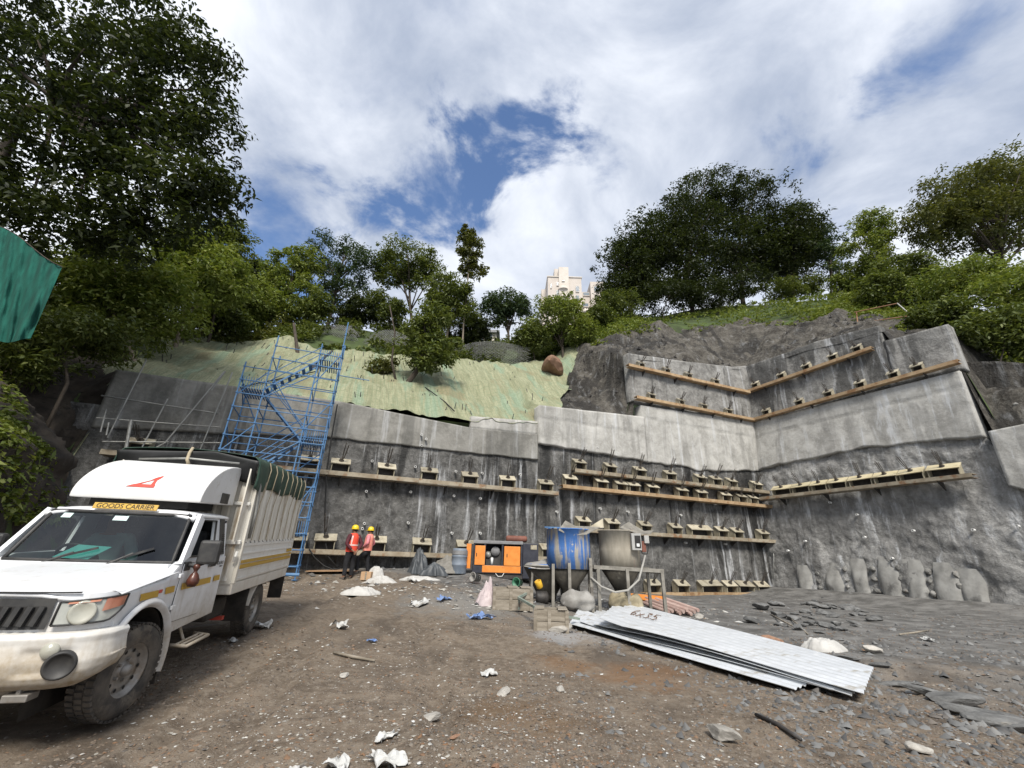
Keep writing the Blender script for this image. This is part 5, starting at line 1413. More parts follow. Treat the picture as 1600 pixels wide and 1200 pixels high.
def person(loc, rz, arms, legs, lean, shirt, label, vest=True, helmet=True, sit=False, scale=1.0, vmat='vest'):
    r = empty('person', loc, label, 'person', local=True, rz=rz)
    r.scale = (scale,) * 3
    L = np.array(lean + (0,)) if len(lean) == 2 else np.array(lean)
    def T(z): return L * max(0, (z - 0.9)) / 0.6
    k = Sk()
    pe = k.p(np.array([0, 0, 0.94]), (0.155, 0.115))
    s1 = k.p(np.array([0, 0, 1.12]) + T(1.12), (0.14, 0.10), pe)
    s2 = k.p(np.array([0, -0.01, 1.32]) + T(1.32), (0.165, 0.11), s1)
    nk = k.chain(s2, [(np.array([0, -0.01, 1.44]) + T(1.44), (0.065, 0.062))])
    hd = k.chain(nk, [(np.array([0, 0.01, 1.50]) + T(1.5), (0.066, 0.075)), (np.array([0, 0.025, 1.575]) + T(1.55), (0.076, 0.094)), (np.array([0, 0.015, 1.66]) + T(1.6), (0.066, 0.08))])
    k.p(np.array([0, 0.125, 1.55]) + T(1.55), 0.013, hd - 1)          # nose
    for sx in (-1, 1): k.p(np.array([sx * 0.085, 0.0, 1.565]) + T(1.55), 0.012, hd - 1)   # ears
    clothes_arm = []
    for sx, (el, wr, pn) in zip((-1, 1), arms):
        sh = np.array([sx * 0.185, -0.01, 1.37]) + T(1.37)
        i = k.chain(s2, [(sh, 0.062), (np.array(el), 0.043), (np.array(wr), 0.029)])
        hand(k, wr, i, np.array(wr) - np.array(el), -sx, np.array(pn, float))
        clothes_arm.append((sh, np.array(el), np.array(wr)))
    for sx, (kn, an, to) in zip((-1, 1), legs):
        k.chain(pe, [(np.array([sx * 0.095, 0, 0.88]), 0.095), (np.array(kn), 0.062), (np.array(an), 0.042), (np.array(to), (0.042, 0.03))])
    skin_obj('body', k.v, k.e, k.r, M['skin'], r)
    t = Sk()                                                            # trousers
    p = t.p(np.array([0, 0, 0.97]), (0.175, 0.135)); p = t.p(np.array([0, 0, 0.90]), (0.175, 0.135), p)
    for sx, (kn, an, to) in zip((-1, 1), legs):
        an_ = np.array(an); kn_ = np.array(kn)
        t.chain(p, [(np.array([sx * 0.1, 0, 0.80]) if not sit else np.array([sx * 0.1, 0.1, 0.88]), 0.112), (kn_, 0.085), (an_ * 0.8 + kn_ * 0.2, 0.072), (an_ + (kn_ - an_) * 0.06, 0.075)])
    skin_obj('trousers', t.v, t.e, t.r, M['trouser'], r)
    s = Sk()                                                            # shirt
    p = s.p(np.array([0, 0, 0.93]), (0.18, 0.14)); p = s.chain(p, [(np.array([0, 0, 1.12]) + T(1.12), (0.16, 0.125)), (np.array([0, -0.01, 1.33]) + T(1.33), (0.18, 0.13))])
    s.p(np.array([0, -0.01, 1.43]) + T(1.43), (0.075, 0.075), p)
    for sh, el, wr in clothes_arm: s.chain(p, [(sh, 0.078), (el, 0.062), (wr * 0.85 + el * 0.15, 0.05)])
    skin_obj('shirt', s.v, s.e, s.r, M[shirt], r)
    if vest:
        v = MB()
        def vf(u, w_):
            a = 2 * math.pi * u; z = 0.86 + 0.60 * w_
            rx = 0.205 + 0.012 * math.sin(3 * a) - 0.02 * w_ + 0.008 * math.sin(9 * a + 7 * w_); ry = 0.165 - 0.01 * w_ + 0.006 * math.sin(8 * a + 9 * w_)
            if w_ > 0.8: rx *= 1 - 2.0 * (w_ - 0.8); ry *= 1 - 1.6 * (w_ - 0.8)
            q = np.array([rx * math.cos(a), ry * math.sin(a), z]) + T(z)
            return q
        v.grid(vf, 25, 12)
        vo = v.build('vest', M[vmat], r, True)
        for z0 in ((0.32,) if scale > 0.95 else ()):
            MB().grid(lambda u, w_: np.array(vf(u, z0 + 0.08 * w_)) * 1 + np.array([0.006 * math.cos(2 * math.pi * u), 0.006 * math.sin(2 * math.pi * u), 0]), 25, 3).build('tape', M['reflect'], vo, True)
        for u0 in ((0.13, 0.37, 0.63, 0.87) if scale > 0.95 else ()):
            MB().grid(lambda u, w_: np.array(vf(u0 + 0.045 * (u - .5) , 0.36 + 0.5 * w_)) + np.array([0.007 * math.cos(2 * math.pi * u0), 0.007 * math.sin(2 * math.pi * u0), 0]), 3, 8).build('tape', M['reflect'], vo, True)
    hc = np.array([0, 0.015, 1.60]) + T(1.58)
    if helmet:
        ho = MB().lathe([(0.118, 0.0), (0.122, 0.02), (0.117, 0.06), (0.096, 0.105), (0.055, 0.135), (0.0, 0.145)], hc + [0, 0, 0.005], (0, -0.12, 1), 20, False).build('helmet', M['helmet'], r, True)
        MB().grid(lambda u, v: hc + np.array([(0.115 + 0.03 * v) * math.cos(u * 2 * math.pi), (0.115 + 0.03 * v + (0.05 * v if math.sin(u * 2 * math.pi) > 0 else 0) * math.sin(u * 2 * math.pi)) * math.sin(u * 2 * math.pi), 0.012 - 0.012 * v]), 25, 3).build('brim', M['helmet'], ho, True, solid=0.008)
    MB().lathe([(0.078, -0.03), (0.092, 0.01), (0.092, 0.05), (0.07, 0.08), (0, 0.09)], hc + np.array([0, -0.025, -0.02]), (0, -0.35, 1), 16, False).build('hair', M['hair'], r, True)
    if not sit:
        for kn, an, to in legs:
            an_, to_ = np.array(an), np.array(to); d = unit(to_ - an_ * [1, 1, 0] - [0, 0, to_[2]])
            MB().grid(lambda u, v: np.array([an_[0], an_[1], an_[2] - 0.08]) + d * (-0.07 + 0.26 * u) + np.cross(d, (0, 0, 1)) * 0.048 * math.cos(math.pi * v) * (0.75 + 0.4 * math.sin(math.pi * u)) + np.array([0, 0, (0.10 - 0.05 * u) * math.sin(math.pi * v)]), 8, 9).build('shoe', M['shoe'], r, True)
    return r
p1 = at_y(541, 911, 15.5)
person((p1[0], p1[1], yz(p1[0], p1[1])), math.radians(52),
       [((-0.30, -0.10, 1.10), (-0.10, -0.22, 0.90), (0, 1, 0)), ((0.29, -0.10, 1.10), (0.06, -0.22, 0.88), (0, 1, 0))],
       [((-0.13, 0.02, 0.47), (-0.15, -0.03, 0.085), (-0.17, 0.12, 0.03)), ((0.12, 0.02, 0.47), (0.14, 0.0, 0.085), (0.17, 0.14, 0.03))], (0, -0.02),
       'maroon', 'taller worker in an orange-red vest and yellow helmet, hands clasped behind the back', scale=1.0)
p2 = at_y(567, 906, 16.2)
person((p2[0], p2[1], yz(p2[0], p2[1])), math.radians(88),
       [((-0.32, -0.08, 1.12), (-0.16, 0.14, 0.98), (1, 0, 0)), ((0.33, -0.12, 1.12), (0.17, 0.10, 0.97), (-1, 0, 0))],
       [((-0.14, 0.26, 0.56), (-0.14, 0.24, 0.13), (-0.15, 0.37, 0.08)), ((0.11, -0.02, 0.46), (0.13, -0.10, 0.085), (0.16, 0.04, 0.03))], (0, -0.03),
       'pink', 'shorter worker in a pink shirt and orange vest, hands at the waist', scale=0.93, vmat='vest2')
# somebody seated in the truck cab, seen dimly through the windscreen
drv = person((0, 0, 0), 0, [((-0.33, 0.06, 1.10), (-0.14, 0.32, 1.06), (0, 0, -1)), ((0.34, 0.06, 1.12), (0.12, 0.33, 1.07), (0, 0, -1))],
             [((-0.12, 0.42, 0.92), (-0.12, 0.5, 0.55), (-0.12, 0.6, 0.5)), ((0.12, 0.42, 0.92), (0.12, 0.5, 0.55), (0.12, 0.6, 0.5))], (0, 0.02), 'tealshirt',
             'person in a grey-teal shirt seated inside the truck cab', vest=False, helmet=False, sit=True, scale=0.92)
_tm = Matrix(((t_f[0], t_l[0], t_u[0], T_O[0]), (t_f[1], t_l[1], t_u[1], T_O[1]), (t_f[2], t_l[2], t_u[2], T_O[2]), (0, 0, 0, 1)))
drv.matrix_world = _tm @ Matrix.Translation((-1.24, -0.30, 0.16)) @ Matrix.Rotation(math.radians(-90), 4, 'Z') @ Matrix.Scale(0.92, 4)

# ------------------------------------------------------------------ generator
M['orange'] = mat('orange_panel', (0.62, 0.2, 0.03), (0.7, 0.26, 0.05), 4, 0.5, c3=(0.4, 0.12, 0.04), s3=3, lo3=0.6, hi3=0.75)
M['navy'] = mat('dark_navy_panel', (0.02, 0.022, 0.032), (0.04, 0.042, 0.055), 4, 0.5, c3=(0.1, 0.1, 0.1), s3=3, lo3=0.62, hi3=0.8)
M['rustred'] = mat('rusty_silencer', (0.13, 0.05, 0.035), (0.2, 0.08, 0.055), 6, 0.7)
M['greytop'] = mat('dusty_grey_panel', (0.16, 0.16, 0.165), (0.24, 0.24, 0.24), 4, 0.7)
G0 = at_y(737, 897, 17.3); gzb = yz(0, 17.2)
GX = G0[0]; GYf = 17.3
def gpt(x, y, z): return (GX + x, GYf + y, gzb + z)
gen = empty('generator', gpt(0.9, 0.5, 0), 'orange and black diesel generator with one side open, standing by the wall', 'generator')
def gbox(name, x0, x1, y0, y1, z0, z1, m, par=None, bev=0.01):
    return MB().box(gpt((x0 + x1) / 2, (y0 + y1) / 2, (z0 + z1) / 2), (x1 - x0, y1 - y0, z1 - z0)).build(name, M[m], par or gen, bevel=bev)
gbox('skid', -0.02, 2.5, 0.05, 0.95, 0.02, 0.2, 'dark_steel')
gbox('base_panel', 0.0, 1.9, 0.0, 1.0, 0.2, 0.48, 'navy')
gbox('lower_panel', 0.38, 1.84, -0.012, 0.02, 0.23, 0.47, 'orange')
gbox('roof_panel', 0.0, 1.92, -0.03, 1.03, 1.24, 1.36, 'greytop', bev=0.02)
for x in (0.0, 0.42, 1.10, 1.84): gbox('post', x, x + 0.07, 0.0, 0.06, 0.48, 1.24, 'navy')
gbox('rear_panel', 0.0, 1.9, 0.94, 1.0, 0.48, 1.24, 'navy')
gbox('end_panel', 0.0, 0.04, 0.06, 0.94, 0.48, 1.24, 'navy'); 
d1 = gbox('door', 0.08, 0.47, -0.03, -0.005, 0.48, 1.17, 'orange'); gbox('handle', 0.13, 0.16, -0.05, -0.03, 0.78, 0.9, 'black', d1)
d2 = gbox('door', 1.20, 1.82, -0.03, -0.005, 0.48, 1.17, 'orange'); gbox('handle', 1.30, 1.33, -0.05, -0.03, 0.78, 0.9, 'black', d2)
sdr = gbox('open_door', -0.24, -0.06, -0.18, -0.15, 0.35, 1.22, 'orange'); gbox('hinge_strip', -0.06, 0.02, -0.17, -0.14, 0.35, 1.22, 'dark_steel', sdr)
eng = gbox('engine', 0.5, 1.1, 0.2, 0.8, 0.48, 0.98, 'dark_steel')
MB().lathe([(0.17, 0), (0.17, 0.3), (0.12, 0.34), (0.0, 0.34)], gpt(0.86, 0.12, 0.98), (0, 1, 0), 18).build('air_filter', M['greytop'], eng, True)
MB().lathe([(0.05, 0), (0.05, 0.24), (0.0, 0.26)], gpt(0.74, 0.12, 0.5), (0, 0, 1), 12).build('oil_filter', M['drain'], eng, True)
MB().lathe([(0.11, 0), (0.11, 0.06), (0.04, 0.06)], gpt(0.58, 0.14, 0.85), (0, 1, 0), 16).build('pulley', M['galv'], eng, True)
gbox('radiator_housing', 1.92, 2.52, 0.0, 1.0, 0.05, 1.30, 'navy', bev=0.02)
gbox('name_plate', 2.22, 2.46, -0.014, 0.0, 1.08, 1.24, 'plate')
MB().lathe([(0.0, 0), (0.09, 0.01), (0.12, 0.06), (0.12, 0.78), (0.09, 0.84), (0.0, 0.86)], gpt(1.25, 0.5, 1.47), (1, 0, 0), 16, False).build('silencer', M['rustred'], gen, True)
MB().tube([gpt(1.3, 0.5, 1.35), gpt(1.3, 0.5, 1.45)], 0.05, 8).build('exhaust_stub', M['rustred'], gen)
MB().tube([gpt(0.9, -0.02, 0.2), gpt(1.0, -0.06, 0.1), gpt(1.15, -0.06, 0.11), gpt(1.22, -0.02, 0.22)], 0.012, 5).build('cable', M['drain'], gen, True)

# plastic drum
M['drum'] = mat('blue_grey_drum', (0.14, 0.17, 0.21), (0.2, 0.23, 0.27), 4, 0.55, c3=(0.36, 0.37, 0.38), s3=2.5, lo3=0.58, hi3=0.75)
q = at_y(716, 900, 17.0); dz = yz(q[0], q[1])
dm = MB().lathe([(0.0, 0.0), (0.27, 0.0), (0.285, 0.03), (0.28, 0.27), (0.295, 0.29), (0.295, 0.33), (0.28, 0.35), (0.28, 0.56), (0.295, 0.58), (0.295, 0.62), (0.28, 0.64), (0.275, 0.82), (0.255, 0.87), (0.24, 0.88), (0.23, 0.86), (0.0, 0.86)], (q[0], q[1], dz), (0, 0, 1), 28, False).build('drum', M['drum'], None, True)
tag(dm, 'blue-grey plastic drum standing left of the generator', 'drum')
MB().lathe([(0.03, 0.0), (0.03, 0.04), (0, 0.04)], (q[0] + .12, q[1], dz + 0.86), (0, 0, 1), 10, False).build('bung', M['black'], dm)
MB().lathe([(0.297, 0.66), (0.297, 0.8)], (q[0], q[1], dz), (0, 0, 1), 28, False).build('label_band', M['greytop'], dm, True)

# draped dark tarp
def cloth_heap(px, py, Y, w, h, d, m, name, label, cat, seed, pw=1.6, spike=0.0, lean=0.0, group=None, fold=None):
    c = at_y(px, py, Y); z0 = yz(c[0], c[1]); r = np.random.default_rng(seed); ph = r.uniform(0, 6, 8)
    nu, nv = 57, 22
    fo = (1.0 if m == 'tarp_dark' else 0.15) if fold is None else fold
    u, v = np.meshgrid(np.linspace(0, 1, nu), np.linspace(0, 1, nv), indexing='ij'); a = 2 * math.pi * u
    cx, cy = np.cos(a) * v, np.sin(a) * v
    q = np.stack([np.cos(a) * v, np.sin(a) * v, np.full_like(v, seed * 3.1)], -1)
    ol = 1 + fo * 0.12 * np.sin(7 * a + seed) * v + fo * 0.08 * np.sin(12 * a + 2 * seed) * v + 0.5 * fbm(np.stack([np.cos(a), np.sin(a), np.full_like(a, seed * 1.7)], -1), 1.1, 3)
    wr = fo * 0.25 * np.sin(9 * a + seed + 3 * v) * v + (0.9 if m == 'tarp_dark' else 1.7) * np.abs(fbm(q, 3.2, 4, 0.62)) + 0.3 * fbm(q + 7, 1.4, 3)
    z = h * ((1 - v ** pw) * (1 + 0.5 * fbm(q + 3, 1.2, 2)) + 0.35 * wr * (1 - v ** 4)) + 0.015
    z[:, -1] = -0.02
    X = c[0] + w / 2 * cx * ol + lean * (1 - v); Yy = c[1] + d / 2 * cy * ol
    V = np.stack([X, Yy, z0 + np.maximum(z, -0.03)], -1)
    return tag(np_obj(name, V.reshape(-1, 3), grid_faces(nu, nv), M[m], None, True), label, cat, group)
M['tarp_dark'] = mat('dark_grey_tarp', (0.04, 0.045, 0.05), (0.08, 0.088, 0.095), 3, 0.5, c3=(0.14, 0.15, 0.155), s3=4, lo3=0.6, hi3=0.8)
M['sand'] = mat('grey_sand', (0.16, 0.15, 0.13), (0.22, 0.21, 0.19), 9, 0.95, bump=0.5, bscale=40)
M['white_sack'] = mat('white_woven_sack', (0.36, 0.35, 0.33), (0.48, 0.47, 0.445), 4, 0.8, c3=(0.24, 0.215, 0.18), s3=3, lo3=0.58, hi3=0.75, bump=0.2, bscale=60)
M['pink_sack'] = mat('pinkish_sack', (0.4, 0.33, 0.335), (0.5, 0.43, 0.43), 4, 0.7, c3=(0.3, 0.24, 0.24), s3=3, lo3=0.6, hi3=0.75)
M['grey_cloth'] = mat('dusty_grey_cloth', (0.2, 0.19, 0.175), (0.3, 0.29, 0.27), 4, 0.9, c3=(0.48, 0.46, 0.44), s3=2.5, lo3=0.55, hi3=0.7)
M['tan_cloth'] = mat('tan_cloth', (0.2, 0.17, 0.11), (0.3, 0.26, 0.18), 4, 0.9, c3=(0.1, 0.09, 0.06), s3=3)
cloth_heap(652, 903, 16.9, 0.75, 1.05, 0.7, 'tarp_dark', 'draped_tarp', 'dark grey tarp draped over a pointed heap left of the drum', 'tarp', 3, 1.1, lean=-0.05)
cloth_heap(676, 905, 16.6, 1.05, 0.42, 0.7, 'tarp_dark', 'draped_tarp', 'low dark grey tarp spread on the ground beside the pointed tarp', 'tarp', 5, 1.5)
cloth_heap(697, 900, 17.2, 1.3, 0.42, 1.0, 'sand', 'sand_heap', 'small heap of grey sand between the dark tarp and the drum', 'sand', 9, 1.5)
cloth_heap(585, 905, 15.8, 0.6, 0.3, 0.4, 'white_sack', 'empty_sack', 'crumpled white sack just right of the workers feet', 'sack', 11, 2.0)
cloth_heap(595, 914, 15.0, 0.9, 0.16, 0.5, 'white_sack', 'empty_sack', 'flat white sack behind the crumpled one near the workers', 'sack', 12, 2)
cloth_heap(565, 931, 12.6, 1.1, 0.16, 0.6, 'white_sack', 'empty_sack', 'flat white sacking lying on mud in front of the workers', 'sack', 13, 2)
cloth_heap(655, 908, 15.6, 1.3, 0.10, 0.5, 'white_sack', 'empty_sack', 'white sacking flat on the ground before the dark tarp', 'sack', 14, 2)
cloth_heap(757, 957, 12.0, 0.5, 0.5, 0.4, 'pink_sack', 'cement_bag', 'pale pink pointed bag standing by the wooden box', 'bag', 21, 1.5, lean=0.13)
cloth_heap(1282, 1002, 8.6, 0.75, 0.15, 0.45, 'white_sack', 'cement_bag', 'bulging off-white sack lying behind the metal sheets on the right', 'bag', 22, 3.0)
# box by the workers, plank
M['card'] = mat('cardboard', (0.4, 0.26, 0.15), (0.46, 0.31, 0.19), 5, 0.85)
M['wood'] = mat('weathered_wood', (0.17, 0.145, 0.11), (0.3, 0.265, 0.215), 5, 0.85, stretch=(0.4, 3, 3), bump=0.3, c3=(0.4, 0.375, 0.335), s3=2.5, lo3=0.58, hi3=0.75)
M['ply'] = mat('brown_board', (0.28, 0.17, 0.09), (0.35, 0.22, 0.13), 4, 0.8)
q = at_y(573, 903, 15.6); z0 = yz(q[0], q[1])
cb_ = MB().box((q[0], q[1], z0 + 0.13), (0.34, 0.3, 0.26)).build('carton', M['card'], None, bevel=0.01); tag(cb_, 'small brown carton on the ground at the shorter worker feet', 'box')
MB().box((q[0], q[1] - 0.152, z0 + 0.13), (0.05, 0.006, 0.25)).build('tape', M['wood'], cb_)
q = at_y(515, 897, 16.2); z0 = yz(q[0], q[1])
bo = MB().box((q[0], q[1], z0 + 0.06), (1.5, 0.7, 0.03), np.array([[math.cos(.25), -math.sin(.25), 0], [math.sin(.25), math.cos(.25), 0], [0.03, 0, 1]])).build('board', M['ply'], None); tag(bo, 'flat brown board lying on rubble behind the taller worker', 'board')

# ------------------------------------------------------------------ mixers
M['tank_blue'] = mat('worn_blue_tank', (0.27, 0.25, 0.215), (0.36, 0.335, 0.295), 2.0, 0.85, c3=(0.05, 0.14, 0.37), s3=2.1, lo3=0.40, hi3=0.50, bump=0.4, bscale=14, stretch=(2.2, 2.2, 0.3), c4=(0.36, 0.34, 0.3), s4=5, lo4=0.6, hi4=0.7)
M['tank_tan'] = mat('cement_coated_tank', (0.25, 0.225, 0.18), (0.34, 0.31, 0.255), 3, 0.85, c3=(0.3, 0.19, 0.15), s3=2, lo3=0.6, hi3=0.75, stretch=(2, 2, 0.5), bump=0.3)
M['frame'] = mat('cement_coated_frame', (0.15, 0.14, 0.12), (0.25, 0.235, 0.205), 4, 0.85, c3=(0.09, 0.08, 0.07), s3=3)
M['cone'] = mat('dark_cone', (0.028, 0.025, 0.02), (0.06, 0.054, 0.043), 4, 0.8, c3=(0.16, 0.15, 0.125), s3=3, lo3=0.6, hi3=0.75)
M['ctrl'] = mat('control_box', (0.3, 0.3, 0.29), (0.38, 0.37, 0.35), 5, 0.7)
M['yellow'] = mat('yellow_plastic', (0.62, 0.36, 0.02), (0.55, 0.33, 0.05), 5, 0.5)
M['hose_g'] = mat('dusty_hose', (0.26, 0.25, 0.23), (0.33, 0.32, 0.29), 8, 0.8)
M['greenrail'] = mat('greenish_rail', (0.16, 0.2, 0.17), (0.24, 0.27, 0.23), 5, 0.7, c3=(0.12, 0.1, 0.08), s3=4)
MY = 12.9
def mixer(cx, cy, zg, rad, ztank0, ztank1, tank_m, label, legs, hood, parts):
    r = empty('grout_mixer', (cx, cy, zg), label, 'mixer')
    tk = MB().lathe([(rad - 0.02, ztank0), (rad, ztank0), (rad + 0.004, (ztank0 + ztank1) / 2), (rad, ztank1 - 0.02), (rad + 0.03, ztank1 - 0.02), (rad + 0.03, ztank1 + 0.01), (rad - 0.02, ztank1 + 0.01), (rad - 0.02, ztank0 + 0.1)], (cx, cy, 0), (0, 0, 1), 36, False).build('tank', M[tank_m], r, True)
    MB().lathe([(rad - 0.01, ztank0 + 0.01), (0.22, ztank0 - 0.55), (0.2, ztank0 - 0.6), (0.2, ztank0 - 0.66)], (cx, cy, 0), (0, 0, 1), 30, True).build('cone', M['cone'], r, True)
    for (x, y, zt) in legs:
        MB().bar((cx + x, cy + y, yz(cx + x, cy + y) - 0.03), (cx + x * 0.97, cy + y * 0.97, zt), 0.08, 0.08, (0, 1, 0)).build('leg', M['frame'], r)
    return r, tk
# mixer with the worn blue tank
c1 = at_y(892, 892, MY); m1x, m1y = c1[0], MY + 0.45
zg = yz(m1x, m1y)
mx1, tk1 = mixer(m1x, m1y, zg, 0.64, 1.20, 2.28, 'tank_blue', 'grout mixer with a worn blue cylindrical tank on four legs', [(-0.52, -0.5, 1.32), (-0.08, -0.72, 1.36), (0.58, -0.45, 1.5), (0.35, 0.5, 1.3), (-0.5, 0.45, 1.3)], None, None)
for z in (1.24,):
    pass
hp = MB().prism([(m1x - 0.36, m1y - 0.62, 2.22), (m1x - 0.12, m1y - 0.25, 2.50), (m1x + 0.18, m1y - 0.2, 2.36), (m1x - 0.05, m1y - 0.6, 2.08)], (0, 0, 0), (0.02, 0.0, 0.025)).build('chute_side', M['frame'], mx1)
MB().prism([(m1x - 0.05, m1y - 0.62, 2.08), (m1x + 0.18, m1y - 0.2, 2.36), (m1x + 0.95, m1y - 0.2, 2.36), (m1x + 0.45, m1y - 0.6, 2.12)], (0, 0, 0), (0, 0, 0.02)).build('chute_plate', M['frame'], mx1)
MB().prism([(m1x + 0.6, m1y - 0.2, 2.35), (m1x + 1.05, m1y - 0.22, 2.35), (m1x + 1.04, m1y - 0.2, 2.62)], (0, 0, 0), (0, 0.02, 0)).build('chute_flap', M['plate'], mx1)
MB().bar((m1x - 0.75, m1y - 0.5, 2.30), (m1x - 0.1, m1y - 0.4, 2.31), 0.05, 0.03).build('cross_bar', M['blue'], mx1)
# wide hopper on its left
hc_ = at_y(862, 886, MY + 0.6); hx, hy = hc_[0] - 0.12, MY + 0.9
hpp = empty('hopper', (hx, hy, yz(hx, hy)), 'wide dark conical hopper with torn cover left of the blue tank', 'hopper')
MB().lathe([(0.68, 1.25), (0.70, 1.25), (0.70, 1.20), (0.30, 0.48), (0.28, 0.44), (0.28, 0.34), (0.0, 0.34)], (hx, hy, 0), (0, 0, 1), 30, False).build('cone', M['cone'], hpp, True)
def hcov(u, v):
    a = 2 * math.pi * u
    return (hx + 0.72 * v * math.cos(a), hy + 0.72 * v * math.sin(a), 1.40 - 0.12 * v + 0.05 * math.sin(3 * a + 4 * v) * (1 - v * .5) - (0.09 if v > 0.97 else 0))
MB().grid(hcov, 33, 8).build('cover', M['grey_cloth'], hpp, True)
MB().grid(lambda u, v: (hx - 0.1 + 0.62 * math.cos(-2.4 + 1.6 * u) * (0.9 + 0.14 * v), hy + 0.62 * math.sin(-2.4 + 1.6 * u) * (0.9 + 0.14 * v), 1.30 - 0.13 * v), 10, 4).build('cover_patch', M['tank_blue'], hpp, True)
for sx, sy2 in ((-0.5, -0.42), (0.5, -0.42), (-0.5, 0.42), (0.5, 0.42)):
    MB().bar((hx + sx, hy + sy2, yz(hx + sx, hy + sy2) - 0.03), (hx + sx * .9, hy + sy2 * .9, 1.2), 0.06, 0.06).build('leg', M['frame'], hpp)
gm = MB().lathe([(0.0, 0), (0.16, 0.0), (0.17, 0.05), (0.17, 0.3), (0.1, 0.36), (0.0, 0.36)], (hx - 0.35, hy - 0.5, 0.42), (1, 0, 0), 14, False).build('motor', M['dark_steel'], hpp, True)
# mixer with the tan tank
c2 = at_y(977, 888, MY + 0.2); m2x, m2y = c2[0], MY + 0.75
mx2, tk2 = mixer(m2x, m2y, yz(m2x, m2y), 0.60, 1.22, 2.30, 'tank_tan', 'grout mixer with a cement-coated tan tank and a grey control box', [], None, None)
fx0, fx1 = m2x - 0.95, m2x + 0.98; fy0, fy1 = m2y - 0.75, m2y + 0.55; fz = 1.24
for (x, y) in ((fx0 + 0.12, fy0), (m2x - 0.02, fy0 - 0.05), (fx1, fy0), (fx0 + 0.1, fy1), (m2x + 0.35, fy1), (fx1, fy1)):
    MB().bar((x, y, yz(x, y) - 0.03), (x, y, fz), 0.085, 0.085, (0, 1, 0)).build('leg', M['frame'], mx2)
for a, b in (((fx0, fy0, fz + 0.03), (fx1 + 0.05, fy0, fz - 0.02)), ((fx0, fy1, fz + 0.02), (fx1 + 0.05, fy1, fz)), ((fx0 + .1, fy0, fz - .06), (fx0 + .1, fy1, fz - .06)), ((fx1, fy0, fz - .06), (fx1, fy1, fz - .06))):
    MB().bar(a, b, 0.07, 0.10).build('rail', M['frame'], mx2)
MB().prism([(m2x - 0.08, m2y - 0.60, 2.36), (m2x + 0.28, m2y - 0.25, 2.55), (m2x + 0.75, m2y - 0.2, 2.30), (m2x + 0.48, m2y - 0.62, 2.18)], (0, 0, 0), (0, 0, 0.02)).build('chute_plate', M['frame'], mx2)
MB().prism([(m2x + 0.48, m2y - 0.62, 2.18), (m2x + 0.75, m2y - 0.2, 2.30), (m2x + 1.05, m2y - 0.2, 2.34), (m2x + 0.8, m2y - 0.6, 2.20)], (0, 0, 0), (0, 0, 0.02)).build('chute_plate', M['frame'], mx2)
cbx = MB().box((m2x + 0.34, m2y - 0.66, 1.98), (0.28, 0.14, 0.46)).build('control_box', M['ctrl'], mx2, bevel=0.01)
MB().box((m2x + 0.37, m2y - 0.735, 1.98), (0.17, 0.012, 0.34)).build('opening', M['black'], cbx)
MB().box((m2x + 0.37, m2y - 0.743, 1.89), (0.08, 0.01, 0.08)).build('switch', M['drain'], cbx)
MB().box((m2x + 0.68, m2y - 0.55, 2.06), (0.14, 0.12, 0.22)).build('socket_box', M['ctrl'], mx2, bevel=0.01)
MB().box((m2x + 0.60, m2y - 0.5, 1.86), (0.12, 0.1, 0.3)).build('relay_box', M['rustred'], mx2, bevel=0.01)
MB().tube([(m2x + .42, m2y - .70, 1.76), (m2x + .5, m2y - .72, 1.66), (m2x + .64, m2y - .66, 1.66), (m2x + .72, m2y - .6, 1.9)], 0.014, 6).build('cable', M['black'], mx2, True)
MB().tube([(m2x + .56, m2y - .72, 1.62), (m2x + .25, m2y - .95, 0.98), (m2x - .1, m2y - 1.05, 0.72), (m2x - .45, m2y - 1.05, 0.66), (m2x - .8, m2y - .95, 0.78), (m2x - 1.05, m2y - .8, 1.0)], 0.028, 8).build('hose', M['hose_g'], mx2, True)
# cloth-wrapped motors
def wrapped(px, py, Y, L, r, m, name, label, seed, tilt=0.0, trunk=True):
    c = at_y(px, py, Y); z0 = yz(c[0], c[1]); ph = np.random.default_rng(seed).uniform(0, 6, 6)
    def f(u, v):
        a = 2 * math.pi * u; x = (v - 0.5) * L
        e = (1 - abs(2 * v - 1) ** 4) ** 0.5 if 0 < v < 1 else 0.0
        rr = r * e * (1 + 0.09 * math.sin(17 * v + 3 * a + ph[3]) + 0.12 * math.sin(4 * a + ph[0] + 6 * v) + 0.07 * math.sin(7 * a + ph[1]) + 0.06 * math.sin(13 * v + ph[2]))
        return (c[0] + x * math.cos(tilt), c[1] + rr * math.cos(a) + x * math.sin(tilt), max(z0, z0 + r * 0.98 + rr * math.sin(a)))
    return tag(MB().grid(f, 33, 22).build(name, M[m], None, True), label, 'bundle')
wrapped(903, 962, 12.55, 0.95, 0.25, 'grey_cloth', 'wrapped_motor', 'dusty grey cloth-wrapped motor under the blue tank', 31, -0.35)
wrapped(978, 950, 13.1, 0.95, 0.29, 'tan_cloth', 'wrapped_motor', 'tan cloth-wrapped motor under the tan tank', 32, -0.2)
# yellow can
q = at_y(844, 912, 12.6)
yc = MB().lathe([(0.0, 0), (0.075, 0), (0.09, 0.02), (0.095, 0.19), (0.082, 0.2), (0.082, 0.18), (0, 0.07)], (q[0], q[1], q[2] - 0.1), (-0.35, -0.3, 0.8), 16, False).build('bucket', M['yellow'], None, True); tag(yc, 'tipped yellow bucket hanging at the hopper side', 'bucket')
MB().tube([(q[0] - .05, q[1] - .1, q[2] + .1), (q[0] - .16, q[1] - .2, q[2] + .22), (q[0] - .2, q[1] + .0, q[2] + .18)], 0.006, 5).build('handle', M['dark_steel'], yc)
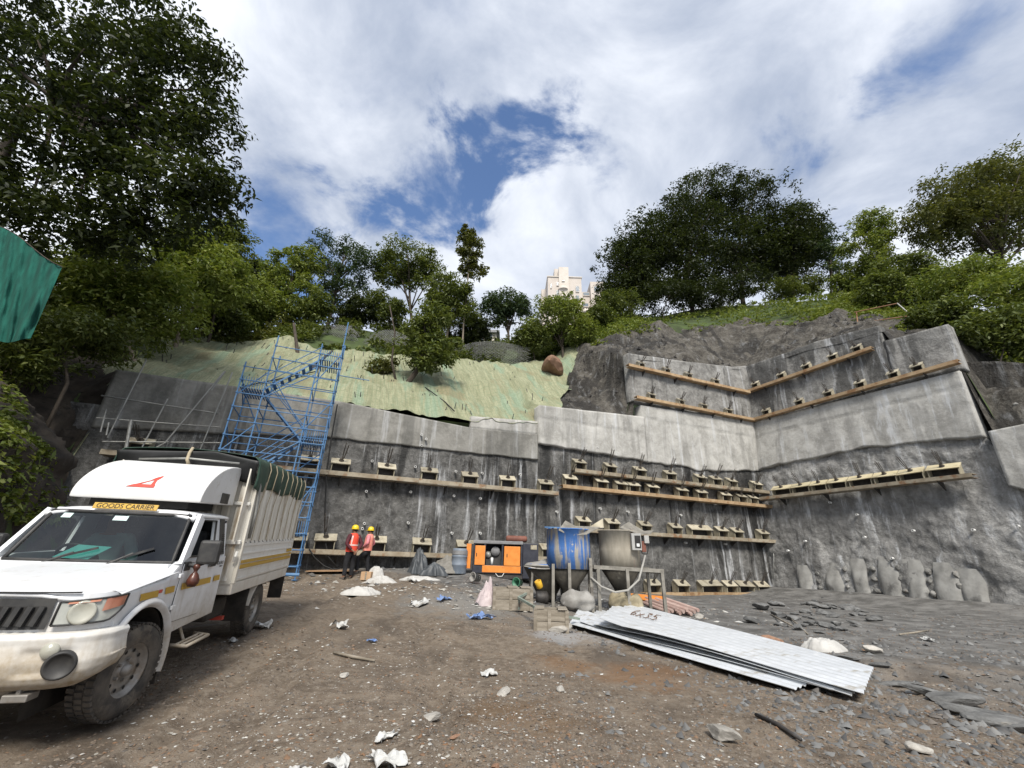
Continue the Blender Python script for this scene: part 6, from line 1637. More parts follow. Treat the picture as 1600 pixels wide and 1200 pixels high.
# wooden boxes
def crate(px0, px1, pyb, Y, h, d, label, rz=0.0):
    a, b = at_y(px0, pyb, Y), at_y(px1, pyb, Y); w = b[0] - a[0]; cx = (a[0] + b[0]) / 2
    z0 = yz(cx, Y + d / 2) - 0.03
    r = empty('wooden_box', (cx, Y + d / 2, z0), label, 'box', local=True, rz=rz)
    for k in range(2):
        for sy in (-1, 1):
            MB().box((rng.uniform(-.01, .01), sy * (d / 2 - 0.012), h * (k + 0.5) / 2), (w, 0.024, h / 2 - 0.012)).build('plank', M['wood'], r)
        for sx in (-1, 1):
            MB().box((sx * (w / 2 - 0.012), 0, h * (k + 0.5) / 2), (0.024, d - 0.05, h / 2 - 0.012)).build('plank', M['wood'], r)
    for x in (-w * 0.46, -w * 0.05, w * 0.46):
        MB().box((x, -d / 2 - 0.012, h / 2), (0.07, 0.024, h)).build('batten', M['wood'], r)
    MB().box((0, 0, h * 0.6), (w - 0.06, d - 0.06, 0.04)).build('filling', M['sand'], r)
    n = max(3, int(w / 0.3))
    for k in range(n):
        if rng.random() < 0.7:
            MB().box((-w / 2 + w * (k + .5) / n, rng.uniform(-.05, .05), h + 0.015), (w / n * 0.8, d * 0.98, 0.02)).build('lid_plank', M['wood'], r)
    return r
crate(768, 832, 958, 11.6, 0.5, 0.6, 'long low wooden box beside the pink bag', 0.04)
crate(836, 890, 988, 9.6, 0.42, 0.55, 'wooden box in front of the hopper, next to the sheets', -0.08)
# trolley rail in front of the hopper
tr_ = empty('trolley_frame', at_z(850, 985, 0.05), 'greenish angle-iron trolley frame in front of the hopper', 'frame')
def tb(a, b, Ya, Yb, w=0.05):
    MB().bar(at_y(*a, Ya), at_y(*b, Yb), w, w).build('bar', M['greenrail'], tr_)
tb((810, 934), (852, 958), 11.3, 9.9); tb((852, 958), (852, 992), 9.9, 9.85, 0.07); tb((810, 934), (832, 922), 11.3, 11.9); tb((852, 957), (905, 967), 9.9, 10.6); tb((838, 948), (838, 962), 10.4, 10.4); tb((811, 935), (811, 952), 11.3, 11.35)
# buckets behind
M['green'] = mat('green_plastic', (0.04, 0.16, 0.09), (0.06, 0.2, 0.12), 5, 0.5)
for (px, py, Y, m, lab, ax) in ((748, 904, 15.2, 'grey_cloth', 'grey cement-caked bucket on its side in front of the generator', (-0.7, -0.7, 0.15)), (813, 902, 15.6, 'green', 'green bucket lying on its side right of the generator', (-0.5, -0.85, 0.1))):
    q = at_y(px, py, Y); zz = yz(q[0], q[1]) + 0.17
    o = MB().lathe([(0.0, 0.02), (0.11, 0.02), (0.11, 0.0), (0.14, 0.28), (0.155, 0.28), (0.155, 0.3), (0.13, 0.3), (0.1, 0.04), (0, 0.04)], (q[0], q[1] + .1, zz), ax, 20, False).build('bucket', M[m], None, True); tag(o, lab, 'bucket')
    MB().tube([(q[0] - .25, q[1] - .15, zz + .1), (q[0] - .4, q[1] - .3, zz - .1), (q[0] - .1, q[1] - .4, zz - .14)], 0.007, 5).build('handle', M['dark_steel'], o)
# bundle of pinkish cores and orange board right of the mixers
M['core'] = mat('pinkish_cores', (0.33, 0.22, 0.19), (0.42, 0.32, 0.28), 6, 0.85, rand=0.3)
q = at_y(1042, 960, 14.5)
cr = empty('core_bundle', (q[0], q[1], yz(q[0], q[1])), 'bundle of pinkish core tubes lying right of the mixer frame', 'tubes')
for k in range(9):
    x = q[0] - 0.45 + 0.11 * k; zz = yz(x, q[1]) + 0.06 + 0.05 * (k % 3)
    pole('core', (x - 0.15, q[1] + 0.75, zz + 0.18), (x + 0.35, q[1] - 0.5, zz), 0.055, M['core'], cr, 10)
q = at_y(1005, 932, 15.5)
ob = MB().box((q[0], q[1], q[2] - 0.02), (1.6, 0.9, 0.03), np.array([[1, 0, .05], [0, 1, -.1], [-.05, .1, 1]])).build('board', M['orange'], None); tag(ob, 'orange board lying behind the mixer frame legs', 'board')

# ------------------------------------------------------------------ corrugated sheets
M['tin'] = mat('galvanised_sheet', (0.6, 0.62, 0.64), (0.7, 0.72, 0.74), 1.5, 0.45, metal=0.35, stretch=(0.5, 3, 3), c3=(0.4, 0.37, 0.31), s3=1.3, lo3=0.56, hi3=0.72, c4=(0.72, 0.73, 0.74), s4=4, lo4=0.6, hi4=0.7)
def sheet(A, B, C, D, waves, label, sag=0.0, ex=0.0, seed=0):
    """A near-left, B near-right, C far-right, D far-left; ribs run A->B"""
    A, B, C, D = map(np.array, (A, B, C, D)); ph = seed * 1.7
    def f(u, v):
        p = (A * (1 - u) + B * u) * (1 - v) + (D * (1 - u) + C * u) * v
        t = (v * waves) % 1.0; tri = min(1, max(0, (abs(t - 0.5) * 2 - 0.25) / 0.5))
        z = 0.02 * tri + sag * math.sin(math.pi * u) + 0.02 * math.sin(5 * u + ph + 2 * v) + ex * max(0, 0.15 - u) * (v if seed % 2 else 1 - v)
        return p + np.array([0, 0, z])
    o = MB().grid(f, 40, waves * 8 + 1).build('corrugated_sheet', M['tin'], None, False, solid=0.004)
    return tag(o, label, 'metal sheet', 'stack of corrugated metal sheets')
zs = lambda p, h: np.array([p[0], p[1], yz(p[0], p[1]) + h])
def gp_(px, py, h):
    p = at_z(px, py, h); 
    return np.array([p[0], p[1], max(h, yz(p[0], p[1]) + 0.02)])
sheet(gp_(889, 978, 0.10), gp_(1240, 1081, 0.04), gp_(1290, 1066, 0.04), gp_(905, 958, 0.12), 7, 'front corrugated sheet, its narrow end nearest the orange soil', 0.03, 0.3, 1)
sheet(gp_(905, 974, 0.15), gp_(1300, 1083, 0.06), gp_(1340, 1060, 0.06), gp_(935, 952, 0.17), 8, 'corrugated sheet showing as a bright strip below the topmost one', 0.02, 0.2, 2)
sheet(gp_(925, 975, 0.20), gp_(1328, 1087, 0.08), gp_(1357, 1056, 0.08), gp_(960, 950, 0.23), 8, 'corrugated sheet directly under the topmost sheet', 0.04, 0.4, 3)
topc = (gp_(934, 974, 0.26), gp_(1348, 1084, 0.11), gp_(1366, 1047, 0.11), gp_(985, 945, 0.30))
sheet(*topc, 9, 'topmost corrugated sheet of the stack with a scrawled dark number', 0.05, 0.5, 4)
# scrawled number "6x35"
A, B, C, D = topc
def spt(u, v): 
    p = (A * (1 - u) + B * u) * (1 - v) + (D * (1 - u) + C * u) * v
    return p + np.array([0, 0, 0.045 + 0.05 * math.sin(math.pi * u) + 0.02 * math.sin(5 * u + 6.8 + 2 * v)])
M['mark'] = mat('brown_marker', (0.12, 0.06, 0.03), rough=0.8)
glyph = {'6': [[(.8, 1), (.3, .75), (.1, .35), (.3, .02), (.75, .05), (.85, .35), (.5, .5), (.15, .3)]], 'x': [[(.1, .6), (.9, 0)], [(.9, .6), (.1, 0)]], '3': [[(.1, .95), (.8, .95), (.4, .55), (.85, .3), (.6, .0), (.1, .05)]], '5': [[(.95, 1), (.25, 1), (.2, .55), (.7, .6), (.85, .3), (.6, .0), (.1, .05)]]}
top_sheet = [o for o in bpy.data.objects if o.get('label', '').startswith('topmost corrugated')][0]
mk = MB()
for k, ch_ in enumerate('6x35'):
    for st in glyph[ch_]:
        mk.tube([spt(0.105 + 0.042 * (k + x * 0.85), 0.42 + 0.26 * y) for x, y in st], 0.009, 5)
mk.build('scrawled_number', M['mark'], top_sheet)['kind'] = 'stuff'
# ------------------------------------------------------------------ loose stone, gravel, litter
M['slate'] = mat('grey_slate', (0.085, 0.085, 0.083), (0.18, 0.18, 0.175), 3, 0.9, bump=1.0, bscale=9, c3=(0.24, 0.225, 0.2), s3=2.5, lo3=0.6, hi3=0.75, rand=0.5)
M['palestone'] = mat('pale_stone', (0.3, 0.28, 0.25), (0.42, 0.4, 0.36), 4, 0.85, bump=0.4, rand=0.5)
M['redstone'] = mat('reddish_stone', (0.2, 0.11, 0.07), (0.28, 0.17, 0.11), 4, 0.85, bump=0.4, rand=0.4)
_rk = {}
def rock(x, y, sx, sy, sz, m, label, group, flat=0.6, sink=0.25, z=None):
    k = int(rng.integers(0, 7)); key = (k, flat, m)
    if key not in _rk:
        me = rock_mesh(k, flat).copy(); me.materials.clear(); me.materials.append(M[m]); _rk[key] = me
    o = link('rock', _rk[key], None)
    zz = yz(x, y) if z is None else z
    o.location = (x, y, zz + sz * flat * (0.5 - sink)); o.scale = (sx, sy, sz)
    o.rotation_euler = (rng.uniform(-.2, .2), rng.uniform(-.2, .2), rng.uniform(0, 6.28))
    return tag(o, label, 'rock', group)
# slabs along the ledge on the right
ORD16 = ORD + ['thirteenth', 'fourteenth', 'fifteenth', 'last']
sorted_px = sorted([1080, 1112, 1150, 1180, 1320, 1345, 1375, 1395, 1440, 1480, 1530, 1575, 1615, 1425, 1560, 1500])
for px, py, s in ((1080, 1012, .5), (1112, 1010, .55), (1150, 1022, .45), (1180, 1035, .4), (1320, 1030, .45), (1345, 1040, .4), (1375, 1038, .35), (1395, 1055, .5), (1440, 1070, .6), (1480, 1080, .7), (1530, 1100, .75), (1575, 1115, .8), (1615, 1125, .8), (1425, 1055, .3), (1560, 1098, .35), (1500, 1072, .3)):
    p = at_z(px, py, 0.1)
    o = rock(p[0], p[1], s * .85, s * .4, s * .42, 'slate', ORD16[sorted_px.index(px)] + ' flat slate slab from the left in the rock ledge at right', 'slate slabs of the ledge', 0.45, 0.2)
    o.rotation_euler.z = rng.uniform(-0.7, -0.35)
# heap near the right corner
for k in range(46):
    px, py = rng.normal(1285, 45), rng.normal(962, 13)
    p = at_z(px, py, 0.05); s = rng.uniform(0.18, 0.6)
    rock(p[0], p[1], s, s * .7, s * .7, 'slate', 'broken dark slate in the rubble heap before the right wall', 'slate rubble heap', 0.5, 0.2)
for px, py, s, m, lab in ((1190, 951, .75, 'slate', 'large grey slab leaning at the left end of the slate heap'), (1213, 945, .6, 'slate', 'grey angular block on top of the slate heap left end'), (1092, 963, .42, 'palestone', 'pale upright rounded stone between the cores and the heap'),
                          (1208, 1003, .42, 'redstone', 'brownish-red boulder just behind the metal sheets'), (875, 993, .5, 'palestone', 'pale lump of hardened cement at the left end of the sheets'), (1130, 1148, .36, 'palestone', 'flat pale stone half buried in the right foreground mud'),
                          (673, 1118, .2, 'palestone', 'pale angular stone beside the small hollow in the foreground'), (787, 1080, .2, 'palestone', 'flat pale stone beyond the hollow in the foreground'), (877, 1076, .17, 'palestone', 'flat grey chip of stone right of the foreground centre'),
                          (775, 1195, .1, 'redstone', 'reddish pebble at the bottom edge of the photo'), (712, 1146, .1, 'redstone', 'orange-brown pebble below the hollow'), (538, 1058, .16, 'palestone', 'pale chip of stone left of the foreground centre'), (1438, 1170, .24, 'palestone', 'small pale stone in the lower right foreground'), (1370, 1028, .4, 'palestone', 'pale rounded stone behind the right end of the sheets')):
    p = at_z(px, py, 0.03)
    rock(p[0], p[1], s, s * .75, s * .6, m, lab, 'loose stones in the yard', 0.6, 0.15)
# pebbles and chips: numpy low-poly stones in one mesh per colour
def pebbles(name, n, smin, smax, m, label, cat, seed, dens=None, flat=0.55, span=300.0):
    r = np.random.default_rng(seed)
    px = r.uniform(-60, 1660, n * 4); py = 895 + span * r.uniform(0, 1, n * 4) ** 1.25
    d = FW[None] + RT[None] * ((px - 800) / F_PX)[:, None] + UP[None] * ((600 - py) / F_PX)[:, None]
    t = -1.4 / np.minimum(d[:, 2], -0.045); X, Y = d[:, 0] * t, d[:, 1] * t
    ok = (Y < 24) & ((X - P0[0]) * NL[0] + (Y - P0[1]) * NL[1] > 0.3) & (X > -6.5 - 0.3 * Y) & ((X - CB[0]) * NR[0] + (Y - CB[1]) * NR[1] > 0.5)
    w = 0.5 + fbm(np.stack([X, Y, X * 0 + seed], -1), 0.5, 3)
    if dens is not None: w = w * dens(X, Y)
    ok &= r.uniform(0, 1, len(X)) < w
    X, Y = X[ok][:n], Y[ok][:n]; n = len(X)
    Z = yard_z(X, Y)
    s = smin * (smax / smin) ** (r.uniform(0, 1, n) ** 2.2) * np.clip(np.hypot(X, Y) / 8.0, 0.75, 1.0)
    base = np.array([(1, 0, 0), (.4, .9, 0), (-.7, .7, 0), (-1, -.2, 0), (-.2, -.9, 0), (.7, -.7, 0), (.1, .1, 1), (0, 0, -1)], float)
    tri = np.array([(0, 1, 6), (1, 2, 6), (2, 3, 6), (3, 4, 6), (4, 5, 6), (5, 0, 6)])
    a = r.uniform(0, 6.28, n); ca, sa = np.cos(a), np.sin(a)
    jit = 1 + r.normal(0, .26, (n, 8, 3)); B = base[None] * jit; B[..., 1] *= r.uniform(.45, 1.0, (n, 1)); B[:, :6, 2] += r.normal(.12, .2, (n, 6)); B[:, 6, :2] += r.normal(0, .35, (n, 2))
    B[..., 2] *= flat * r.uniform(.4, 1.2, (n, 1)); B[:, :6, 2] -= 0.25 * flat
    Vx = (B[..., 0] * ca[:, None] - B[..., 1] * sa[:, None]); Vy = (B[..., 0] * sa[:, None] + B[..., 1] * ca[:, None])
    V = np.stack([Vx, Vy, B[..., 2]], -1) * (s / 2)[:, None, None] + np.stack([X, Y, Z + s * 0.06], -1)[:, None]
    Fq = (tri[None] + 8 * np.arange(n)[:, None, None]).reshape(-1, 3)
    o = np_obj(name, V.reshape(-1, 3), Fq, M[m], None, False, base=np.zeros(3))
    return tag(o, label, cat, kind='stuff')
def isl_mat(name, cols, rough=0.85):
    m = bpy.data.materials.new(name); m.use_nodes = True; g = NG(m.node_tree)
    r = g.n('ShaderNodeNewGeometry').outputs['Random Per Island']
    rp = g.n('ShaderNodeValToRGB'); g.set(rp, 0, r); rp.color_ramp.interpolation = 'LINEAR'
    el = rp.color_ramp.elements
    el[0].color = rgba(cols[0]); el[1].color = rgba(cols[-1])
    for k, c in enumerate(cols[1:-1]): e = el.new((k + 1) / (len(cols) - 1)); e.color = rgba(c)
    b = g.n('ShaderNodeBsdfPrincipled', ins={'Base Color': rp.outputs[0], 'Roughness': rough})
    g.n('ShaderNodeOutputMaterial', ins={'Surface': b.outputs[0]})
    return m
M['peb'] = isl_mat('mixed_gravel', [(0.06, 0.046, 0.034), (0.13, 0.1, 0.075), (0.1, 0.09, 0.08), (0.18, 0.145, 0.11), (0.17, 0.095, 0.05), (0.2, 0.175, 0.145), (0.12, 0.09, 0.065)])
M['chip'] = isl_mat('pale_chips', [(0.5, 0.49, 0.46), (0.34, 0.32, 0.28), (0.6, 0.6, 0.58), (0.28, 0.26, 0.22), (0.42, 0.4, 0.37)])
M['slatechip'] = isl_mat('slate_chips', [(0.06, 0.06, 0.06), (0.12, 0.12, 0.118), (0.19, 0.19, 0.185), (0.09, 0.088, 0.085), (0.15, 0.13, 0.11)])
pebbles('gravel', 46000, 0.01, 0.065, 'peb', 'brown and grey gravel strewn over the muddy yard', 'gravel', 1)
pebbles('stone_chips', 4200, 0.012, 0.065, 'chip', 'pale stone chips strewn over the yard', 'gravel', 2, lambda X, Y: 0.25 + 1.2 * np.exp(-((X + 0.3) / 2.8) ** 2), 0.3)
pebbles('slate_chips', 9000, 0.02, 0.16, 'slatechip', 'dark slate fragments over the right and far yard', 'rubble', 3, lambda X, Y: sstep(0, 4, X) + 0.6 * sstep(11, 15, Y), 0.7)
pebbles('rubble', 2600, 0.04, 0.22, 'chip', 'pale rubble and rubbish scattered in the middle of the yard', 'rubble', 4, lambda X, Y: np.exp(-((Y - 14) / 2.6) ** 2) * (1 - sstep(5, 9, X)) * 1.3, 0.35, 75.0)
pebbles('rubble', 1800, 0.05, 0.3, 'slatechip', 'dark rubble along the foot of the left wall', 'rubble', 5, lambda X, Y: np.exp(-((Y - 15.5) / 2.2) ** 2) * (1 - sstep(6, 10, X)) * 1.3, 0.4, 60.0)
pebbles('gravel', 3000, 0.015, 0.075, 'peb', 'coarse brown gravel round the small hollow in the foreground', 'gravel', 6, lambda X, Y: 2.0 * np.exp(-((X - 0.1) / 1.0) ** 2 - ((Y - 4.9) / 0.8) ** 2))
# scraps of white plastic, each its own
M['plastic'] = mat('white_plastic_scrap', (0.4, 0.4, 0.385), (0.52, 0.52, 0.505), 6, 0.6, c3=(0.3, 0.28, 0.24), s3=8)
M['bluebit'] = mat('blue_plastic_scrap', (0.12, 0.2, 0.4), (0.2, 0.28, 0.46), 6, 0.5)
def scrap(px, py, s, m, label, seed, h=0.35):
    p = at_z(px, py, 0.05); r = np.random.default_rng(seed); ph = r.uniform(0, 6, 6); a0 = r.uniform(0, 3); z0 = yz(p[0], p[1])
    def f(u, v):
        x, y = (u - .5) * s * 1.5, (v - .5) * s * (0.7 + 0.3 * math.sin(4 * u + ph[0]))
        z = s * h * 0.5 * (1 + math.sin(7 * u + ph[1]) * math.sin(6 * v + ph[2])) * (0.4 + 0.6 * math.sin(math.pi * u)) + 0.008
        z += s * 0.35 * abs(float(fbm(np.array([u * 3, v * 3, seed * 1.0]), 1.3, 3)))
        x += 0.15 * s * math.sin(9 * v + ph[3]); y += 0.15 * s * math.sin(8 * u + ph[4])
        return (p[0] + x * math.cos(a0) - y * math.sin(a0), p[1] + x * math.sin(a0) + y * math.cos(a0), z0 + z)
    return tag(MB().grid(f, 18, 13).build('plastic_scrap', M[m], None, False), label, 'litter', 'scraps of plastic on the ground')
for k, (px, py, s, m, lab) in enumerate(((530, 998, .24, 'plastic', 'square white plastic scrap on the mud right of the truck'), (402, 996, .28, 'plastic', 'white plastic strip near the truck rear wheel'), (600, 1185, .2, 'plastic', 'crumpled white plastic at the bottom edge, left of centre'), (605, 1145, .13, 'plastic', 'small crumpled white plastic above the one at the bottom edge'),
                                         (530, 1185, .15, 'plastic', 'white plastic scrap at the bottom edge nearest the truck'), (470, 1193, .14, 'plastic', 'torn white plastic cut by the bottom edge'), (765, 1048, .16, 'plastic', 'curled white shard standing in the mud at the centre'), (690, 962, .3, 'bluebit', 'pale blue crumpled plastic in the middle of the yard'), (652, 966, .4, 'plastic', 'white scrap sheet left of the pale blue plastic'),
                                         (750, 978, .35, 'bluebit', 'pale blue-grey scrap in front of the long wooden box'), (580, 1012, .1, 'bluebit', 'small blue scrap on the gravel left of centre'), (640, 940, .3, 'plastic', 'white rag on the far mud below the dark tarp'), (360, 1015, .12, 'plastic', 'small pale scrap beside the truck flank'), (1100, 984, .35, 'plastic', 'white torn bag behind the sheets'), (1450, 1000, .2, 'plastic', 'white scrap on the dark mud at right'), (800, 905, .5, 'plastic', 'white sacking strip in front of the generator'), (720, 907, .45, 'plastic', 'white sacking strip before the drum'))):
    scrap(px, py, s, m, lab, 100 + k)
# sticks and bars
for (a, b, m, lab) in (((1235, 965), (1262, 990), 'wood', 'short brown stick on the mud behind the sheets'), ((1205, 960), (1245, 983), 'wood', 'longer brown stick left of the short stick'), ((1180, 1110), (1250, 1148), 'dark_steel', 'thin dark rod on the right foreground'), ((1180, 903), (1240, 912), 'wood', 'thin pole lying at the foot of the inner corner'), ((1405, 990), (1450, 982), 'wood', 'pale broken plank on the dark mud at right'), ((520, 1028), (585, 1036), 'wood', 'thin twig on the gravel right of the truck')):
    pa, pb = at_z(*a, 0.06), at_z(*b, 0.06)
    pa[2], pb[2] = yz(*pa[:2]) + 0.03, yz(*pb[:2]) + 0.03
    mid = (pa + pb) / 2; mid[2] = max(mid[2], yz(*mid[:2]) + 0.02); mid[:2] += rng.uniform(-.03, .03, 2)
    tag(MB().tube([pa, mid, pb], [0.018, 0.022, 0.014], 6).build('stick', M[m], None, True), lab, 'stick')
pl = [left_pt(*left_s(x, y, .4), .4) for x, y in ((1207, 840), (1209, 870), (1208, 905))]
tag(MB().tube(pl, 0.03, 6).build('pipe', M['galv'], None, True), 'grey pipe hanging down the wall beside the inner corner', 'pipe')

# ------------------------------------------------------------------ trees
M['bark'] = mat('dark_bark', (0.035, 0.027, 0.02), (0.075, 0.06, 0.046), 6, 0.9, stretch=(2, 2, 0.5), bump=0.6)
M['bark_pale'] = mat('pale_bark', (0.16, 0.13, 0.1), (0.24, 0.2, 0.155), 6, 0.9, stretch=(2, 2, 0.5), bump=0.5)
M['lf_dark'] = leaf_mat('dark_leaf', (0.016, 0.024, 0.008), (0.03, 0.042, 0.014), (0.06, 0.074, 0.026))
M['lf_mid'] = leaf_mat('mid_leaf', (0.06, 0.082, 0.021), (0.105, 0.133, 0.036), (0.175, 0.2, 0.06))
M['lf_lite'] = leaf_mat('light_leaf', (0.105, 0.145, 0.03), (0.17, 0.21, 0.05), (0.25, 0.275, 0.085))
M['lf_olive'] = leaf_mat('olive_leaf', (0.06, 0.07, 0.02), (0.1, 0.11, 0.032), (0.155, 0.155, 0.05))
M['lf_blue'] = leaf_mat('blue_green_leaf', (0.028, 0.05, 0.025), (0.05, 0.08, 0.04), (0.09, 0.12, 0.06))

def leaves(C, N, spread, ln, wd, r, flatten=0.75, droop=0.25):
    """quads of leaf size scattered round cluster centres C"""
    C = np.asarray(C); k = len(C)
    idx = np.repeat(np.arange(k), N)
    n = len(idx)
    off = r.normal(size=(n, 3)); off /= np.maximum(np.linalg.norm(off, axis=1, keepdims=True), 1e-6)
    off *= (r.uniform(0, 1, (n, 1)) ** 0.45)
    sp = (spread * r.uniform(0.6, 1.35, k))[idx][:, None]
    P = C[idx] + off * sp * np.array([1, 1, flatten])
    nrm = off * 0.7 + np.array([0, 0, 0.9]) + r.normal(0, .45, (n, 3)); nrm /= np.linalg.norm(nrm, axis=1, keepdims=True)
    a = r.normal(size=(n, 3)) + off * 0.8 - np.array([0, 0, droop]); a -= nrm * (a * nrm).sum(1, keepdims=True); a /= np.linalg.norm(a, axis=1, keepdims=True)
    b = np.cross(nrm, a)
    L = (ln * np.clip(r.lognormal(0, .38, n), .4, 2.0))[:, None]; Wd = (wd * r.uniform(0.7, 1.3, n))[:, None]
    V = np.stack([P - a * L * .5, P + b * Wd * .5 + nrm * L * .06 - a * L * .05, P + a * L * .5 - np.array([0, 0, 1]) * L * .12, P - b * Wd * .5 + nrm * L * .06 - a * L * .05], 1)
    return V.reshape(-1, 3), np.arange(4 * n).reshape(-1, 4)
def px_r(P): return ((np.asarray(P) - CAM) @ FW) / F_PX
def tree(name, label, base, Y, crowns, ncl, nlf, lf, leaf, bark='bark', group='trees on the ridge', tr=0.16, trunk=None, seed=1, spread=None, hollow=0.45, limbs=9, dscale=0.85, bY=None):
    r = np.random.default_rng(seed)
    B = at_y(*base, bY or Y); 
    root = empty(name, B, label, 'tree', group)
    cl = []; tot = sum(c[2] * c[3] for c in crowns)
    ells = []
    for (cx, cy, rx, ry) in crowns:
        P = at_y(cx, cy, Y + r.uniform(-.4, .4)); k = px_r(P)
        ells.append((P, np.array([rx * k, rx * k * dscale, ry * k])))
        m = max(3, int(ncl * rx * ry / tot))
        d = r.normal(size=(m, 3)); d /= np.linalg.norm(d, axis=1, keepdims=True)
        rad = hollow + (1 - hollow) * r.uniform(0, 1, (m, 1)) ** 0.6
        cl.append(P + d * rad * ells[-1][1])
    cl = np.concatenate(cl)
    keep = fbm(cl, 0.45, 2) > -0.42; cl = cl[keep]
    sp = spread or 0.33 * np.mean([e[1][0] for e in ells]) ** 0.7 + 0.12
    V, Fq = leaves(cl, nlf, sp, lf, lf * 0.5, r)
    d = r.normal(size=(max(8, ncl // 3), 3)); d /= np.linalg.norm(d, axis=1, keepdims=True); d[:, 2] = np.abs(d[:, 2]) * 0.9 - 0.15
    pick = r.integers(0, len(ells), len(d))                       # sprigs that break the outline
    sc_ = np.array([ells[i][0] for i in pick]) + d * np.array([ells[i][1] for i in pick]) * r.uniform(1.02, 1.3, (len(d), 1))
    V2, F2 = leaves(sc_, max(6, nlf // 4), sp * 0.55, lf, lf * 0.5, r)
    V = np.concatenate([V, V2]); Fq = np.concatenate([Fq, F2 + Fq.max() + 1])
    np_obj('crown', V, Fq, M[leaf], root, False)
    # trunk and limbs
    top = np.mean([e[0] for e in ells], 0); top = np.average([e[0] for e in ells], axis=0, weights=[e[1][0] * e[1][2] for e in ells])
    pts = [B + [0, 0, -2.2], B + [0, 0, -0.2]]
    mids = [at_y(x, y, Y) for x, y in trunk] if trunk else []
    for m_ in mids: pts.append(m_)
    n0 = len(pts)
    for f in (0.35, 0.7, 1.0):
        q = pts[n0 - 1] + (top - pts[n0 - 1]) * f; q = q + r.normal(0, 0.10, 3) * np.array([1, 1, 0]) * tr * 6; pts.append(q)
    m = MB().tube(pts, list(np.linspace(tr, tr * 0.35, len(pts))), 8)
    m.build('trunk', M[bark], root, True)
    lm = MB()
    sel = cl[r.choice(len(cl), min(limbs, len(cl)), replace=False)]
    for e in sel:
        f = r.uniform(0.25, 0.9); k = f * (len(pts) - 1 - max(0, n0 - 1)) + max(0, n0 - 1); i = min(int(k), len(pts) - 2)
        s = pts[i] + (pts[i + 1] - pts[i]) * (k - i)
        mid = (s + e) / 2 + np.array([0, 0, 0.12 * np.linalg.norm(e - s)]) + r.normal(0, .06, 3)
        lm.tube([s, mid, e], [tr * 0.42, tr * 0.28, tr * 0.1], 5)
    lm.build('limbs', M[bark], root, True)['kind'] = 'stuff'
    return root

# the big tree leaning in from the left, near
tree('big_tree', 'large dark leafy tree overhanging the upper left of the photo', (-70, 560), 9.5, [(60, 60, 190, 120), (250, 80, 75, 70), (170, 170, 150, 110), (290, 190, 70, 80), (60, 270, 150, 110), (240, 290, 110, 90), (325, 310, 52, 55), (120, 350, 110, 60), (330, 110, 40, 40), (235, 35, 70, 40)], 520, 66, 0.19, 'lf_dark', 'bark', 'trees on the left', 0.22, [(-40, 330), (40, 170)], 11, spread=0.58, hollow=0.15, limbs=30, dscale=0.7)
# trees between it and the ridge
tree('slope_tree', 'light green bushy tree below the big dark tree', (215, 560), 16, [(190, 440, 90, 70), (120, 460, 70, 70), (250, 480, 60, 60)], 225, 100, 0.2, 'lf_lite', 'bark_pale', 'trees on the left', 0.12, None, 12, hollow=0.2)
tree('slope_tree', 'yellow-green tree with pale twin trunks behind the erosion net', (280, 525), 19, [(280, 430, 65, 55), (335, 440, 50, 50), (300, 380, 60, 35)], 180, 100, 0.22, 'lf_lite', 'bark_pale', 'trees on the left', 0.12, None, 13, hollow=0.2)
tree('slope_tree', 'dense vine-covered round tree at the left end of the ridge', (385, 510), 25, [(385, 475, 38, 42), (360, 455, 35, 40)], 135, 100, 0.22, 'lf_lite', 'bark', 'trees on the left', 0.12, None, 14, hollow=0.3)
tree('slope_tree', 'dark thicket tree in front of the green shade net', (110, 590), 12.5, [(90, 520, 80, 50), (160, 530, 60, 45), (40, 560, 60, 40)], 110, 80, 0.17, 'lf_mid', 'bark', 'trees on the left', 0.06, None, 15, hollow=0.2)
tree('slope_tree', 'feathery olive tree under the big tree right edge', (330, 520), 21, [(350, 375, 40, 45), (370, 420, 30, 45)], 90, 93, 0.2, 'lf_mid', 'bark', 'trees on the left', 0.09, None, 16, hollow=0.2)
# along the ridge
tree('ridge_tree', 'dark slender tree first from the left on the skyline', (408, 500), 31, [(405, 440, 22, 42)], 60, 87, 0.26, 'lf_dark', seed=20, tr=0.14)
tree('ridge_tree', 'yellowish tree with hanging vines left of the tall airy tree', (455, 505), 29, [(450, 420, 35, 32), (478, 405, 26, 24), (430, 450, 22, 40), (470, 455, 30, 40)], 142, 75, 0.24, 'lf_lite', seed=21, tr=0.16)
tree('ridge_tree', 'tall airy grey-green tree above the blue scaffold', (512, 508), 31, [(520, 395, 42, 30), (555, 415, 34, 34), (500, 425, 34, 28), (535, 455, 38, 24)], 157, 55, 0.24, 'lf_blue', seed=22, tr=0.2, limbs=16)
tree('ridge_tree', 'dark umbrella-shaped tree left of the tall thin one', (648, 520), 32, [(635, 410, 50, 28), (660, 430, 32, 26), (610, 425, 28, 22)], 142, 70, 0.24, 'lf_mid', seed=23, tr=0.18, limbs=14)
tree('ridge_tree', 'tall thin bare-stemmed tree with a small feathery top', (722, 560), 29, [(735, 385, 22, 26), (740, 415, 20, 22), (730, 365, 10, 14)], 63, 60, 0.26, 'lf_olive', 'bark_pale', seed=24, tr=0.085, trunk=[(724, 510), (730, 450)], hollow=0.1)
tree('ridge_tree', 'bushy green tree directly behind the leaning pruned tree', (695, 545), 29, [(700, 455, 34, 30), (715, 490, 30, 30), (690, 480, 26, 26)], 135, 80, 0.22, 'lf_mid', seed=25, tr=0.14)
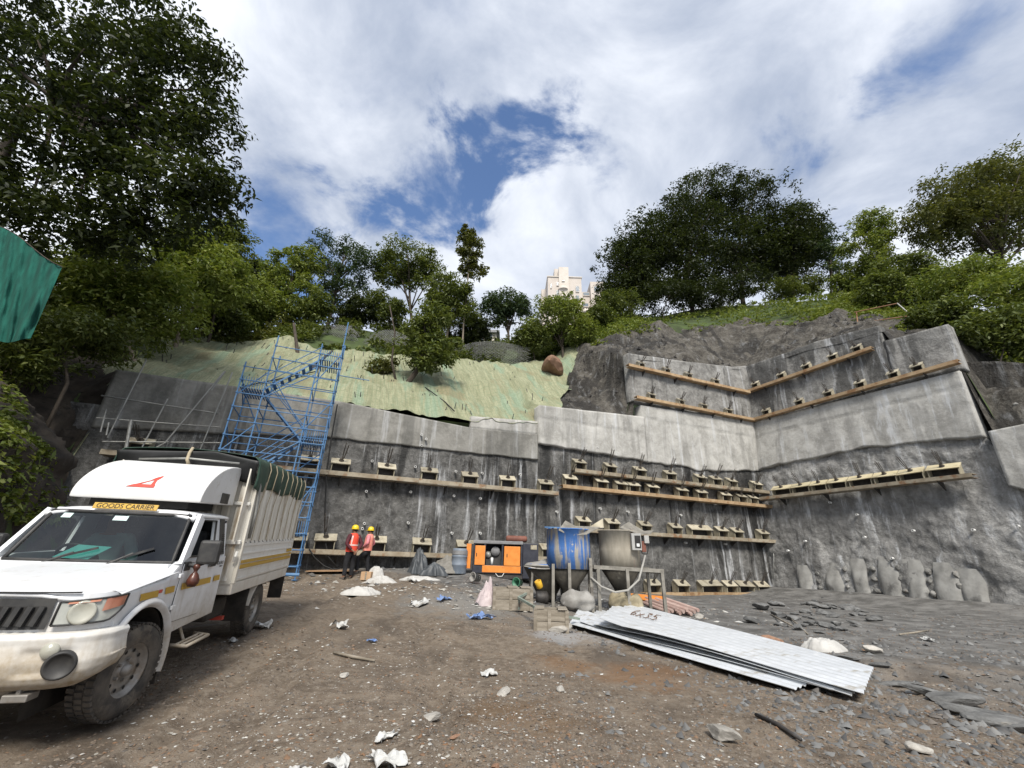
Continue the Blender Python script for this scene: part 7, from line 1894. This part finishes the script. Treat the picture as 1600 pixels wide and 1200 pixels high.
tree('ridge_tree', 'blue-green round tree above the small house', (795, 535), 36, [(790, 478, 34, 26), (770, 490, 24, 24), (812, 492, 22, 24)], 120, 62, 0.26, 'lf_blue', seed=26, tr=0.16, limbs=12)
tree('ridge_tree', 'thin sparse tree with yellowish leaves left of the leaning tree', (602, 600), 22, [(598, 575, 22, 18), (590, 590, 18, 12)], 33, 42, 0.2, 'lf_olive', 'bark_pale', seed=27, tr=0.05)
tree('leaning_tree', 'dark pruned tree leaning on the netted slope', (628, 606), 21.0, [(672, 500, 30, 28), (660, 535, 34, 32), (690, 545, 34, 26), (668, 560, 30, 16)], 135, 75, 0.2, 'lf_mid', seed=28, tr=0.2, trunk=[(645, 588), (662, 565)], hollow=0.2)
tree('ridge_tree', 'light green spreading tree with forked stems beside the rock slope', (880, 560), 29, [(870, 495, 45, 26), (900, 515, 32, 22), (845, 515, 30, 22), (880, 478, 25, 18)], 165, 75, 0.22, 'lf_lite', seed=29, tr=0.13, limbs=14)
tree('ridge_tree', 'small bushy tree at the left foot of the big dark clump', (935, 515), 34, [(935, 498, 28, 18), (955, 508, 20, 12)], 75, 75, 0.24, 'lf_mid', seed=30, tr=0.1)
# the big dark clump
for k, (b, cr, lab, sd) in enumerate((((985, 478), [(985, 420, 50, 52), (1010, 385, 52, 50), (965, 455, 28, 28), (1000, 450, 40, 30)], 'leftmost dark tree of the big clump on the right hill', 31),
                                     ((1080, 472), [(1075, 345, 68, 55), (1050, 410, 60, 55), (1110, 308, 52, 42), (1080, 445, 50, 25)], 'tallest dark tree in the middle of the big clump', 32),
                                     ((1160, 468), [(1160, 325, 66, 48), (1130, 390, 70, 60), (1185, 385, 56, 55), (1160, 440, 40, 22)], 'broad dark tree right of the tallest in the big clump', 33),
                                     ((1235, 465), [(1235, 360, 46, 44), (1225, 410, 48, 45), (1262, 375, 34, 45)], 'rightmost dark tree of the big clump, thinner crown', 34))):
    tree('clump_tree', lab, b, 38, cr, 330, 75, 0.3, 'lf_dark', seed=sd, tr=0.28, limbs=18, group='big dark tree clump', hollow=0.12, spread=1.15)
tree('ridge_tree', 'thin twin-stemmed tree right of the big clump', (1298, 458), 36, [(1295, 385, 28, 35), (1305, 420, 22, 30)], 60, 55, 0.26, 'lf_blue', seed=35, tr=0.12, hollow=0.1)
tree('ridge_tree', 'pale green tree between the clump and the right bushes', (1370, 470), 30, [(1362, 355, 30, 28), (1350, 395, 34, 34), (1380, 420, 36, 34)], 165, 75, 0.24, 'lf_lite', seed=36, tr=0.14)
tree('ridge_tree', 'bright green bushy tree behind the high wall on the right', (1405, 490), 26, [(1410, 430, 44, 36), (1375, 455, 34, 30), (1440, 450, 34, 30)], 210, 77, 0.22, 'lf_mid', seed=37, tr=0.13)
tree('broad_tree', 'broad olive tree against the sky at the right edge', (1570, 470), 27, [(1500, 310, 70, 40), (1570, 290, 80, 36), (1470, 350, 48, 32), (1560, 350, 80, 44), (1620, 320, 60, 60)], 450, 75, 0.26, 'lf_olive', seed=38, tr=0.26, limbs=24, hollow=0.3)
for k, (b, Yb, cr, lab, lfm) in enumerate((((1500, 500), 21, [(1490, 445, 55, 30), (1530, 430, 50, 26)], 'light green bush at the foot of the broad olive tree', 'lf_lite'), ((1560, 520), 19, [(1560, 470, 60, 34), (1600, 450, 50, 34)], 'large light green bush at the right edge', 'lf_lite'),
                                     ((1560, 560), 17.5, [(1550, 515, 55, 30), (1600, 520, 50, 34)], 'dark green bush hanging over the rock at the right edge', 'lf_mid'), ((1480, 520), 20, [(1470, 490, 36, 22), (1500, 505, 30, 18)], 'small green bush behind the end of the high wall', 'lf_mid'))):
    r0_ = tree('bush', lab, b, Yb, cr, 120, 66, 0.2, lfm, seed=50 + k, tr=0.05, group='bushes on the right', hollow=0.2, limbs=6)
    r0_['category'] = 'bush'
for k, (b, Yb, cr, lab, lfm) in enumerate((((425, 520), 27, [(425, 480, 30, 34), (400, 495, 26, 24)], 'shrub of bright creepers at the left end of the ridge', 'lf_lite'), ((480, 520), 28, [(478, 488, 28, 22), (500, 480, 20, 26)], 'creeper-covered shrub below the yellowish vine tree', 'lf_mid'),
        ((560, 520), 30, [(565, 485, 34, 26), (540, 495, 26, 18)], 'dark shrub right of the tall airy tree', 'lf_dark'), ((615, 520), 30, [(612, 490, 28, 24), (590, 470, 18, 22)], 'shrub below the umbrella-shaped tree', 'lf_mid'),
        ((745, 550), 31, [(745, 515, 26, 26), (725, 530, 24, 18)], 'dark shrub left of the small house', 'lf_dark'), ((835, 555), 29, [(830, 530, 26, 18)], 'small shrub left of the forked light green tree', 'lf_mid'),
        ((965, 490), 35, [(968, 475, 34, 22), (945, 480, 22, 20)], 'ivy thicket under the left side of the big clump', 'lf_mid'), ((1035, 482), 36, [(1030, 462, 40, 26), (1070, 458, 30, 24)], 'dark thicket under the tallest tree of the clump', 'lf_dark'),
        ((1120, 478), 36, [(1115, 458, 40, 22), (1160, 452, 36, 20)], 'dark thicket under the broad tree of the clump', 'lf_dark'), ((1235, 470), 36, [(1225, 452, 34, 16), (1265, 448, 24, 16)], 'low thicket under the right side of the clump', 'lf_mid'),
        ((1330, 470), 32, [(1320, 445, 24, 20), (1345, 450, 26, 22)], 'green shrub right of the twin-stemmed tree', 'lf_lite'), ((250, 560), 20, [(240, 525, 50, 26), (200, 545, 34, 20)], 'bright undergrowth shrub above the left end of the net', 'lf_lite'),
        ((330, 520), 22, [(330, 495, 36, 22), (370, 505, 26, 16)], 'green undergrowth shrub above the middle of the net', 'lf_mid'))):
    r0_ = tree('shrub', lab, b, Yb, cr, 100, 70, 0.21, lfm, seed=80 + k, tr=0.05, group='shrubs on the ridge', hollow=0.15, limbs=5)
    r0_['category'] = 'shrub'
# ivy and ground cover on the slopes
def ground_cover(name, label, n, S0, S1, t0, t1, hgt, lf, leaf, seed, thr=-0.1):
    r = np.random.default_rng(seed)
    S = r.uniform(S0, S1, n * 2); t = r.uniform(t0, t1, n * 2); P = terrain(S, t)
    k = fbm(P, 0.55, 3) > thr; P = P[k][:n]
    P[:, 2] += np.abs(r.normal(0, hgt, len(P))) * (0.5 + fbm(P + 3, 0.4, 2)) + 0.05
    V, Fq = leaves(P, 4, 0.16, lf, lf * .6, r)
    tag(np_obj(name, V, Fq, M[leaf], None, False, base=np.zeros(3)), label, 'ground cover', kind='stuff')
ground_cover('creepers', 'green creepers covering the ridge on the right', 16000, 47 + DS, 76 + DS, 5.2, 16, 0.4, 0.2, 'lf_lite', 61, -0.3)
ground_cover('creepers', 'trailing creepers over the rock at the far right', 7000, 62.0 + DS, 80 + DS, 1.6, 9, 0.5, 0.2, 'lf_lite', 66, -0.15)
ground_cover('creepers', 'green undergrowth along the ridge behind the erosion net', 9000, 24 + DS, 47 + DS, 7.8, 15, 0.5, 0.2, 'lf_mid', 62, -0.1)
ground_cover('creepers', 'green undergrowth on top of the left bank', 11000, 6, SS[3] - 0.8, 2.0, 9, 0.4, 0.15, 'lf_lite', 63, -0.05)
ground_cover('creepers', 'leafy plants clinging to the dark rock bank', 2200, 6, 21, 0.45, 2.2, 0.2, 0.14, 'lf_lite', 64, 0.05)
ground_cover('creepers', 'dense undergrowth under the left trees', 8000, 14, SS[3] + 3, 7.6, 16, 0.9, 0.2, 'lf_olive', 65, -0.3)

# ------------------------------------------------------------------ boulders and wire mesh on the ridge
def ridge_rock(px, py, Y, s, m, lab):
    p = at_y(px, py, Y); o = rock(p[0], p[1], s * 1.3, s, s, m, lab, 'boulders on the slope', 0.7, 0.2, p[2] - s * .2); return o
ridge_rock(865, 576, 27, 1.9, 'redstone', 'large brown boulder at the top right corner of the erosion net')
ridge_rock(790, 583, 27.5, 1.0, 'redstone', 'brown boulder on the upper edge of the net'); ridge_rock(770, 585, 27, .7, 'redstone', 'smaller brown boulder left of another on the net edge')
ridge_rock(505, 520, 29, 2.2, 'stone', 'rounded grey boulder behind the wire mesh above the scaffold'); ridge_rock(545, 525, 29.5, 2.6, 'stone', 'wide grey boulder behind the wire mesh, right of another')
def wire(px0, px1, py0, py1, Y, lab, seed):
    a, b = at_y(px0, py1, Y), at_y(px1, py1, Y); h = at_y((px0 + px1) / 2, py0, Y)[2] - min(a[2], b[2])
    m = MB(); n = 22
    def f(u, v):
        p = a + (b - a) * u; z = h * v * (0.75 + 0.25 * math.sin(math.pi * u))
        return p + np.array([0, -0.5 * math.sin(math.pi * v * .8) + 0.1 * math.sin(6 * u + seed), z])
    for k in range(-n, n):
        l1 = [f(k / n + t * 0.8, t) for t in np.linspace(0, 1, 7) if 0 <= k / n + t * 0.8 <= 1]
        l2 = [f(k / n + 1 - t * 0.8, t) for t in np.linspace(0, 1, 7) if 0 <= k / n + 1 - t * 0.8 <= 1]
        for l in (l1, l2):
            if len(l) > 1: m.tube(l, 0.016, 4, False)
    o = m.build('wire_mesh', M['galv'], None); o['kind'] = 'stuff'; tag(o, lab, 'wire mesh')
wire(470, 560, 512, 562, 27.5, 'diamond wire mesh over boulders above the scaffold', 1)
wire(560, 640, 520, 575, 27.5, 'sagging wire mesh left of the leaning tree', 2)
wire(705, 830, 538, 578, 28.5, 'crumpled wire mesh rolls right of the leaning tree', 3)
# bare trunks by the top of the scaffold
for pts, r0, lab in (([(468, 600), (466, 560), (459, 505)], 0.16, 'bare broken tree trunk behind the scaffold top'), ([(490, 590), (505, 560), (520, 548)], 0.12, 'crooked bare branch at the scaffold top'), ([(537, 606), (533, 580), (522, 567)], 0.12, 'short hanging piece of trunk right of the scaffold top'), ([(620, 602), (612, 565), (617, 520), (609, 478)], 0.07, 'slim bare trunk standing on the net left of the leaning tree')):
    tag(MB().tube([at_y(x, y, 21.3) for x, y in pts], list(np.linspace(r0, r0 * .45, len(pts))), 8).build('bare_trunk', M['bark'], None, True), lab, 'trunk')
cl = MB().grid(lambda u, v: at_y(470 + 30 * u, 565 + 8 * u + (22 - 8 * u) * v + 3 * math.sin(6 * u), 20.5 - 0.4 * math.sin(3 * v)), 10, 6).build('hanging_cloth', M['tarp_b'], None, True); tag(cl, 'dark cloth hung at the top landing of the scaffold', 'cloth')

# ------------------------------------------------------------------ green shade net on the left
M['shade'] = mat('green_shade_net', (0.004, 0.052, 0.04), (0.009, 0.1, 0.074), 2.5, 0.95, stretch=(3, 3, 0.5), bump=0.3)
def shade(u, v):
    top = np.array([-60 + 157 * u, 318 + 98 * u + 4 * math.sin(9 * u)]); bot = np.array([-90 + 138 * u, 520 + 14 * u + 5 * math.sin(11 * u)])
    q = top * (1 - v) + bot * v
    return at_y(q[0], q[1], 7.6 + 0.30 * float(fbm(np.array([u * 7 + 0.8 * v, v * 1.1, 2.0]), 1.0, 4, 0.6)) * (0.35 + 0.65 * v) + 0.03 * math.sin(60 * u - 9 * v))
sn = MB().grid(shade, 60, 24).build('shade_net', M['shade'], None, True); tag(sn, 'dark green shade net hung at the left edge below the big tree', 'net')
MB().tube([shade(u, 0.0) + np.array([0, 0, 0.01]) for u in np.linspace(0, 1, 12)], 0.012, 6).build('rope', M['bark'], sn, True)

# ------------------------------------------------------------------ pipe rail on the right hill
rl = empty('pipe_rail', at_y(1400, 510, 22), 'rusty pipe railing frame above the high wall on the right', 'railing')
M['rustpipe'] = mat('rusty_pipe', (0.26, 0.13, 0.07), (0.34, 0.19, 0.11), 5, 0.75)
for a, b, ya, yb in (((1335, 488), (1402, 474), 24, 22), ((1340, 505), (1425, 493), 24, 21.5), ((1402, 474), (1424, 493), 22, 21.5), ((1424, 493), (1442, 512), 21.5, 21), ((1338, 487), (1341, 512), 24, 24)):
    pole('rail', at_y(*a, ya), at_y(*b, yb), 0.035, M['rustpipe'] if a[0] < 1402 else M['galv'], rl)

# ------------------------------------------------------------------ buildings far behind
M['render'] = mat('pale_pink_render', (0.44, 0.39, 0.34), (0.5, 0.45, 0.4), 0.3, 0.85)
M['render2'] = mat('cream_render', (0.5, 0.45, 0.39), (0.55, 0.5, 0.44), 0.3, 0.85)
M['pane'] = mat('window_pane', (0.1, 0.13, 0.16), rough=0.15)
def bpt(px, py, Y=180): return at_y(px, py, Y)
bl = empty('apartment_block', (bpt(885, 520)[0], 185, 40), 'pale pink apartment block with a stair tower behind the ridge trees', 'building')
def bblock(name, x0, x1, ytop, Yf, depth, m='render', par=None, zb=None):
    a, b = bpt(x0, ytop, Yf), bpt(x1, ytop, Yf); zt = a[2]; zb_ = zb if zb is not None else bpt(880, 540, Yf)[2]
    return MB().box(((a[0] + b[0]) / 2, Yf + depth / 2, (zt + zb_) / 2), (b[0] - a[0], depth, zt - zb_)).build(name, M[m], par or bl), (a[0], b[0], zt)
w1, (ax0, ax1, azt) = bblock('wall', 856, 908, 433, 180, 16)
w2, _ = bblock('stair_tower', 873, 888, 417, 179, 6, 'render2')
w3, _ = bblock('lift_tower', 866, 874, 420, 183, 6, 'render')
w4, (bx0, bx1, bzt) = bblock('wing_wall', 922, 945, 440, 186, 16)
w5, _ = bblock('link_wall', 906, 924, 456, 188, 12)
w6, _ = bblock('low_wing', 846, 857, 452, 188, 16)
def win(px, py, w, h, Yf, par, m='pane'):
    c = bpt(px, py, Yf); k = px_r(c)
    f = MB().box((c[0], Yf - 0.05, c[2]), (w * k, 0.5, h * k)).build('window', M['pane'], par)
    MB().box((c[0], Yf - 0.25, c[2] - h * k * .55), (w * k * 1.15, 0.6, 0.25)).build('sill', M['render2'], par)
for px, py, w, h, Yf, par in ((871, 444, 3, 6, 180, w1), (871, 458, 3, 9, 180, w1), (902, 452, 5, 10, 180, w1), (902, 466, 5, 9, 180, w1), (880, 439, 4, 2, 179, w2), (861, 447, 2, 8, 180, w1), (916, 460, 9, 6, 188, w5), (932, 452, 7, 9, 186, w4), (915, 477, 8, 6, 188, w5), (905, 490, 4, 9, 180, w1), (934, 472, 6, 8, 186, w4), (893, 478, 5, 8, 180, w1)):
    win(px, py, w, h, Yf, par)
for px, py, w in ((881, 446, 16), (881, 460, 17), (881, 474, 17), (918, 482, 16)):
    c = bpt(px, py, 177); k = px_r(c)
    MB().lathe([(w * k / 2, -0.9), (w * k / 2, 0.35), (w * k / 2 - .3, 0.35), (w * k / 2 - .3, -0.5), (0, -0.6)], (c[0], 180, c[2]), (0, 0, 1), 20, False).build('balcony', M['render2'], bl, True)
MB().box(((ax0 + ax1) / 2, 188, azt + 0.3), (ax1 - ax0 + 0.8, 17, 0.5)).build('parapet', M['render2'], bl)
hs = empty('small_house', bpt(756, 530, 70), 'small flat-roofed house glimpsed between trees on the ridge', 'house')
a, b = bpt(738, 518, 70), bpt(776, 518, 70)
MB().box(((a[0] + b[0]) / 2, 73, a[2]), (b[0] - a[0] + 1.2, 7, 0.5)).build('roof', M['greytop'], hs)
MB().box(((a[0] + b[0]) / 2, 73.2, a[2] - 2.3), (b[0] - a[0], 6, 4.2)).build('wall', M['render2'], hs)
for px in (750, 764):
    c = bpt(px, 526, 70); wo_ = MB().box((c[0], 70.15, c[2]), (1.1, 0.2, 1.3)).build('window', M['pane'], hs)
